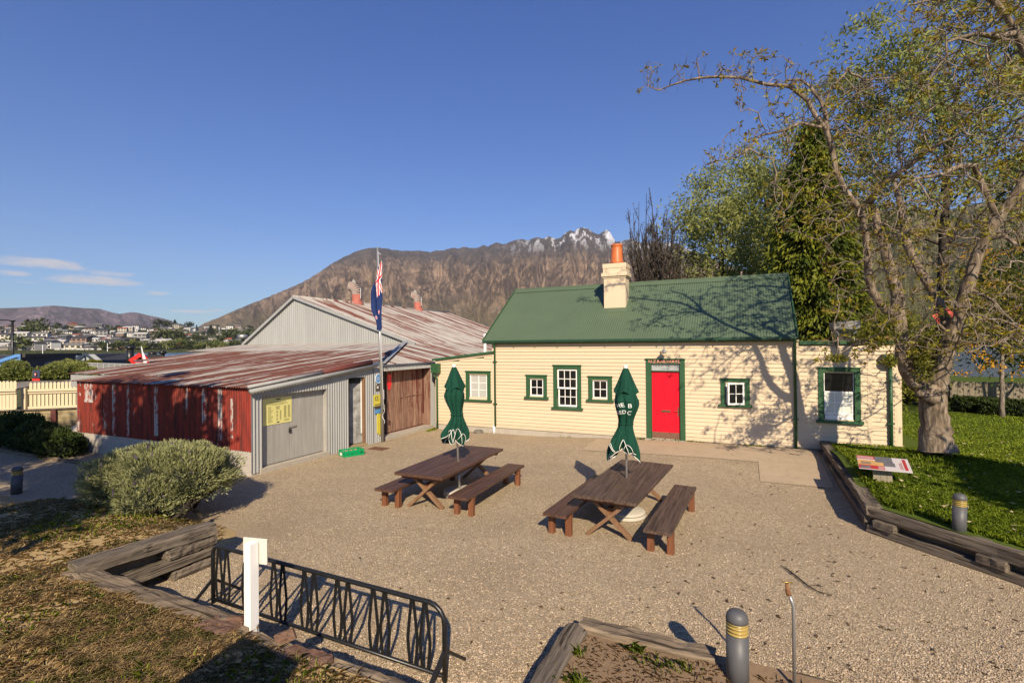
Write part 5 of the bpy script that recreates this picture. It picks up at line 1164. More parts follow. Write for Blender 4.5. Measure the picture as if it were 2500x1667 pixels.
tb = G(*s3(2028, 985), .25); th = hgt(tb, s3(2018, 330))
tap = thing('standpipe_tap', 'thin grey water standpipe with brass tap at the right of the bark bed', 'tap', tb)
MB().tube([(0, 0, -.1), (0, 0, th - .06), (-.012, -.0, th - .02), (-.03, .012, th + .03)], .0145, 10).build('pipe', STEEL, tap, True, world=False)
MB().tube([(-.03, .012, th + .02), (-.04, .02, th + .05), (-.045, .024, th + .115)], [.022, .02, .014], 10).build('tap_body', m_mottle('rusty_brass', (.12, .05, .02), (.25, .12, .05), 30), tap, True, world=False)
MB().tube([(-.085, .0, th + .135), (-.0, .03, th + .125)], .006, 6).build('tap_handle', plain('brass_handle', (.55, .36, .10), .35, .1, 9, .5, .7), tap, True, world=False); MB().tube([(-.045, .024, th + .11), (-.044, .018, th + .132)], .006, 6).build('spindle', BRASS, tap, True, world=False)
cp = G(851, 1112, .0)
crate = thing('plastic_crate', 'bright green plastic crate with white label by the shed door', 'crate', (cp.x, cp.y + .12, 0), rad(66))
L_, W_, H_ = .30, .20, .165
MB().box(-L_, L_, -W_, W_, 0, .015).build('floor', CRATE, crate, world=False)
for sx_ in (-1, 1):
    for z0, z1 in ((.0, .05), (.125, H_)):
        MB().box(-L_, L_, sx_ * W_ - .012, sx_ * W_ + .012, z0, z1).build('side_rail', CRATE, crate, world=False); MB().box(sx_ * L_ - .012, sx_ * L_ + .012, -W_, W_, z0, z1 - (.0 if z1 < .1 else .0)).build('end_rail', CRATE, crate, world=False)
    for k in range(5):
        x = -L_ + .01 + k * (2 * L_ - .05) / 4; MB().box(x, x + .035, sx_ * W_ - .010, sx_ * W_ + .010, .05, .125).build('slat', CRATE, crate, world=False)
    for k in range(4):
        y = -W_ + .01 + k * (2 * W_ - .05) / 3; MB().box(sx_ * L_ - .010, sx_ * L_ + .010, y, y + .035, .05, .125).build('slat', CRATE, crate, world=False)
MB().box(-L_ - .016, -L_ - .0125, -.06, .08, .03, .11).build('paper_label', PAPER, crate, world=False)
# interpretation panel on the lawn
ip = G(*r5(868, 950), .42); panel = thing('information_panel', 'tilted red and grey information panel on a timber block in the lawn', 'sign', (ip.x, ip.y, .40), rad(-8))
MB().box(-.15, .15, -.07, .07, -.1, .33).build('timber_block', POSTW, panel, False, .006, False)
PR = plain('panel_red', (.36, .035, .035), .45, .12, 6); PGR = plain('panel_grey', (.12, .12, .13), .5, .5, 8); PLT = plain('panel_pale', (.50, .46, .45), .45, .06, 3); POR = plain('panel_tan', (.50, .29, .11), .45, .2, 10)
tl = rad(16); pu = Vector((math.cos(rad(3)), math.sin(rad(3)), 0)); pv = Vector((-.05, math.cos(tl), math.sin(tl) * .9)).normalized(); pn = pu.cross(pv); pO = Vector((.02, .04, .43))
def pq(u0, u1, v0, v1, mat, name, h=.001):
    c = pO + pu * ((u0 + u1) / 2) + pv * ((v0 + v1) / 2) + pn * h; MB().obox(c, pu * ((u1 - u0) / 2), pv * ((v1 - v0) / 2), pn * .0008).build(name, mat, panel, world=False)
MB().obox(pO - pn * .008, pu * .415, pv * .285, pn * .008).build('panel_board', PLT, panel, False, .003, False)
MB().box(-.13, .13, -.06, .06, .33, .40).build('bracket', IRON, panel, world=False)
pq(-.41, .0, -.28, -.12, PR, 'printed_block'); pq(-.41, -.12, .14, .28, PR, 'printed_block'); pq(-.41, .0, -.12, .10, POR, 'printed_photo'); pq(-.12, .16, .03, .28, PGR, 'printed_photo', .002); pq(.0, .18, -.12, .04, PGR, 'printed_photo', .0025); pq(-.38, -.22, -.26, -.16, PGR, 'printed_photo', .003); pq(-.36, -.20, -.09, .02, m_mottle('sepia_print', (.16, .10, .06), (.30, .2, .13), 30), 'printed_photo', .003)
pq(.315, .365, -.22, .24, PR, 'printed_title', .002)
for k in range(3): pq(.25 + .018 * k, .256 + .018 * k, -.20, .05 + .03 * k, PR, 'printed_line', .002)
for k in range(5): pq(-.10, -.01, -.26 + k * .026, -.252 + k * .026, PLT, 'printed_line', .003); pq(-.40, -.14, .16 + k * .022, .166 + k * .022, PLT, 'printed_line', .003)

# ------------------------------------------------------------------ flagpole and flag
fb = Vector((-10.98, 13.42, 0)); ftop = PY(922, 608, 13.42)
pole = thing('flagpole', 'tall slim grey flagpole in front of the shed', 'flagpole', fb)
MB().tube([(fb.x, fb.y, -.1), (ftop.x, ftop.y, ftop.z)], [.052, .040], 12).build('pole', STEEL, pole, True)
MB().tube([(ftop.x, ftop.y, ftop.z), (ftop.x, ftop.y, ftop.z + .03)], .045, 12).build('truck', STEEL, pole, True)
MB().tube([(ftop.x + .06, ftop.y - .05, ftop.z - .1), (fb.x + .08, fb.y - .05, 1.2)], .006, 5).build('halyard', PVC, pole); MB().box(fb.x + .05, fb.x + .10, fb.y - .06, fb.y - .0, 1.1, 1.25).build('cleat', STEEL, pole)
MB().tube([(fb.x + .07, fb.y - .05, 1.15 - .02 * k + .0) if False else (fb.x + .08 + .05 * math.sin(k), fb.y - .05, 1.15 - .06 * k) for k in range(10)], .006, 5).build('rope_tail', PVC, pole)
FB = plain('flag_blue', (0.007, 0.022, 0.10), .8, .15, 4); FR = plain('flag_red', (0.62, 0.015, 0.03), .8, .08, 4); FW = plain('flag_white', (.80, .80, .80), .8, .04, 4)
def jack(u, v):
    """material index of the flag at fly u (0..2), hoist v (0 bottom..1 top)"""
    if u < 1.0 and v > .5:
        x, y = u - .5, (v - .75) * 2            # canton coordinates, half sizes .5 x .5 (2:1)
        if abs(x) < .05 or abs(y) < .10: return 1
        if abs(x) < .083 or abs(y) < .166: return 2
        d = abs(abs(y) - abs(x)) * .894
        if d < .045: return 1
        if d < .11: return 2
        return 0
    for cx_, cy_, s in ((1.5, .82, .07), (1.5, .2, .08), (1.32, .55, .07), (1.68, .6, .06)):
        dx, dy = u - cx_, v - cy_; r = math.hypot(dx, dy); a = math.atan2(dx, dy); m = .55 + .45 * abs(math.cos(2.5 * a)) ** 3
        if r < s * m * .75: return 1
        if r < s * m: return 2
    return 0
nu, nv = 110, 64; fz = PY(926, 623, 13.35).z; fzb = PY(927, 804, 13.35).z; drop = fz - fzb; fx = PY(927, 640, 13.35).x; V = []
for j in range(nv + 1):
    for i in range(nu + 1):
        u, v = i / nu * 2, j / nv; q = 1 - v
        z = fz - q * .52 * drop * .78 - (u / 2) * drop * (1 - .50 * q * .78)
        w = .05 + .17 * math.sin(min(1, (fz - z) / (drop * .62)) * PI * .5) * (1 - sstep(.62, 1.0, (fz - z) / drop) * .75)
        x = fx + .10 - (q * 1.25) * w * 1.5 - .04 * math.sin(u * 2) * w + .0
        f = math.sin(q * 9.0 + u * 1.3); y = 13.30 + .055 * f * (1 - .3 * u / 2) + .02 * math.sin(u * 7 + q * 3)
        x += .022 * math.cos(q * 9.0 + u * 1.3)
        V.append((x, y, z))
Fq, mi = [], []
for j in range(nv):
    for i in range(nu):
        a = j * (nu + 1) + i; Fq.append((a, a + 1, a + nu + 2, a + nu + 1)); mi.append(jack((i + .5) / nu * 2, (j + .5) / nv))
flag = arr_mesh('flag', np.array(V), np.array(Fq), [FB, FR, FW], None, True, mi); tag(flag, 'limp dark blue flag with red and white crosses in its upper corner on the flagpole', 'flag')
MB().tube([(fx + .10, 13.28, fz), (ftop.x + .05, ftop.y - .05, ftop.z - .12)], .007, 5).build('flag_line', PVC, flag)

# ------------------------------------------------------------------ fence and retaining wall at the far left
def tp(s, z, o=0.0): q = T0 + TDIR * s + TN * o; return Vector((q.x, q.y, z))
ret = thing('retaining_wall', 'pale treated timber retaining wall with brown posts left of the red wall', 'retaining wall', (T0.x, T0.y, 0))
for k in range(5):
    for s in (-9, -5.8, -2.6, .6, 3.8): MB().beam(tp(s + .01, -.0 + k * .185 + .09, -.02), tp(s + 3.19, k * .185 + .09, -.02), .05, .178).build('board', RETW, ret, False, .006)
MB().beam(tp(-9, .935, -.04), tp(7, .935, -.04), .16, .04).build('cap_board', SLD, ret)
for s in (-7.4, -4.4, -1.3, 1.55, 4.6): MB().beam(tp(s, -.2, -.10), tp(s, .90, -.10), .16, .10, TN).build('post', MAROON, ret)
CREAMF = plain('cream_fence_paint', (0.60, 0.50, 0.33), .6, .10, 2)
def picket_fence(label, s0, s1, o, z0, h, gap, pw, posts, panelled=True):
    t = thing('picket_fence', label, 'fence', tp((s0 + s1) / 2, z0, o))
    n = int((s1 - s0) / (pw + gap))
    if panelled:
        MB().beam(tp(s0, z0 + .06, o - .03), tp(s1, z0 + .06, o - .03), .04, .10).build('rail', CREAMF, t); MB().beam(tp(s0, z0 + h * .70, o - .03), tp(s1, z0 + h * .70, o - .03), .04, .09).build('rail', CREAMF, t); MB().beam(tp(s0, z0 + h * .60, o - .025), tp(s1, z0 + h * .60, o - .025), .03, .05).build('rail', CREAMF, t)
    for k in range(n):
        s = s0 + (k + .5) * (s1 - s0) / n; a = tp(s, z0, o + .02); d = TDIR * (pw / 2); m = MB()
        m.prism([a - d, a + d, a + d + Vector((0, 0, h - .06)), a + d * .6 + Vector((0, 0, h - .015)), a + Vector((0, 0, h)), a - d * .6 + Vector((0, 0, h - .015)), a - d + Vector((0, 0, h - .06))], TN * .02).build('picket', CREAMF, t)
    for s in posts: MB().beam(tp(s, z0 - .2, o - .06), tp(s, z0 + h * .80, o - .06), .14, .14, TN).build('post', CREAMF, t, False, .008)
    return t
picket_fence('cream picket fence with rounded tops on the terrace at the far left', -9, .15, .45, .86, 1.15, .012, .098, (-8.2, -5.4, -2.6))
picket_fence('short cream picket panel beside the red wall, right of the thick post', .30, 4.2, .9, .86, 1.05, .03, .095, (.2, 3.0))
picket_fence('far short run of plain cream pickets behind the red wall corner', 5.2, 8.2, 6.0, .86, 1.05, .02, .10, (), False)
# ------------------------------------------------------------------ vegetation
class Foliage:
    """collects leaf quads (numpy)"""
    def __init__(s): s.V = []
    def add(s, C, L, W, up=None, droop=0.0, flat=0.0, rs=rng, axis=None):
        """C (n,3) centres; L, W length/width arrays or numbers; random or given axis"""
        C = np.asarray(C, float); n = len(C)
        if n == 0: return s
        a = rs.normal(size=(n, 3)) if axis is None else np.asarray(axis, float) + rs.normal(size=(n, 3)) * .35
        a[:, 2] -= droop; a /= np.linalg.norm(a, axis=1)[:, None] + 1e-9
        b = rs.normal(size=(n, 3)); b[:, 2] *= (1 - flat); b -= a * (a * b).sum(1)[:, None]; b /= np.linalg.norm(b, axis=1)[:, None] + 1e-9
        l = (np.broadcast_to(L, n) * rs.uniform(.7, 1.3, n))[:, None] * .5; w = (np.broadcast_to(W, n) * rs.uniform(.7, 1.3, n))[:, None] * .5
        nn = np.cross(a, b); bend = nn * l * .25
        s.V.append(np.stack([C - a * l, C + b * w + bend, C + a * l, C - b * w + bend], 1)); return s
    def build(s, name, mat, parent=None):
        V = np.concatenate(s.V); n = len(V); V = V.reshape(-1, 3); return arr_mesh(name, V, np.arange(n * 4).reshape(n, 4), mat, parent)
class Wood:
    """collects tapered limbs"""
    def __init__(s): s.m = MB()
    def limb(s, pts, r0, r1, n=6): 
        k = len(pts); s.m.tube(pts, [r0 + (r1 - r0) * i / max(1, k - 1) for i in range(k)], n, False); return s
    def build(s, name, mat, parent): return s.m.build(name, mat, parent, True)
def wander(p, d, length, n, jit, rr, bias=(0, 0, 0)):
    p = Vector(p); d = Vector(d).normalized(); out = [p.copy()]; st = length / n
    for i in range(n):
        d = (d + Vector((rr.gauss(0, jit), rr.gauss(0, jit), rr.gauss(0, jit))) + Vector(bias)).normalized(); p = p + d * st; out.append(p.copy())
    return out

# -- the old walnut -------------------------------------------------
def pxs(f, pts, Y): 
    return [PY(*f(x, y), (Y if isinstance(Y, (int, float)) else Y[0] + (Y[1] - Y[0]) * i / max(1, len(pts) - 1))) for i, (x, y) in enumerate(pts)]
tb_ = Vector((3.76, 13.5, .70)); walnut = thing('walnut_tree', 'old walnut tree with thick forked trunk and sparse bronze leaves beside the house', 'tree', tb_)
SK = []      # (points, radii)
def SKA(t): SK.append((t[0], [r * (.63 if r > .08 else .75) for r in t[1]]))
trunk = pxs(s5, [(940, 1455), (930, 1380), (922, 1290), (912, 1200), (900, 1110), (895, 1060)], (13.5, 13.45))
SKA((trunk, [.56, .47, .41, .38, .40, .38]))
LL = pxs(s5, [(870, 1085), (800, 1030), (755, 960), (735, 860), (718, 760), (705, 640), (700, 520), (665, 400), (635, 310), (620, 220), (585, 120), (560, 20)], (13.45, 13.1)); SKA((LL, [.33, .28, .25, .235, .22, .21, .185, .165, .15, .14, .125, .115]))
LL2 = pxs(s5, [(705, 660), (610, 600), (550, 500), (530, 390), (528, 260), (500, 120), (490, 40)], (13.3, 12.6)); SKA((LL2, [.17, .14, .13, .12, .11, .10, .09]))
RL = pxs(s5, [(925, 1070), (955, 960), (975, 870), (1015, 770), (1070, 650), (1110, 490), (1160, 330), (1210, 210), (1290, 85), (1400, -60), (1480, -200), (1500, -380)], (13.45, 12.7)); SKA((RL, [.33, .30, .27, .24, .21, .18, .165, .155, .14, .13, .12, .10]))
ML = pxs(s5, [(985, 800), (985, 700), (940, 560), (880, 460), (810, 350), (755, 230), (740, 110), (720, 0), (690, -120)], (13.4, 14.6)); SKA((ML, [.18, .17, .16, .15, .14, .13, .12, .11, .09]))
UL = [LL2[-1]] + pxs(s4, [(1270, 1150), (1215, 1030), (1190, 900), (1163, 790)], (12.6, 12.35)); SKA((UL, [.09, .088, .085, .08, .075]))
B1 = [UL[-1]] + pxs(s4, [(1090, 700), (1045, 610), (960, 540), (930, 522), (800, 512), (640, 470), (500, 466), (390, 472), (300, 490), (210, 520), (140, 548), (100, 530), (78, 510), (95, 450), (120, 420)], (12.35, 11.95)); SKA((B1, [.07, .065, .062, .058, .055, .05, .046, .04, .034, .028, .022, .018, .014, .012, .009, .006]))
B2 = [UL[-1]] + pxs(s4, [(1152, 690), (1130, 620), (1095, 575), (1055, 520), (1000, 482), (915, 487)], (12.35, 12.8)); SKA((B2, [.065, .06, .055, .05, .042, .034, .022]))
B3 = [UL[-1]] + pxs(s4, [(1130, 770), (1000, 745), (900, 790), (760, 820), (690, 900), (620, 950), (500, 975), (425, 1000)], (12.35, 11.8)); SKA((B3, [.05, .046, .042, .036, .03, .025, .02, .013, .007]))
B4 = pxs(s4, [(1290, 420), (1260, 460), (1180, 540), (1155, 640), (1150, 700)][::-1], (12.3, 12.9)); SKA((B4, [.045, .04, .03, .02, .012]))
B5 = pxs(s4, [(1410, 1230), (1500, 1110), (1660, 1000), (1780, 900), (1930, 830)], (13.1, 12.2)); SKA((B5, [.11, .09, .07, .05, .03]))
B6 = [RL[8]] + pxs(s4, [(2050, 1000), (1950, 1010), (1840, 1060), (1700, 1080)], (12.8, 11.8)); SKA((B6, [.10, .085, .07, .05, .03]))
B7 = [RL[10]] + pxs(s4, [(2420, 520), (2352, 300), (2310, 200), (2240, 90), (2170, 10), (2080, -60), (1960, -10), (1850, -5), (1770, 5), (1660, 30), (1580, 90)], (12.8, 11.4)); SKA((B7, [.13, .12, .11, .10, .09, .08, .07, .05, .035, .025, .015, .008]))
B8 = [B7[3]] + pxs(s4, [(2200, 225), (2060, 205), (1950, 235), (1880, 260)], (11.9, 11.2)); SKA((B8, [.08, .065, .05, .035, .02]))
B9 = [RL[7]] + pxs(s5, [(1330, 180), (1420, 250), (1520, 330)], (12.8, 12.2)); SKA((B9, [.07, .055, .04, .02]))
B10 = [RL[5]] + pxs(s5, [(1180, 520), (1260, 560), (1330, 640), (1400, 700)], (13.0, 12.0)); SKA((B10, [.06, .045, .035, .025, .015]))
B11 = [LL[4]] + pxs(s5, [(640, 800), (540, 805), (430, 830), (330, 900)], (13.1, 12.0)); SKA((B11, [.05, .035, .025, .018, .01]))
B12 = [RL[3]] + pxs(s5, [(930, 690), (860, 720), (800, 800), (760, 860)], (13.1, 12.6)); SKA((B12, [.05, .035, .025, .018, .01]))
# space colonisation fills the crown with branches
nodes, par, rad_n = [], [], []
for pts, rs_ in SK:
    prev = -1
    for i, p in enumerate(pts):
        nodes.append(np.array(p)); par.append(prev); rad_n.append(rs_[i]); prev = len(nodes) - 1
n_sk = len(nodes)
att = []
def blob(f, x0, x1, y0, y1, Y0, Y1, n, poly=None):
    for _ in range(n):
        x, y = rng.uniform(x0, x1), rng.uniform(y0, y1)
        att.append(np.array(PY(*f(x, y), rng.uniform(Y0, Y1))))
blob(s4, 1230, 2450, 420, 1450, 11.2, 15.5, 1000); blob(s4, 1650, 2500, -100, 620, 10.8, 14.5, 520); blob(s4, 860, 1300, 380, 900, 11.6, 13.2, 150); blob(s4, 600, 1000, 300, 560, 11.5, 12.6, 55); blob(s4, 200, 620, 330, 500, 11.6, 12.3, 34)
blob(s4, 600, 980, 620, 930, 11.4, 12.6, 90); blob(s4, 430, 700, 880, 1000, 11.4, 12.0, 22); blob(s4, 800, 1500, 1000, 1450, 11.2, 13.6, 300); blob(s5, 250, 700, 250, 880, 11.6, 13.6, 230); blob(s5, 700, 1447, 100, 900, 11.2, 14.8, 420); blob(s5, 250, 720, 780, 950, 11.6, 12.6, 50)
blob(s5, 1100, 1600, 450, 900, 11.2, 13.5, 120)
att = np.array(att); alive = np.ones(len(att), bool)
N = np.array(nodes); ok = np.ones(len(N), bool); ok[:6] = False
nd = np.full(len(att), 1e9); ni = np.zeros(len(att), int)
def upd(idx):
    for i in idx:
        d = np.linalg.norm(att - nodes[i], axis=1); m = d < nd; nd[m] = d[m]; ni[m] = i
upd(range(6, len(nodes)))
STEP, KILL = .20, .26
for it in range(60):
    act = alive & (nd < 2.6)
    if not act.any(): break
    new = []
    for i in np.unique(ni[act]):
        m = act & (ni == i); v = att[m] - nodes[i]; v /= np.linalg.norm(v, axis=1)[:, None] + 1e-9; d = v.mean(0) + rng.normal(size=3) * .28; d /= np.linalg.norm(d) + 1e-9
        nodes.append(nodes[i] + d * STEP); par.append(int(i)); rad_n.append(None); new.append(len(nodes) - 1)
    upd(new); alive &= nd > KILL
    if len(nodes) > 9000: break
nn_ = len(nodes); kids = [[] for _ in range(nn_)]
for i, p in enumerate(par):
    if p >= 0 and i >= n_sk: kids[p].append(i)
rr2 = np.zeros(nn_)
for i in range(nn_ - 1, n_sk - 1, -1): rr2[i] = max(.0075, sum(rr2[k] ** 2.3 for k in kids[i]) ** (1 / 2.3)) if kids[i] else .0075
rr2 = np.minimum(rr2, .05)
big, twig = Wood(), Wood()
for pts, rs_ in SK:
    # smooth the drawn limb and roughen it a little
    P = [Vector(p) for p in pts]; Q, R_ = [P[0]], [rs_[0]]
    for i in range(len(P) - 1):
        for s in (1 / 3, 2 / 3, 1):
            q = P[i].lerp(P[i + 1], s); jt = .035 * rs_[i] / .1 * .12; Q.append(q + Vector((random.gauss(0, jt), random.gauss(0, jt), random.gauss(0, jt)))); R_.append((rs_[i] + (rs_[i + 1] - rs_[i]) * s) * random.uniform(.94, 1.07))
    big.m.tube(Q, R_, 14 if rs_[0] > .1 else 8, True)
trunk_m = big
rt = random.Random(12)
tips = []
for i in range(n_sk, nn_):
    p = par[i]
    if len(kids[p]) and i != kids[p][0] and p >= n_sk or p < n_sk or True:
        if not (p >= n_sk and kids[p] and kids[p][0] == i):      # starts a chain
            chain = [p, i]
            while kids[chain[-1]]: chain.append(kids[chain[-1]][0])
            pts = [Vector(nodes[c]) for c in chain]; r = [min(rr2[chain[1]] * 1.1, .05)] + [rr2[c] for c in chain[1:]]
            twig.m.tube(pts, r, 5 if r[0] > .015 else 4, False); tips.append((pts[-1], (pts[-1] - pts[-2]).normalized()))
leafC, leafA = [], []
for i in range(n_sk, nn_):       # curled twigs and leaf sprays
    if rr2[i] < .016 and rt.random() < .55:
        p = Vector(nodes[i]); d = Vector((rt.gauss(0, 1), rt.gauss(0, 1), rt.gauss(.25, .8)))
        q = wander(p, d, rt.uniform(.16, .42), 4, .45, rt, (0, 0, .06)); twig.m.tube(q, [.0085, .007, .006, .005, .0035], 3, False)
        if rt.random() < .52: leafC.append(q[-1]); leafA.append(q[-1] - q[-2])
for p, d in tips:
    if rt.random() < .65: leafC.append(p); leafA.append(d)
# bare-ish left limb carries stubby twigs
for pts in (B1, B2, B3, B4):
    for i in range(1, len(pts)):
        for _ in range(4):
            p = Vector(pts[i - 1]).lerp(Vector(pts[i]), rt.random()); d = Vector((rt.gauss(0, .7), rt.gauss(0, .7), rt.gauss(.5, .7))); q = wander(p, d, rt.uniform(.12, .45), 4, .5, rt, (0, 0, .12)); twig.m.tube(q, [.009, .007, .006, .005, .003], 4, False)
            if rt.random() < .20: leafC.append(q[-1]); leafA.append(q[-1] - q[-2])
wf = Foliage(); lc, la = [], []
for c, a in zip(leafC, leafA):
    k = rt.randint(6, 11); a = Vector(a).normalized()
    for _ in range(k):
        d = (a * .6 + Vector((rt.gauss(0, .8), rt.gauss(0, .8), rt.gauss(-.35, .6)))).normalized(); L = rt.uniform(.05, .13); lc.append(Vector(c) + d * L * .8); la.append(d)
wf.add(np.array(lc), .112, .034, axis=np.array(la))
# shoots growing from the fork, dense yellow-green
sh = []
for f, x, y, sx, sy, Y, n in ((s5, 860, 890, 55, 130, 13.2, 900), (s5, 900, 800, 50, 60, 13.2, 250), (s5, 570, 780, 110, 45, 12.6, 650), (s5, 350, 900, 45, 20, 12.0, 160), (s5, 655, 920, 40, 25, 12.6, 180), (s5, 600, 700, 90, 60, 12.8, 300)):
    for _ in range(n): sh.append(np.array(PY(*f(x + rng.normal() * sx * .6, y + rng.normal() * sy * .6), Y + rng.normal() * .18)))
wf2 = Foliage().add(np.array(sh), .10, .035, droop=.4)
# trunk gets burls at the fork
def burl(c, r, n=10, m=14):
    vs = []; 
    for i in range(n + 1):
        a = PI * i / n
        for j in range(m):
            b = 2 * PI * j / m; k = r * (1 + .18 * math.sin(3 * b + 2 * a + c.x * 9)); vs.append((c.x + k * math.sin(a) * math.cos(b), c.y + k * math.sin(a) * math.sin(b), c.z + k * .9 * math.cos(a)))
    trunk_m.m.add(vs, [(i * m + j, (i + 1) * m + j, (i + 1) * m + (j + 1) % m, i * m + (j + 1) % m) for i in range(n) for j in range(m)])
for x, y, Y, r in ((850, 1110, 13.3, .25), (960, 1080, 13.35, .26), (800, 1060, 13.25, .17), (905, 1140, 13.2, .28), (985, 700, 13.3, .13), (960, 660, 13.25, .12), (745, 850, 13.1, .13), (880, 1445, 13.45, .20), (990, 1450, 13.45, .20)): burl(PY(*s5(x, y), Y), r * .50)
trunk_m.build('trunk', BARK, walnut); br = twig.build('branches', BARKT, walnut); wf.build('leaves', L_WALNUT, walnut); sh_o = wf2.build('shoots', L_KOW, walnut)
rb = thing('red_ribbon', 'faded red ribbon scraps caught in the walnut fork', 'ribbon', PY(*s5(940, 670), 13.05)); RIB = plain('faded_red_cloth', (.55, .10, .08), .7, .15, 9)
for pts in ([(905, 650), (935, 640), (950, 690), (942, 700)], [(985, 615), (1000, 608), (1030, 640), (1022, 662)]):
    q = [PY(*s5(x, y), 13.02 + .02 * i) for i, (x, y) in enumerate(pts)]; MB().prism(q, (.01, .015, 0)).build('scrap', RIB, rb)

# -- generic leafy trees -------------------------------------------
def leafy_tree(name, label, base, height, spread, seed, leafmat, barkmat, nlimb=9, nleaf=9000, lsize=.16, lw=.05, trunk_r=.18, crown0=.25, shape=None, droop=.3, group=None, up=.9, clumps=160, csize=.5, cat='tree', parts=('trunk', 'crown')):
    rr = random.Random(seed); rs = np.random.default_rng(seed); base = Vector(base)
    t = thing(name, label, cat, base, 0, group); w = Wood(); shape = shape or (lambda h: math.sin(PI * min(1, max(0.02, (h * .9 + .08)))) ** .7)
    tr = wander(base - Vector((0, 0, .2)), (rr.gauss(0, .03), rr.gauss(0, .03), 1), height * .82, 9, .05, rr, (0, 0, .05)); w.limb(tr, trunk_r, trunk_r * .15, 9)
    C = []
    for k in range(nlimb):
        h = crown0 + (1 - crown0) * (k + .5) / nlimb * .85; p = tr[min(8, int(h * 9))].lerp(tr[min(9, int(h * 9) + 1)], .5); a = k * 2.4 + rr.random(); R = spread * shape(h)
        q = wander(p, (math.cos(a), math.sin(a), up), R * 1.1, 6, .16, rr, (0, 0, .05)); w.limb(q, trunk_r * .4 * (1.1 - h), .012, 5)
        for s in range(3):
            b = q[2 + s]; d = Vector((math.cos(a + rr.gauss(0, .8)), math.sin(a + rr.gauss(0, .8)), rr.gauss(.5, .4))); q2 = wander(b, d, R * .5, 4, .2, rr); w.limb(q2, .018, .006, 4); C.append(q2[-1]); C.append(q2[2])
        C += q[3:]
    w.build(parts[0], barkmat, t)
    while len(C) < clumps:
        h = rr.uniform(crown0, 1.0); a = rr.uniform(0, 2 * PI); R = spread * shape(h) * math.sqrt(rr.uniform(.25, 1)); C.append(base + Vector((R * math.cos(a), R * math.sin(a), height * h)))
    C = np.array([tuple(c) for c in C]); idx = rs.integers(0, len(C), nleaf); sc = rs.uniform(.5, 1.2, len(C))[idx][:, None] * csize
    P = C[idx] + rs.normal(size=(nleaf, 3)) * sc * np.array([.6, .6, .5]); P[:, 2] -= np.abs(rs.normal(size=nleaf)) * droop * .4
    Foliage().add(P, lsize, lw, droop=droop, rs=rs).build(parts[1], leafmat, t)
    return t
# pale trees behind the roof: two of them
p = PY(1790, 690, 30.0); leafy_tree('leafy_tree', 'airy pale green tree behind the right half of the roof', (p.x, 30, .3), PY(1790, 395, 30).z - .2, 3.6, 5, L_WILLOW, BARKD, 14, 19000, .24, .075, .2, .22, lambda h: .35 + .65 * math.sin(PI * min(1, h * .95)) ** .6, .35, 'pale green trees behind the roof', 1.6, 240, .72)
p = PY(1880, 690, 34.0); leafy_tree('leafy_tree', 'taller loose pale green tree with dark stems left of the conifer', (p.x, 34, .3), PY(1860, 335, 34).z, 3.4, 6, L_WILLOW, BARKD, 14, 16000, .26, .08, .2, .3, lambda h: .35 + .65 * math.sin(PI * min(1, h * .95)) ** .6, .35, 'pale green trees behind the roof', 2.0, 210, .72)
# tall green trees behind the walnut's crown at upper right
p = PY(2290, 500, 26.0); leafy_tree('leafy_tree', 'tall green windblown tree behind the crown of the walnut', (p.x, 26, .3), PY(2330, 40, 26).z + 1.2, 5.2, 8, L_WILLOW, BARKD, 16, 24000, .25, .075, .3, .45, lambda h: .3 + .7 * math.sin(PI * min(1, max(0, h - .2) * 1.15)) ** .8, .3, 'green trees behind the walnut', 1.2, 300, .7)
p = PY(2480, 700, 24.0); leafy_tree('leafy_tree', 'dark green tree behind the golden flowering tree at the right edge', (p.x + 1.5, 25, .3), 7.5, 3.2, 9, L_DARK, BARKD, 12, 9000, .2, .07, .2, .25, None, .3, 'green trees behind the walnut', 1.0, 180, .6)
p = PY(2060, 800, 23.0); leafy_tree('leafy_tree', 'low green shrubby tree behind the annex roof and walnut trunk', (p.x + 1.2, 23.5, .2), 4.4, 2.2, 10, L_KOW, BARKD, 9, 7000, .16, .06, .12, .15, None, .3, 'green trees behind the walnut', .8, 120, .5)
# golden flowering tree
kb = G(*s5(1318, 1235), .62); kt = leafy_tree('flowering_tree', 'slender tree with hanging golden flowers by the paling fence', (kb.x, kb.y, .6), 5.6, 2.1, 14, L_KOW, BARKP, 12, 4200, .13, .045, .085, .42, None, .5, None, .9, 90, .5)
fc = []
for _ in range(75):
    x, y = rng.normal(1250, 110), rng.uniform(250, 1000); c = np.array(PY(*s5(x, y), kb.y + rng.normal() * .8)); fc.append(c + rng.normal(size=(14, 3)) * .075)
Foliage().add(np.concatenate(fc), .085, .05, droop=.6).build('flowers', L_YEL, kt)
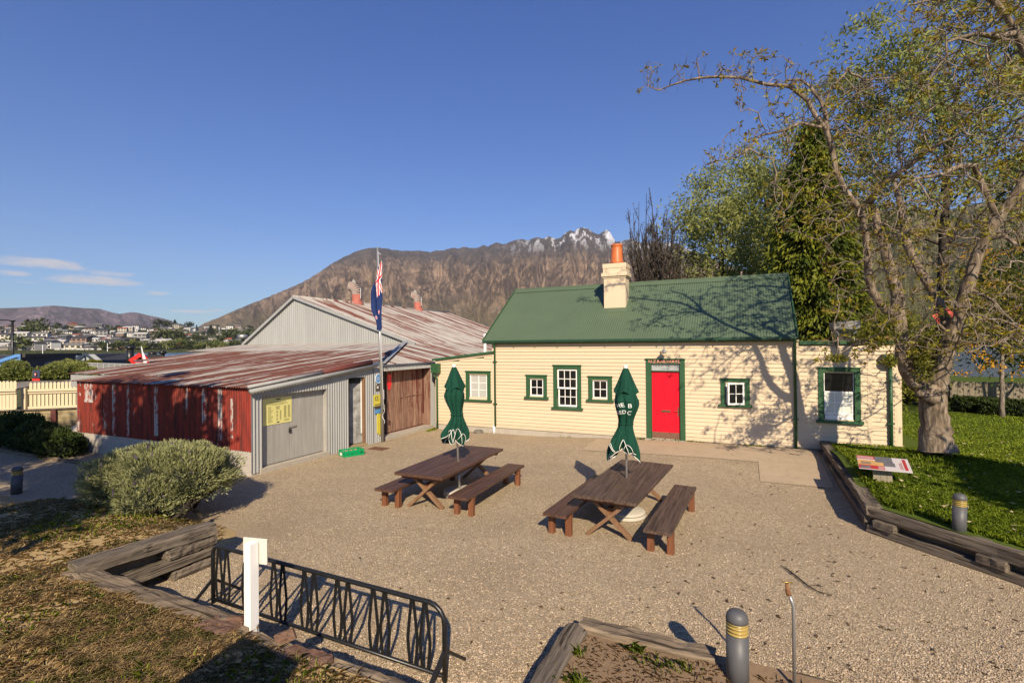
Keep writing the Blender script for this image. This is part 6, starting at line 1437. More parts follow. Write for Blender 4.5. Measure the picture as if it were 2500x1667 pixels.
# columnar conifer: drooping sprays
def conifer(label, base, height, r, seed, leafmat, n=26000):
    rs = np.random.default_rng(seed); t = thing('conifer_tree', label, 'tree', base); base = np.array(base)
    MB().tube([Vector(base) - Vector((0, 0, .2)), Vector(base) + Vector((0, 0, height * .97))], [.28, .02], 9).build('trunk', BARKD, t)
    P, A = [], []
    nb = 1150
    for k in range(nb):
        h = (rs.uniform(0, 1) ** 1.1); a = rs.uniform(0, 2 * PI); R = r * (1 - h) ** .62 * (.75 + .35 * rs.random()) + .05
        if h > .9: R *= .7
        o = np.array([math.cos(a), math.sin(a), 0]); m = 42; s = rs.uniform(.35, 1.0, m)[:, None]
        q = base + np.array([0, 0, height * (.03 + .97 * h)]) + o * R * s + np.array([0, 0, -1]) * (s ** 2) * R * .30 + rs.normal(size=(m, 3)) * np.array([.16, .16, .13])
        P.append(q); A.append(np.tile(o * .8 + np.array([0, 0, -.75]), (m, 1)))
    Foliage().add(np.concatenate(P), .26, .085, axis=np.concatenate(A), rs=rs).build('crown', leafmat, t)
p = PY(1985, 690, 23.5); conifer('dense yellow green conifer with drooping sprays behind the right end of the house', (p.x, 23.5, .2), PY(1945, 330, 23.5).z, 2.75, 3, L_CYPRESS)
# dark bare columnar tree
bp = PY(1600, 690, 27.0); bt = thing('bare_tree', 'dark upright bare tree right of the chimney', 'tree', (bp.x, 27, .3)); w = Wood(); rr = random.Random(3); top = PY(1600, 460, 27).z; bud = []
for k in range(85):
    h = rr.random() ** .7; a = rr.uniform(0, 6.28); R = rr.uniform(.2, 1.55); L = (top - 2.2) * (rr.uniform(.62, .98) if k > 2 else 1.03) * (1.05 - .30 * R / 1.5)
    q = wander((bp.x + .3 * math.cos(a), 27 + .3 * math.sin(a), 2.2), (R * .24 * math.cos(a), R * .24 * math.sin(a), 1), L, 9, .05, rr, (0, 0, .06)); w.limb(q, .05, .012, 5)
    for _ in range(22):
        i = rr.randint(2, 8); q2 = wander(q[i], (rr.gauss(0, .35), rr.gauss(0, .35), 1), rr.uniform(.3, .9), 4, .12, rr, (0, 0, .1)); w.limb(q2, .016, .007, 3); bud += [tuple(x) for x in q2[2:]]
w.limb([(bp.x, 27, .0), (bp.x, 27, 2.6)], .2, .12, 8); w.build('branches', BARKD, bt)
bud = np.array(bud); bud = np.concatenate([bud + rng.normal(size=bud.shape) * .05 for _ in range(2)]); Foliage().add(bud, .12, .035, axis=np.tile([0, 0, 1.0], (len(bud), 1))).build('buds', L_TUFT, bt)

# -- shrubs ----------------------------------------------------------
def shrub(name, label, centres, leafmat, n, lsize, lw, seed, inner=None, group=None, spike=None, cat='shrub'):
    rs = np.random.default_rng(seed); c0 = centres[0]; t = thing(name, label, cat, (c0[0], c0[1], c0[2] - c0[5]), 0, group); f = Foliage(); tot = sum(c[3] * c[4] * c[5] for c in centres) ** (2 / 3)
    for cx_, cy_, cz_, rx, ry, rz in centres:
        m = int(n * (rx * ry * rz) ** (2 / 3) / sum((c[3] * c[4] * c[5]) ** (2 / 3) for c in centres))
        d = rs.normal(size=(m, 3)); d /= np.linalg.norm(d, axis=1)[:, None]; d[:, 2] = np.where(d[:, 2] < -.5, -d[:, 2], d[:, 2]); lump = 1 + .16 * np.sin(d[:, 0] * 7 + cx_ * 5) * np.sin(d[:, 1] * 6 + cy_) + .10 * np.sin(d[:, 2] * 11 + d[:, 0] * 9)
        s = (rs.uniform(.55, 1.0, m) ** .4 * lump)[:, None]; P = np.array([cx_, cy_, cz_]) + d * s * np.array([rx, ry, rz])
        f.add(P, lsize, lw, axis=d * 1.0 + np.array([0, 0, .45]), rs=rs)
    f.build('foliage', leafmat, t)
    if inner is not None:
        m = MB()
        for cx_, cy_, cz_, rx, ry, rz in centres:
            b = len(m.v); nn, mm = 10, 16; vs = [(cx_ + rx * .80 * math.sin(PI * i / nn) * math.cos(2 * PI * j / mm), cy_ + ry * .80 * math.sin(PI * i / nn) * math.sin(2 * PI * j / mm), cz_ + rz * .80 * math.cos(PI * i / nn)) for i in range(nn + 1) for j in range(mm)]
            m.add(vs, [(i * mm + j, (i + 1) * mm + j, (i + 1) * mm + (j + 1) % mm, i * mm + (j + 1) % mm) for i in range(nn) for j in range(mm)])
        m.build('shade_core', inner, t)
    if spike:
        cs, ms, cnt = spike; P = []
        for _ in range(cnt):
            cx_, cy_, cz_, rx, ry, rz = centres[rs.integers(0, len(centres))]; d = rs.normal(size=3); d[2] = abs(d[2]) + .4; d /= np.linalg.norm(d); P.append(np.array([cx_, cy_, cz_]) + d * np.array([rx, ry, rz]) * 1.06)
        Foliage().add(np.array(P), .10, .022, axis=np.tile([0, 0, 1.0], (len(P), 1)), rs=rs).build('flower_spikes', ms, t)['kind'] = 'stuff'
    return t
LAVP = plain('lavender_spike', (.06, .035, .09), .8, .3, 20); DARKIN = plain('shrub_shade', (.012, .016, .008), .9, .3, 5)  # near-black core colour stands for the shade within the leaves
TRUNKY = 0
lvx = [G(*r7(720, 560), .28), G(*r7(1150, 500), .28)]
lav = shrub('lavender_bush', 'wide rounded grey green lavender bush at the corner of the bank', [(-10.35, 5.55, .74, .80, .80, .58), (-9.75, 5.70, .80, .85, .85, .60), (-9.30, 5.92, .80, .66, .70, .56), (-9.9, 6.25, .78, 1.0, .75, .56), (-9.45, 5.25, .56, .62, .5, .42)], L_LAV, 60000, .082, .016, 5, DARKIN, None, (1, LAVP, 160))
w = Wood(); rr = random.Random(8)
for k in range(14): w.limb(wander((-9.5 + rr.gauss(0, .35), 5.4 + rr.gauss(0, .25), .2), (rr.gauss(0, .5), rr.gauss(-.2, .4), 1), .6, 4, .2, rr), .04, .015, 5)
w.build('stems', BARKD, lav)
for i, (x, y, z, rx, ry, rz, lb) in enumerate(((-22.3, 8.35, .42, 1.4, .7, .66, 'dark green shrub nearest the left edge below the picket fence'), (-20.4, 8.15, .34, 1.0, .6, .52, 'dark green shrub in the middle of the row before the retaining wall'), (-18.9, 8.0, .30, .9, .55, .46, 'dark green shrub touching the end of the red wall'))):
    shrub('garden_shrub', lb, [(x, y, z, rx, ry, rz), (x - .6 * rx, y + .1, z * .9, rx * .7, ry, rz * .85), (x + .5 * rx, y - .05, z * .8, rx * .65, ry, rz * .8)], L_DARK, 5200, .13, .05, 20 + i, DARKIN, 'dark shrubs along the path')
# low clipped plants and paling fence at the right
hb = G(*s5(1080, 1205), .55)
for i, (x, y) in enumerate(((1075, 1190), (1150, 1195), (1230, 1200), (1310, 1215), (1390, 1215), (1445, 1225))):
    q = G(*s5(x, y + 18), .55); shrub('hedge_plant', ['low dark hedge plant nearest the walnut trunk below the paling fence', 'second low dark hedge plant from the walnut trunk below the palings', 'third low dark hedge plant from the walnut trunk below the palings', 'low dark hedge plant at the foot of the flowering tree', 'low dark hedge plant just right of the flowering tree', 'low dark hedge plant at the right edge of the view'][i], [(q.x, q.y, .75, .55, .4, .34)], L_DARK, 1500, .10, .05, 60 + i, DARKIN, 'hedge plants below the paling fence')
q = G(*s5(765, 1190), .5); shrub('garden_shrub', 'bright green shrub seen between the annex and the walnut trunk', [(q.x + .2, q.y + 1.2, .95, .55, .5, .5)], L_CYPRESS, 2400, .10, .05, 77, DARKIN)
fa, fb2 = G(*s5(985, 1190), .5), G(*s5(1447, 1205), .5); fa = Vector((fa.x, fa.y + 1.0, .4)); fb2 = Vector((fb2.x, fb2.y + 1.0, .4)); fd = (fb2 - fa).normalized(); fa -= fd * 2; fL = (fb2 - fa).length + 6
pf = thing('paling_fence', 'grey vertical paling fence behind the lawn at the right', 'fence', fa); fh = PY(*s5(1200, 1042), (fa.y + fb2.y) / 2).z - .4
for k in range(int(fL / .20)):
    a = fa + fd * (k * .20); MB().beam((a.x, a.y, .3), (a.x, a.y, .4 + fh + random.uniform(-.015, .015)), .188, .025, Vector((-fd.y, fd.x, 0))).build('paling', FENCEW, pf)
MB().beam(fa + Vector((0, .04, .5)), fa + fd * fL + Vector((0, .04, .5)), .05, .09).build('rail', FENCEW, pf)
# trees outside the frame that shade the bank, path, red wall and lawn
leafy_tree('garden_tree', 'broad tree standing left of the view whose shadow dapples the red wall', (-9.9, -1.4, .5), 10.2, 3.0, 41, L_WILLOW, BARK, 12, 19000, .27, .12, .22, .36, None, .2, 'garden trees around the yard', .7, 130, .55)
leafy_tree('garden_tree', 'broad tree standing far left of the view that shades the gravel path', (-15.9, -2.4, .5), 9.2, 3.3, 42, L_WILLOW, BARK, 12, 15000, .28, .12, .22, .30, None, .2, 'garden trees around the yard', .7, 150, .6)
_sp = G(2395, 1165, .5) + Vector((SUN.x, SUN.y, 0)).normalized() * 6.2
leafy_tree('garden_tree', 'small tree standing right of the view that shades the lawn', (_sp.x, _sp.y, .5), 5.4, 1.25, 43, L_DARK, BARK, 9, 6000, .22, .11, .10, .55, None, .2, 'garden trees around the yard', .7, 90, .45)
# ------------------------------------------------------------------ left middle distance: road, hedge, houses
def road_arrays():
    pts = [G(-300, 985, .87), G(0, 938, .87), G(120, 936, .87), G(260, 930, .87)]
    return pts
ro = MB()
for a, b in zip(road_arrays()[:-1], road_arrays()[1:]):
    n_ = Vector((b.y - a.y, -(b.x - a.x), 0)).normalized() * 2.6; z = Vector((0, 0, .03)); ro.add([a - n_ + z, a + n_ + z, b + n_ + z, b - n_ + z], [(0, 1, 2, 3)])
struct(ro.build('road', ROADM))
def hedge(label, p0, p1, w, h, n, seed, mat=L_HEDGE):
    rs = np.random.default_rng(seed); p0, p1 = Vector(p0), Vector(p1); t = thing('clipped_hedge', label, 'hedge', (p0 + p1) / 2)
    d = (p1 - p0).normalized(); sd = Vector((-d.y, d.x, 0)); MB().beam(p0 + Vector((0, 0, h * .45)), p1 + Vector((0, 0, h * .45)), w * .8, h * .85).build('shade_core', DARKIN, t)
    s = rs.random(n); o = rs.uniform(-1, 1, n) * w / 2; z = h * rs.uniform(.05, 1, n) ** .6 * (1 + .08 * np.sin(s * 60)); f = rs.random(n) < .6; o[f] = -np.sign(sd.dot(p0)) * 0 + np.where(rs.random(f.sum()) < .8, -w / 2, w / 2)
    P = np.array(p0)[None] + np.array(p1 - p0)[None] * s[:, None] + np.array(sd)[None] * o[:, None] + np.array([0, 0, 1.0])[None] * z[:, None] + rs.normal(size=(n, 3)) * .08
    Foliage().add(P, .22, .12, rs=rs).build('foliage', mat, t); return t
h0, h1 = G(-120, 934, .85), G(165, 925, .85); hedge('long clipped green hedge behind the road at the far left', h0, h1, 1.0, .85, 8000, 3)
q = G(165, 922, .85); shrub('roadside_bush', 'big loose grey green bush at the right end of the long hedge', [(q.x, q.y, 1.3, 1.9, 1.2, .95), (q.x + 1.4, q.y + .3, 1.1, 1.2, 1.1, .65)], L_WILLOW, 5200, .26, .08, 91, DARKIN)
q = G(228, 905, .85); shrub('roadside_bush', 'low bright yellow green bush beyond the red wall corner', [(q.x, q.y, 1.3, 1.3, .9, .7)], L_KOW, 2000, .22, .09, 92, DARKIN)
q = G(8, 925, .85); shrub('roadside_bush', 'grey green bush cut by the left edge in front of the blue house', [(q.x - .8, q.y + 1, 1.3, 1.0, 1.0, .95)], L_WILLOW, 2200, .24, .07, 93, DARKIN)
BLUEW = plain('blue_weatherboard', (0.10, 0.24, 0.50), .6, .1, 2); NAVY_SHADE = plain('navy_and_shaded_wall', (0.035, 0.05, 0.075), .6, .2, 2); CHARC = plain('charcoal_roofing', (0.05, 0.046, 0.044), .7, .2, 1); GREYW = plain('grey_window', (.16, .17, .18), .3, .2, 3)
def ph(x, y, r):      # point at horizontal distance r seen at a pixel
    v = ray(x, y); k = 1.4 * r / math.hypot(v.x, v.y); return CAM + v * k
# blue house with low mono-pitch roof
A, B, C_ = ph(4, 880, 45), ph(50, 880, 44), ph(185, 880, 58)
bh = thing('blue_house', 'low house with sky blue end wall, side coloured dark for shade and flat dark roof', 'house', (B.x, B.y, -.3))
zt = lambda p, y: ph(1250, y, 1).z
zA, zB_, zC = ph(10, 880, 40).z * 0 + ph(4, 880, 40).z, ph(50, 872, 44).z, ph(185, 868, 58).z
Aw = A - (B - A) * .5
MB().add([Aw + Vector((0, 0, -3)), Vector((B.x, B.y, Aw.z - 3)), (B.x, B.y, zB_), (Aw.x, Aw.y, ph(4, 884, 40).z - .5)], [(0, 1, 2, 3)]).build('end_wall', BLUEW, bh)
MB().add([(B.x, B.y, -3), (C_.x, C_.y, -3), (C_.x, C_.y, zC), (B.x, B.y, zB_)], [(0, 1, 2, 3)]).build('side_wall', NAVY_SHADE, bh)  # the shade on this side is put into its dark colour
wd = (C_ - B); wd.z = 0; wn = Vector((wd.y, -wd.x, 0)).normalized()
for k in range(14): MB().beam(Vector((B.x, B.y, zB_ - .15 - .16 * k)) + wn * .02, Vector((B.x, B.y, zB_ - .15 - .16 * k)) + wd * .42 + wn * .02, .03, .02).build('cladding_board', NAVY_SHADE, bh)
e_ = (B - Aw).normalized(); MB().prism([Aw + Vector((0, 0, ph(4, 884, 40).z - .5 - Aw.z)), Vector((B.x, B.y, zB_)), Vector((B.x, B.y, zB_ + .28)), Aw + Vector((0, 0, ph(4, 884, 40).z - .22 - Aw.z))], wn * -.3 + Vector((0, 0, 0))).build('barge_board', BLUEW, bh)
MB().beam(Vector((B.x, B.y, zB_ + .15)) + wn * .3 - wd * .02, Vector((C_.x, C_.y, zC + .15)) + wn * .3 + wd * .05, .2, .30).build('fascia', CHARC, bh)
MB().add([Aw + Vector((0, 0, ph(4, 884, 40).z - .2 - Aw.z)), Vector((B.x, B.y, zB_ + .30)), Vector((C_.x, C_.y, zC + .30)), Vector((C_.x, C_.y, zC + .1)) - wn * 9, Aw - wn * 9 + Vector((0, 0, -.1))], [(0, 1, 2, 3, 4)]).build('roof', CHARC, bh)
for s0, s1 in ((.36, .52), (.56, .74)):
    m = B + wd * s0; n_ = B + wd * s1; MB().add([Vector((m.x, m.y, .6)) + wn * .03, Vector((n_.x, n_.y, .6)) + wn * .03, Vector((n_.x, n_.y, 1.9)) + wn * .03, Vector((m.x, m.y, 1.9)) + wn * .03], [(0, 1, 2, 3)]).build('window', GREYW, bh)
wA = Aw.lerp(B, .55); wB = Aw.lerp(B, .80); fo = -Vector((e_.y, -e_.x, 0)).normalized() * .04; fo = fo if fo.dot(A) < 0 else -fo
MB().add([Vector((wA.x, wA.y, .2)) + fo, Vector((wB.x, wB.y, .2)) + fo, Vector((wB.x, wB.y, 1.75)) + fo, Vector((wA.x, wA.y, 1.75)) + fo], [(0, 1, 2, 3)]).build('window', GREYW, bh)
# second house: dark gabled roof with a pale gable
R0 = 66
ga, gb, gt = ph(*c4(1285, 800), R0), ph(*c4(1535, 800), R0), ph(*c4(1412, 705), R0); re0, re1 = ph(*c4(1412, 700), R0), ph(*c4(2060, 690), R0 + 12); ee1 = ph(*c4(2130, 790), R0 + 8); ee0 = gb
dh = thing('gabled_house', 'dark house with pale triangular gable and long charcoal roof', 'house', (gb.x, gb.y, -.5))
MB().prism([ga, gb, gt], (0, 1.0, 0)).build('gable_wall', plain('pale_gable', (.42, .44, .42), .7, .08, 1), dh)
MB().add([ee0, ee1, re1, re0], [(0, 1, 2, 3)]).build('roof', CHARC, dh)
lf0 = ph(*c4(1205, 800), R0 + 3); lf1 = ph(*c4(1330, 690), R0 + 9); MB().add([lf0, ga, gt, lf1], [(0, 1, 2, 3)]).build('roof', CHARC, dh)
for a, b in ((ga, gt), (gb, gt)): MB().beam(a + Vector((0, -.15, .1)), b + Vector((0, -.15, .12)), .3, .35).build('barge_board', NAVY_SHADE, dh)
MB().beam(gt + Vector((0, -.1, -.1)), (ga + gb) / 2 + Vector((0, -.1, 0)), .12, .12, (0, 1, 0)).build('gable_post', NAVY_SHADE, dh)
MB().add([(ga.x, ga.y, -3), (gb.x, gb.y, -3), gb, ga], [(0, 1, 2, 3)]).add([(gb.x, gb.y, -3), (ee1.x, ee1.y, -3), ee1, gb], [(0, 1, 2, 3)]).build('wall', NAVY_SHADE, dh)
for (x, y0, y1, r, lb) in ((2135, 625, 800, 58, 'black cylindrical flue on the dark roof left of the red gable'), (1347 * 1.857, 565 * 1.857 - 330, 780, 60, 'black flue pipe with cowl right of the red gable'), (1437 * 1.857, 700, 760, 62, 'small black flue farthest right above the rusted roof')):
    p0, p1 = ph(*c4(x, y1), r), ph(*c4(x, y0 if y0 > 500 else 680), r); t = thing('roof_flue', lb, 'flue', p0); MB().tube([p0 - Vector((0, 0, 1)), p1], .42 if r == 58 else .25, 10).build('pipe', BLACKM, t, True); MB().lathe([(.3, 0), (.5, .1), (.5, .35), (.2, .5)], 10, p1).build('cap', BLACKM, t, True)
rg = thing('red_gable', 'bright red A-frame gable poking up behind the rusted roof', 'building', ph(*c4(2230, 840), 52)); REDP = plain('bright_red_paint', (.62, .03, .025), .5, .1, 2)
g0, g1, g2 = ph(*c4(2130, 820), 52), ph(*c4(2310, 700), 52), ph(*c4(2440, 830), 52)
MB().beam(g0, g1, .35, .45).build('barge_board', REDP, rg); MB().beam(g1, g2, .35, .45).build('barge_board', REDP, rg); MB().prism([g0 + Vector((0, .3, .0)), g2 + Vector((0, .3, 0)), g1 + Vector((0, .3, -.1))], (0, 2, 0)).build('gable_wall', CHARC, rg); MB().prism([g0 + Vector((.3, 0, -.05)), g0 + Vector((.3, 0, -1.6)), g2 + Vector((0, 0, -1.6)), g2 + Vector((0, 0, -.05))], (0, .3, 0)).build('wall', REDP, rg)
fs_ = thing('feather_banner', 'narrow white feather banner standing by the red gable', 'banner', ph(*c4(2365, 840), 48)); b0, b1 = ph(*c4(2350, 830), 48), ph(*c4(2308, 570), 48)
MB().prism([b0, b0 + Vector((.55, 0, 0)), b1 + Vector((.55, 0, -2.2)), b1 + Vector((.22, 0, -.3)), b1], (.02, .05, 0)).build('banner', PAPER, fs_); MB().tube([b0 - Vector((0, 0, 2)), b1], .03, 6).build('pole', IRON, fs_)
wr = thing('white_railing', 'curved white railing of a ramp beyond the red shed wall', 'railing', ph(*c4(1800, 900), 46)); pr = [ph(*c4(1330 + 92 * k, 846 + 2.2 * k), 46) for k in range(11)]
RAILG = plain('grey_white_rail', (.42, .42, .41), .5, .1, 2)
MB().tube(pr, .05, 6).build('top_rail', RAILG, wr, True)
for k in range(0, 11, 1): MB().tube([pr[k], pr[k] - Vector((0, 0, 1.5))], .035, 6).build('baluster', RAILG, wr)
MB().add([p for p in pr] + [p - Vector((0, 0, 1.4)) for p in pr], [(i, i + 1, 12 + i, 11 + i) for i in range(10)]).build('mesh_panel', plain('railing_mesh', (.22, .22, .21), .7, .2, 3), wr)
# street lamp and warning sign
l0, l1 = ph(*c4(203, 720), 46), ph(*c4(205, 150), 46); sl_ = thing('street_lamp', 'black street lamp with long arm at the left edge of the view', 'street lamp', (l0.x, l0.y, -.5))
MB().tube([(l0.x, l0.y, -1), l1], [.11, .09], 8).build('pole', BLACKM, sl_, True); MB().tube([l1 - Vector((0, 0, .1)), l1 + (ph(*c4(80, 142), 46) - l1) * .6, ph(*c4(-30, 140), 46)], .05, 6).build('arm', BLACKM, sl_); MB().box(l1.x - .2, l1.x + .3, l1.y - .1, l1.y + .1, l1.z - .12, l1.z + .02).build('lamp_head', BLACKM, sl_)
w0 = G(89, 931, .87); ws = thing('road_sign', 'small navy and red warning sign on the verge at the far left', 'sign', w0); sw_ = RGT * .26; sw_.z = 0
MB().beam(w0, w0 + Vector((0, 0, .9)), .05, .05, (0, 1, 0)).build('post', IRON, ws); MB().obox(w0 + Vector((0, 0, .55)), sw_, Vector((.01, -.02, 0)), (0, 0, .28)).build('panel', NAVY_SHADE, ws); MB().obox(w0 + Vector((0, 0, .13)) + Vector((0, -.02, 0)), sw_ * 1.02, Vector((.01, -.02, 0)), (0, 0, .08)).build('red_band', REDP, ws)
cc = w0 + Vector((.0, -.05, .52)); MB().lathe([(.0, 0), (.12, 0), (.12, .01), (.0, .01)], 16).build('red_disc', REDP, ws, False, 0, False).matrix_local = Matrix.Translation((.02, -.06, .52)) @ Matrix.Rotation(PI / 2, 4, 'X')
MB().box(-.09, .09, -.085, -.07, .49, .55).build('white_mark', PAPER, ws, False, 0, False)
# ------------------------------------------------------------------ the town across the bay
HW = [plain('house_white', (.62, .60, .55), .7, .05, .2), plain('house_cream', (.50, .45, .36), .7, .05, .2), plain('house_grey', (.26, .25, .24), .7, .05, .2), plain('house_brown', (.26, .17, .12), .7, .05, .2), plain('house_slate', (.10, .105, .115), .7, .1, .2)]
HR = [plain('roof_grey', (.17, .165, .16), .7, .05, .2), plain('roof_charcoal', (.055, .053, .052), .7, .05, .2), plain('roof_red', (.28, .075, .05), .7, .05, .2), plain('roof_pale', (.48, .46, .43), .7, .05, .2), plain('roof_brown', (.15, .10, .075), .7, .05, .2)]
HWIN = plain('far_window', (.03, .033, .04), .2, .2, .2, .5)
WN = ['white', 'cream', 'grey', 'brown', 'slate grey']; RN = ['grey', 'charcoal', 'red', 'pale', 'brown']
protos = {}
def town_house(x, y, wi, ri, width, storeys, yaw):
    p = hill_pos(x, y); key = (wi, ri, storeys)
    t = thing('town_house', '%s %s house with %s roof on the hillside across the bay' % ('two storey' if storeys == 2 else 'low', WN[wi], RN[ri]), 'house', p, yaw, '%s %s town houses with %s roofs' % ('two storey' if storeys == 2 else 'low', WN[wi], RN[ri]))
    t.scale = (width / 14,) * 3
    if key not in protos:
        h = 3.4 * storeys; L, D = 7, 4.5
        w = MB().box(-L, L, -D, D, -3, h).build('wall', HW[wi], t, world=False)
        r = MB().prism([(-L - .6, -D - .7, h - .1), (-L - .6, D + .7, h - .1), (-L - .6, 0, h + 2.0)], (2 * L + 1.2, 0, 0)).build('roof', HR[ri], t, world=False)
        ws_ = []
        for s in range(storeys):
            for k in range(3): ws_.append(MB().box(-L + 1.2 + k * 4.4, -L + 3.9 + k * 4.4, -D - .08, -D + .02, .9 + 3.4 * s, 2.6 + 3.4 * s).build('window', HWIN, t, world=False))
        protos[key] = [w, r] + ws_
    else:
        for o in protos[key]:
            c = o.copy(); COL.objects.link(c); c.parent = t
    return t
rh = random.Random(21); placed = []
cand = []
for row in range(13):
    y = 801 + row * 4.4
    for k in range(44):
        cand.append((rh.uniform(-15, 610), y + rh.uniform(-1.8, 1.8)))
rh.shuffle(cand)
for x, y in cand:
    if len(placed) >= 230: break
    base_y = 857 - (x - 100) * .0087
    if y > base_y - 1.5 or y < 800 - (x * .004): continue
    if any(abs(x - a) < 9 and abs(y - b) < 2.6 for a, b in placed): continue
    if 60 < x < 118 and y > 805 and y < 826: continue
    placed.append((x, y)); wi = rh.choices(range(5), (5, 4, 2, 1.2, 1.6))[0]; ri = rh.choices(range(5), (3, 4, .8, 2.2, 1))[0]
    town_house(x, y, wi, ri, rh.uniform(15, 30), rh.choice((1, 1, 2)), rh.uniform(-.5, .5) + rad(24))
# camper vans parked by the shore
vp = []
for k, x in enumerate((140, 152, 163, 176, 188, 199, 211, 222, 242)):
    p = hill_pos(x, 855.0); p.z += .2
    if k == 0:
        v0 = thing('camper_van', 'white camper van parked in the row along the far shore', 'van', p, rad(30), 'white camper vans along the shore')
        MB().box(-4, 4, -1.3, 1.3, .6, 3.6).build('body', HW[0], v0, False, .2, False); MB().box(-3, 2.2, -1.36, -1.28, 2.0, 2.8).build('window', HWIN, v0, world=False); MB().prism([(4, -1.2, .6), (5.2, -1.2, .6), (5.2, -1.2, 1.5), (4.4, -1.2, 2.6), (4, -1.2, 2.6)], (0, 2.4, 0)).build('cab', HW[0], v0, world=False)
        for wx in (-2.6, 3.4): MB().tube([(wx, -1.3, .5), (wx, -1.0, .5)], .5, 10).build('wheel', BLACKM, v0, world=False)
    else: c = copy_tree(v0); c.location = p; c.rotation_euler.z = rad(30) + rh.uniform(-.4, .4)
# trees of the town: a few shared meshes
def far_mesh(name, mat, conif, seed, n=420):
    rs = np.random.default_rng(seed); 
    if conif: h = rs.random(n); a = rs.uniform(0, 6.28, n); R = (1 - h) * .30 * np.sqrt(rs.random(n)) + .02; P = np.stack([R * np.cos(a), R * np.sin(a), .05 + h * .95], -1); L, W_ = .13, .06
    else:
        C = rs.normal(size=(16, 3)) * np.array([.28, .28, .17]) + np.array([0, 0, .60]); P = C[rs.integers(0, 16, n)] + rs.normal(size=(n, 3)) * .11; P[:, 2] = np.maximum(P[:, 2], .12); L, W_ = .15, .10
    f = Foliage().add(P, L, W_, rs=rs); V = np.concatenate(f.V); o = arr_mesh('crown', V.reshape(-1, 3), np.arange(len(V) * 4).reshape(-1, 4), mat); me = o.data; bpy.data.objects.remove(o); return me
tk = MB().tube([(0, 0, -.1), (0, 0, .5)], [.035, .02], 6).build('trunk', BARKD); TKM = tk.data; bpy.data.objects.remove(tk)
FM = [[far_mesh('crown', L_FAR, False, s) for s in (1, 2, 3)], [far_mesh('crown', L_FARD, True, 5)], [far_mesh('crown', m_leaf('far_dark_leaf', (.03, .042, .018), (.065, .08, .028), .03, .1), False, s) for s in (7, 8)], [far_mesh('crown', m_leaf('far_bright_leaf', (.10, .125, .03), (.18, .20, .05), .03, .1), False, s) for s in (9, 10)]]
TL = ['round olive green tree among the houses across the bay', 'dark pointed conifer among the houses across the bay', 'dark rounded tree among the houses across the bay', 'bright spring green tree along the far shore']
TGn = ['olive town trees', 'dark town conifers', 'dark round town trees', 'bright shore trees']
def far_tree(x, y, hpx, kind, wide=1.0, label=None, group=True, seed=0):
    p = hill_pos(x, y); d = (p - CAM).dot(FWD); s = hpx / F_PX * d
    t = thing('far_tree', label or TL[kind], 'tree', p, rh.uniform(0, 6.28), TGn[kind] if group else None); t.scale = (s * wide, s * wide, s)
    for nm, me in (('trunk', TKM), ('crown', rh.choice(FM[kind]))): o = bpy.data.objects.new(nm, me); COL.objects.link(o); o.parent = t
    return t
far_tree(88, 826, 46, 0, 1.15, 'largest round green tree, standing alone above the shore at left', False)
far_tree(62, 855, 32, 3, 1.5, 'broad bright tree above the flat roof of the blue house', False)
far_tree(427, 799, 21, 1, 1.3, 'tall dark blue conifer on the skyline of the town', False); far_tree(395, 801, 21, 2, 1.2, 'dark domed tree left of the skyline conifer', False); far_tree(461, 802, 17, 2, 1.2, 'dark domed tree right of the skyline conifer', False); far_tree(515, 816, 22, 1, 1.4, 'dark conifer right of centre in the far town', False)
for x, y, h_, k, w_ in ((30, 803, 10, 2, 1.4), (65, 797, 9, 1, 1), (145, 800, 12, 2, 1.2), (165, 802, 9, 2, 1.4), (200, 798, 9, 0, 1.6), (262, 801, 8, 0, 1.3), (290, 803, 10, 2, 1.2), (320, 806, 8, 0, 1.4), (410, 800, 16, 0, 1.2), (380, 806, 13, 2, 1.0), (480, 806, 12, 1, 1.2), (530, 806, 11, 1, 1.1)): far_tree(x, y, h_, k, w_)
for x in range(250, 640, 14): far_tree(x + rh.uniform(-5, 5), 857.5 - (x - 100) * .0087 + rh.uniform(-5, -.5), rh.uniform(14, 26), rh.choice((3, 0, 3, 2)), rh.uniform(1.0, 1.5))
for x, y, h_, w_ in ((400, 838, 34, 1.4), (440, 836, 30, 1.4), (560, 832, 26, 1.6), (600, 830, 24, 1.6), (540, 838, 18, 1.5), (480, 836, 20, 1.4)): far_tree(x, y, h_, 0, w_)
cnt = 0
while cnt < 140:
    x, y = rh.uniform(-10, 630), rh.uniform(803, 853); cnt += 1; far_tree(x, y, rh.uniform(4, 10), rh.choices((0, 1, 2, 3), (5, 1, 4, 2))[0], rh.uniform(.9, 1.5))
# slim masts and parked cars by the far shore are too small to build singly except two masts
for x, y0, y1, lb in ((c4(700, 0)[0], 864, 842, 'pale slim mast above the blue house roof'), (c4(1763, 0)[0], 858, 838, 'thin pale mast on the far shore right of the camper vans')):
    p = ph(x, y0, 300); q = ph(x, y1, 300); t = thing('slim_mast', lb, 'mast', p); MB().tube([p, q], .18, 6).build('pole', PVC, t)
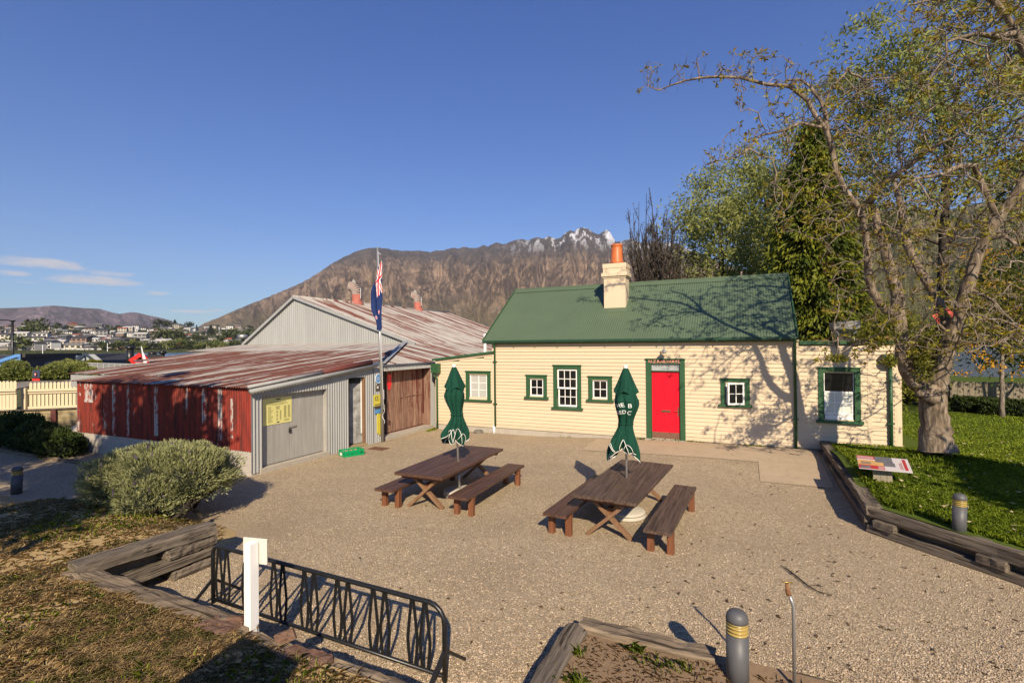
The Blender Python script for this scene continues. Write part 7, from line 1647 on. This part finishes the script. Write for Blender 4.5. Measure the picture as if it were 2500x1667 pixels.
# ------------------------------------------------------------------ small things lying about, and ground cover
def on_ground(x, y): return G(x, y, 0.0)
def in_yard(p):
    if p.y < 3.36 and p.x < -1.7: return False
    if p.x < -7.15 and p.y < 6.4: return False
    if p.x > -1.75 and p.y < 5.2: return False
    if p.y > 10.2 and p.x > 1.8: return False
    if p.y <= 10.25 and p.x > 1.9 + (10.25 - p.y) * .944 - .15: return False
    if p.x < XS + .1 and p.y > 8.5: return False
    if p.y > yC and p.x > xB - .05 and p.y < 16.2: return False
    return p.y < 15.9
rs = np.random.default_rng(99); P = []
while len(P) < 42000:
    x, y = rs.uniform(0, 2500), 1667 - (1667 - 1150) * rs.random() ** 1.25; p = on_ground(x, y)
    if in_yard(p): P.append((p.x, p.y, p.z))
P = np.array(P); P[:, 2] = zg(P[:, 0], P[:, 1]) + .003; n = len(P)
octv = np.array([[1, 0, 0], [-1, 0, 0], [0, 1, 0], [0, -1, 0], [0, 0, 1], [0, 0, -1]], float); octf = np.array([[0, 2, 4], [2, 1, 4], [1, 3, 4], [3, 0, 4], [2, 0, 5], [1, 2, 5], [3, 1, 5], [0, 3, 5]])
sz = rs.uniform(.006, .0145, n)[:, None, None] * np.stack([rs.uniform(.7, 1.3, n), rs.uniform(.6, 1.2, n), rs.uniform(.45, .8, n)], -1)[:, None, :]
a = rs.uniform(0, 6.28, n); ca, sa = np.cos(a)[:, None], np.sin(a)[:, None]; q = octv[None] * sz + rs.normal(size=(n, 6, 3)) * .0012
V = np.stack([q[..., 0] * ca - q[..., 1] * sa, q[..., 0] * sa + q[..., 1] * ca, q[..., 2]], -1) + P[:, None, :]
tag(arr_mesh('gravel_stones', V.reshape(-1, 3), (octf[None] + (np.arange(n) * 6)[:, None, None]).reshape(-1, 3), PEBBLES), 'loose tan gravel stones scattered over the yard', 'gravel', None, 'stuff')
def blades(name, label, P, hgt_, wid, lean, mat, seed, cat='grass'):
    rs = np.random.default_rng(seed); n = len(P); d = rs.normal(size=(n, 3)); d[:, 2] = 0; d /= np.linalg.norm(d, axis=1)[:, None] + 1e-9; h = hgt_ * rs.uniform(.5, 1.3, n); dist = np.hypot(P[:, 0], P[:, 1]); w = np.maximum(wid, .0011 * dist)[:, None] * rs.uniform(.7, 1.2, n)[:, None]
    s = np.stack([-d[:, 1], d[:, 0], 0 * h], -1); l = (lean * rs.uniform(.2, 1.2, n) * h)[:, None]
    m = P + d * l * .4 + np.stack([0 * h, 0 * h, h * .6], -1); t = P + d * l * 1.2 + np.stack([0 * h, 0 * h, h * (1 - .25 * lean)], -1)
    V = np.stack([P - s * w / 2, P + s * w / 2, m + s * w * .35, t, m - s * w * .35], 1); F_ = np.arange(n)[:, None] * 5 + np.array([[0, 1, 2, 3, 4]]); o = arr_mesh(name, V.reshape(-1, 3), F_, mat); return tag(o, label, cat, None, 'stuff')
# lawn: sampled over what the view shows, thinner far away
L = []
rs = np.random.default_rng(5)
while len(L) < 52000:
    x, y = rs.uniform(1990, 2560), rs.uniform(990, 1480); p = G(x, y, .5)
    if p.y < 24 and p.x > (2.14 if p.y > 10.4 else 2.14 + (10.4 - p.y) * .944) and not (p.y > 16.2 and p.x < 4.4): L.append((p.x, p.y))
L = np.array(L); L = np.c_[L, zlawn(L[:, 0], L[:, 1]) - .008]
blades('lawn_grass', 'short bright green mown lawn grass', L, .05, .006, .8, L_GRASS, 1)
k = rs.random(len(L)) < .06; Lr = L[k]; e = (np.abs(Lr[:, 0] - 2.2) < .35) | (rs.random(len(Lr)) < .1)
tb2 = np.c_[3.76 + rs.normal(size=900) * .5, 13.35 + rs.normal(size=900) * .35]; eb = np.c_[rs.uniform(2.12, 2.35, 900), rs.uniform(10.3, 16, 900)]; sb = rs.uniform(0, 6, 900); eb2 = np.c_[1.93 + .686 * sb + .23 + rs.normal(size=900) * .05, 10.22 - .727 * sb + .23]
T_ = np.concatenate([tb2, eb, eb2]); T_ = np.c_[T_, zlawn(T_[:, 0], T_[:, 1]) - .01]; blades('long_grass', 'longer green grass around the walnut trunk and sleeper edge', T_, .11, .007, .7, L_GRASS, 2)
# dry bank grass
B_ = []
rs = np.random.default_rng(6)
while len(B_) < 90000:
    x, y = rs.uniform(-60, 1000), 1667 - (1667 - 1180) * rs.random() ** 1.1 + 20; p = G(x, y, .5)
    if (p.y < 3.17 and p.x < -2.0) or (p.x < -7.5 and p.y < 6.0): B_.append((p.x, p.y))
B_ = np.array(B_); zb_ = zbank(B_[:, 0], B_[:, 1]); m = zb_ > .03; B_ = np.c_[B_, zb_ - .006][m]
patch = fbm(B_[:, 0], B_[:, 1], 1.6, 4, 12); keep = rs.random(len(B_)) < (.08 + .34 * sstep(.38, .62, patch)); blades('dry_grass', 'short dry straw coloured grass over the bank', B_[keep], .045, .005, 2.4, L_DRY, 3)
g1_ = fbm(B_[:, 0], B_[:, 1], .9, 4, 31); gk = (g1_ > .68) & (rs.random(len(B_)) < .015) | (rs.random(len(B_)) < .001); nearb = (np.hypot(B_[:, 0] + 9.3, B_[:, 1] - 4.6) < 1.0) & (rs.random(len(B_)) < .08)
blades('green_grass', 'sparse green grass blades among the dry bank grass', B_[gk | nearb], .075, .007, .8, L_GRASS, 4)
# bark bed: dead stalks and a few tufts
D_ = np.c_[rs.uniform(-1.45, 3.0, 9000), rs.uniform(2.6, 4.92, 9000)]; D_ = np.c_[D_, zbed(D_[:, 0], D_[:, 1]) - .004]; blades('bed_litter', 'dry stalks and bark litter over the planting bed', D_, .03, .005, 2.6, m_leaf('bed_litter_blade', (.30, .20, .105), (.46, .33, .19), 3, .1), 6, 'litter')
tf = []
for cx_, cy_, nn2, s in ((-1.35, 4.15, 60, .07), (-.95, 4.86, 45, .05), (-1.42, 4.55, 25, .04), (-.55, 4.75, 35, .10), (-.75, 4.7, 30, .09), (-1.2, 4.05, 35, .10)): tf.append(np.c_[cx_ + rs.normal(size=nn2) * s, cy_ + rs.normal(size=nn2) * s * .6])
tf = np.concatenate(tf); tf = tf[tf[:, 1] < 4.93]; tf = np.c_[tf, zbed(tf[:, 0], tf[:, 1]) - .005]; blades('bed_grass', 'small green grass tufts in the planting bed', tf, .08, .005, .8, L_GRASS, 7)
wd_ = np.c_[rs.uniform(-8.1, 1.8, 500), 16.2 + rs.normal(size=500) * .03]; wd_ = wd_[(hnoise(wd_[:, 0], wd_[:, 1], 1.2, 4) > .55)]; wd_ = np.c_[wd_, zg(wd_[:, 0], wd_[:, 1])]; wd2 = np.c_[-10.7 + rs.normal(size=160) * .05, rs.uniform(15.6, 16.2, 160)]; wd2 = np.c_[wd2, 0 * wd2[:, 0]]
blades('wall_weeds', 'thin weeds along the foot of the house wall', np.concatenate([wd_, wd2]), .07, .008, .8, L_GRASS, 8, 'weeds')
# fallen leaves and bits
def litter(name, label, P, s, mat, seed):
    rs = np.random.default_rng(seed); P = np.asarray(P); f = Foliage(); n = len(P); ax = rs.normal(size=(n, 3)); ax[:, 2] *= .15; f.add(P, s, s * .42, axis=ax * 3, flat=.75, rs=rs); return tag(f.build(name, mat), label, 'leaf litter', None, 'stuff')
R_ = [];
while len(R_) < 90:
    p = G(rs.uniform(2010, 2500), rs.uniform(1080, 1400), .5)
    if p.x > (2.2 if p.y > 10.4 else 2.2 + (10.4 - p.y) * .944): R_.append((p.x, p.y))
R_ = np.array(R_); litter('fallen_leaves', 'pale dead leaves scattered on the lawn', np.c_[R_, zlawn(R_[:, 0], R_[:, 1]) + .05], .085, m_leaf('dead_leaf', (.45, .36, .20), (.62, .52, .32), 3, .2), 3)
R_ = []
while len(R_) < 190:
    p = on_ground(rs.uniform(700, 2500), rs.uniform(1090, 1667))
    if in_yard(p) and (p.x > -1.5 or rs.random() < .25): R_.append((p.x, p.y))
R_ = np.array(R_); litter('gravel_leaves', 'dark dead leaves and twigs scattered on the gravel', np.c_[R_, zg(R_[:, 0], R_[:, 1]) + .015], .07, m_leaf('brown_dead_leaf', (.06, .04, .025), (.14, .085, .045), 3, .1), 4)
st = [G(*s3(x, y), .02) for x, y in ((1925, 85), (1985, 120), (2060, 180), (2130, 235), (2200, 275), (2300, 300))]; tag(MB().tube(st, [.006, .010, .011, .009, .007, .004], 6).build('fallen_stick', BARKD), 'thin curved dark stick lying on the gravel at right', 'stick')
for pts in (((2010, 150), (2000, 140), (1960, 90)), ((2130, 235), (2190, 225), (2230, 240))): MB().tube([G(*s3(x, y), .02) for x, y in pts], .004, 5).build('twig', BARKD, bpy.data.objects['fallen_stick'])
def boulder(name, label, c, r, mat, seed, sq=.7):
    rr = random.Random(seed); m = MB(); n, k = 9, 14; vs = []
    for i in range(n + 1):
        for j in range(k):
            a, b = PI * i / n, 2 * PI * j / k; q = r * (1 + .16 * math.sin(2 * b + seed) * math.sin(a) + .10 * math.sin(5 * a + 3 * b) + rr.gauss(0, .025)); vs.append((c[0] + q * math.sin(a) * math.cos(b) * 1.2, c[1] + q * math.sin(a) * math.sin(b), c[2] + q * sq * math.cos(a)))
    m.add(vs, [(i * k + j, (i + 1) * k + j, (i + 1) * k + (j + 1) % k, i * k + (j + 1) % k) for i in range(n) for j in range(k)]); return tag(m.build(name, mat, None, True), label, 'rock')
q = G(*t8(1090, 560), .3); boulder('boulder', 'pale boulder between the retaining wall and the red shed wall', (-19.9, 9.1, .35), .48, WHITECONC, 4)
q = PY(*r3(428, 925), 16.15); boulder('boulder', 'small dark arched rock at the foot of the lean-to wall', (q.x, 16.14, .02), .14, m_mottle('dark_rock', (.08, .075, .065), (.2, .18, .15), 9), 6)
dg = G(924, 1094.4, .01); gr = thing('drain_grate', 'rusty drain grate set in the gravel beside the green crate', 'grate', dg)
for k in range(9): MB().box(-.26 + k * .065, -.24 + k * .065, -.16, .16, -.005, .012).build('bar', KICK, gr, world=False)
for y_ in (-.16, .16): MB().box(-.27, .30, y_ - .012, y_ + .012, -.005, .010).build('frame_bar', KICK, gr, world=False)
# unseen panels added to cast the shadow across the bank at lower left
hd = Vector((SUN.x, SUN.y, 0)).normalized(); tz = math.tan(rad(SUN_EL)); D0 = 3.3
def up_sun(x, y): p = G(*r8(x, y), .55); return Vector((p.x, p.y, .55)) + hd * D0 + Vector((0, 0, D0 * tz))
a1, a2, a0 = up_sun(480, 1000), up_sun(940, 1210), up_sun(-60, 1370)
sb_ = thing('shadow_panels', 'unseen panels added behind the viewpoint to cast the bank shadow', 'shadow caster', (a2.x, a2.y, .5))
a2b = Vector((a2.x, a2.y, a2.z - 1.25)); a0b = Vector((a0.x, a0.y, a0.z - .7)); a1b = Vector((a1.x, a1.y, a1.z - 1.25))
MB().prism([a0, a1, a1b, a0b], hd * .08).build('panel', POSTW, sb_); MB().prism([a1 + hd * .001, a2 + hd * .001, a2b + hd * .001, a1b + hd * .001], hd * .08).build('panel', POSTW, sb_)
for q in (a0b, a1b, a2b): MB().beam((q.x + hd.x * .14, q.y + hd.y * .14, .3), (q.x + hd.x * .14, q.y + hd.y * .14, q.z + .5), .1, .1, (0, 1, 0)).build('post', POSTW, sb_)
# ------------------------------------------------------------------ air: thin even haze over the whole valley
hz = MB().box(-20000, 20000, -3000, 21000, -32, 3200)
m = bpy.data.materials.new('thin_haze'); m.use_nodes = True; nt_ = m.node_tree; nt_.nodes.clear()
vo = nt_.nodes.new('ShaderNodeOutputMaterial'); vp_ = nt_.nodes.new('ShaderNodeVolumePrincipled'); vp_.inputs['Color'].default_value = (0.72, 0.80, 0.95, 1); vp_.inputs['Density'].default_value = 1.9e-5; vp_.inputs['Anisotropy'].default_value = 0.0
nt_.links.new(vp_.outputs[0], vo.inputs['Volume'])
tag(hz.build('haze', m), 'thin bluish haze filling the valley air', 'haze', None, 'stuff')
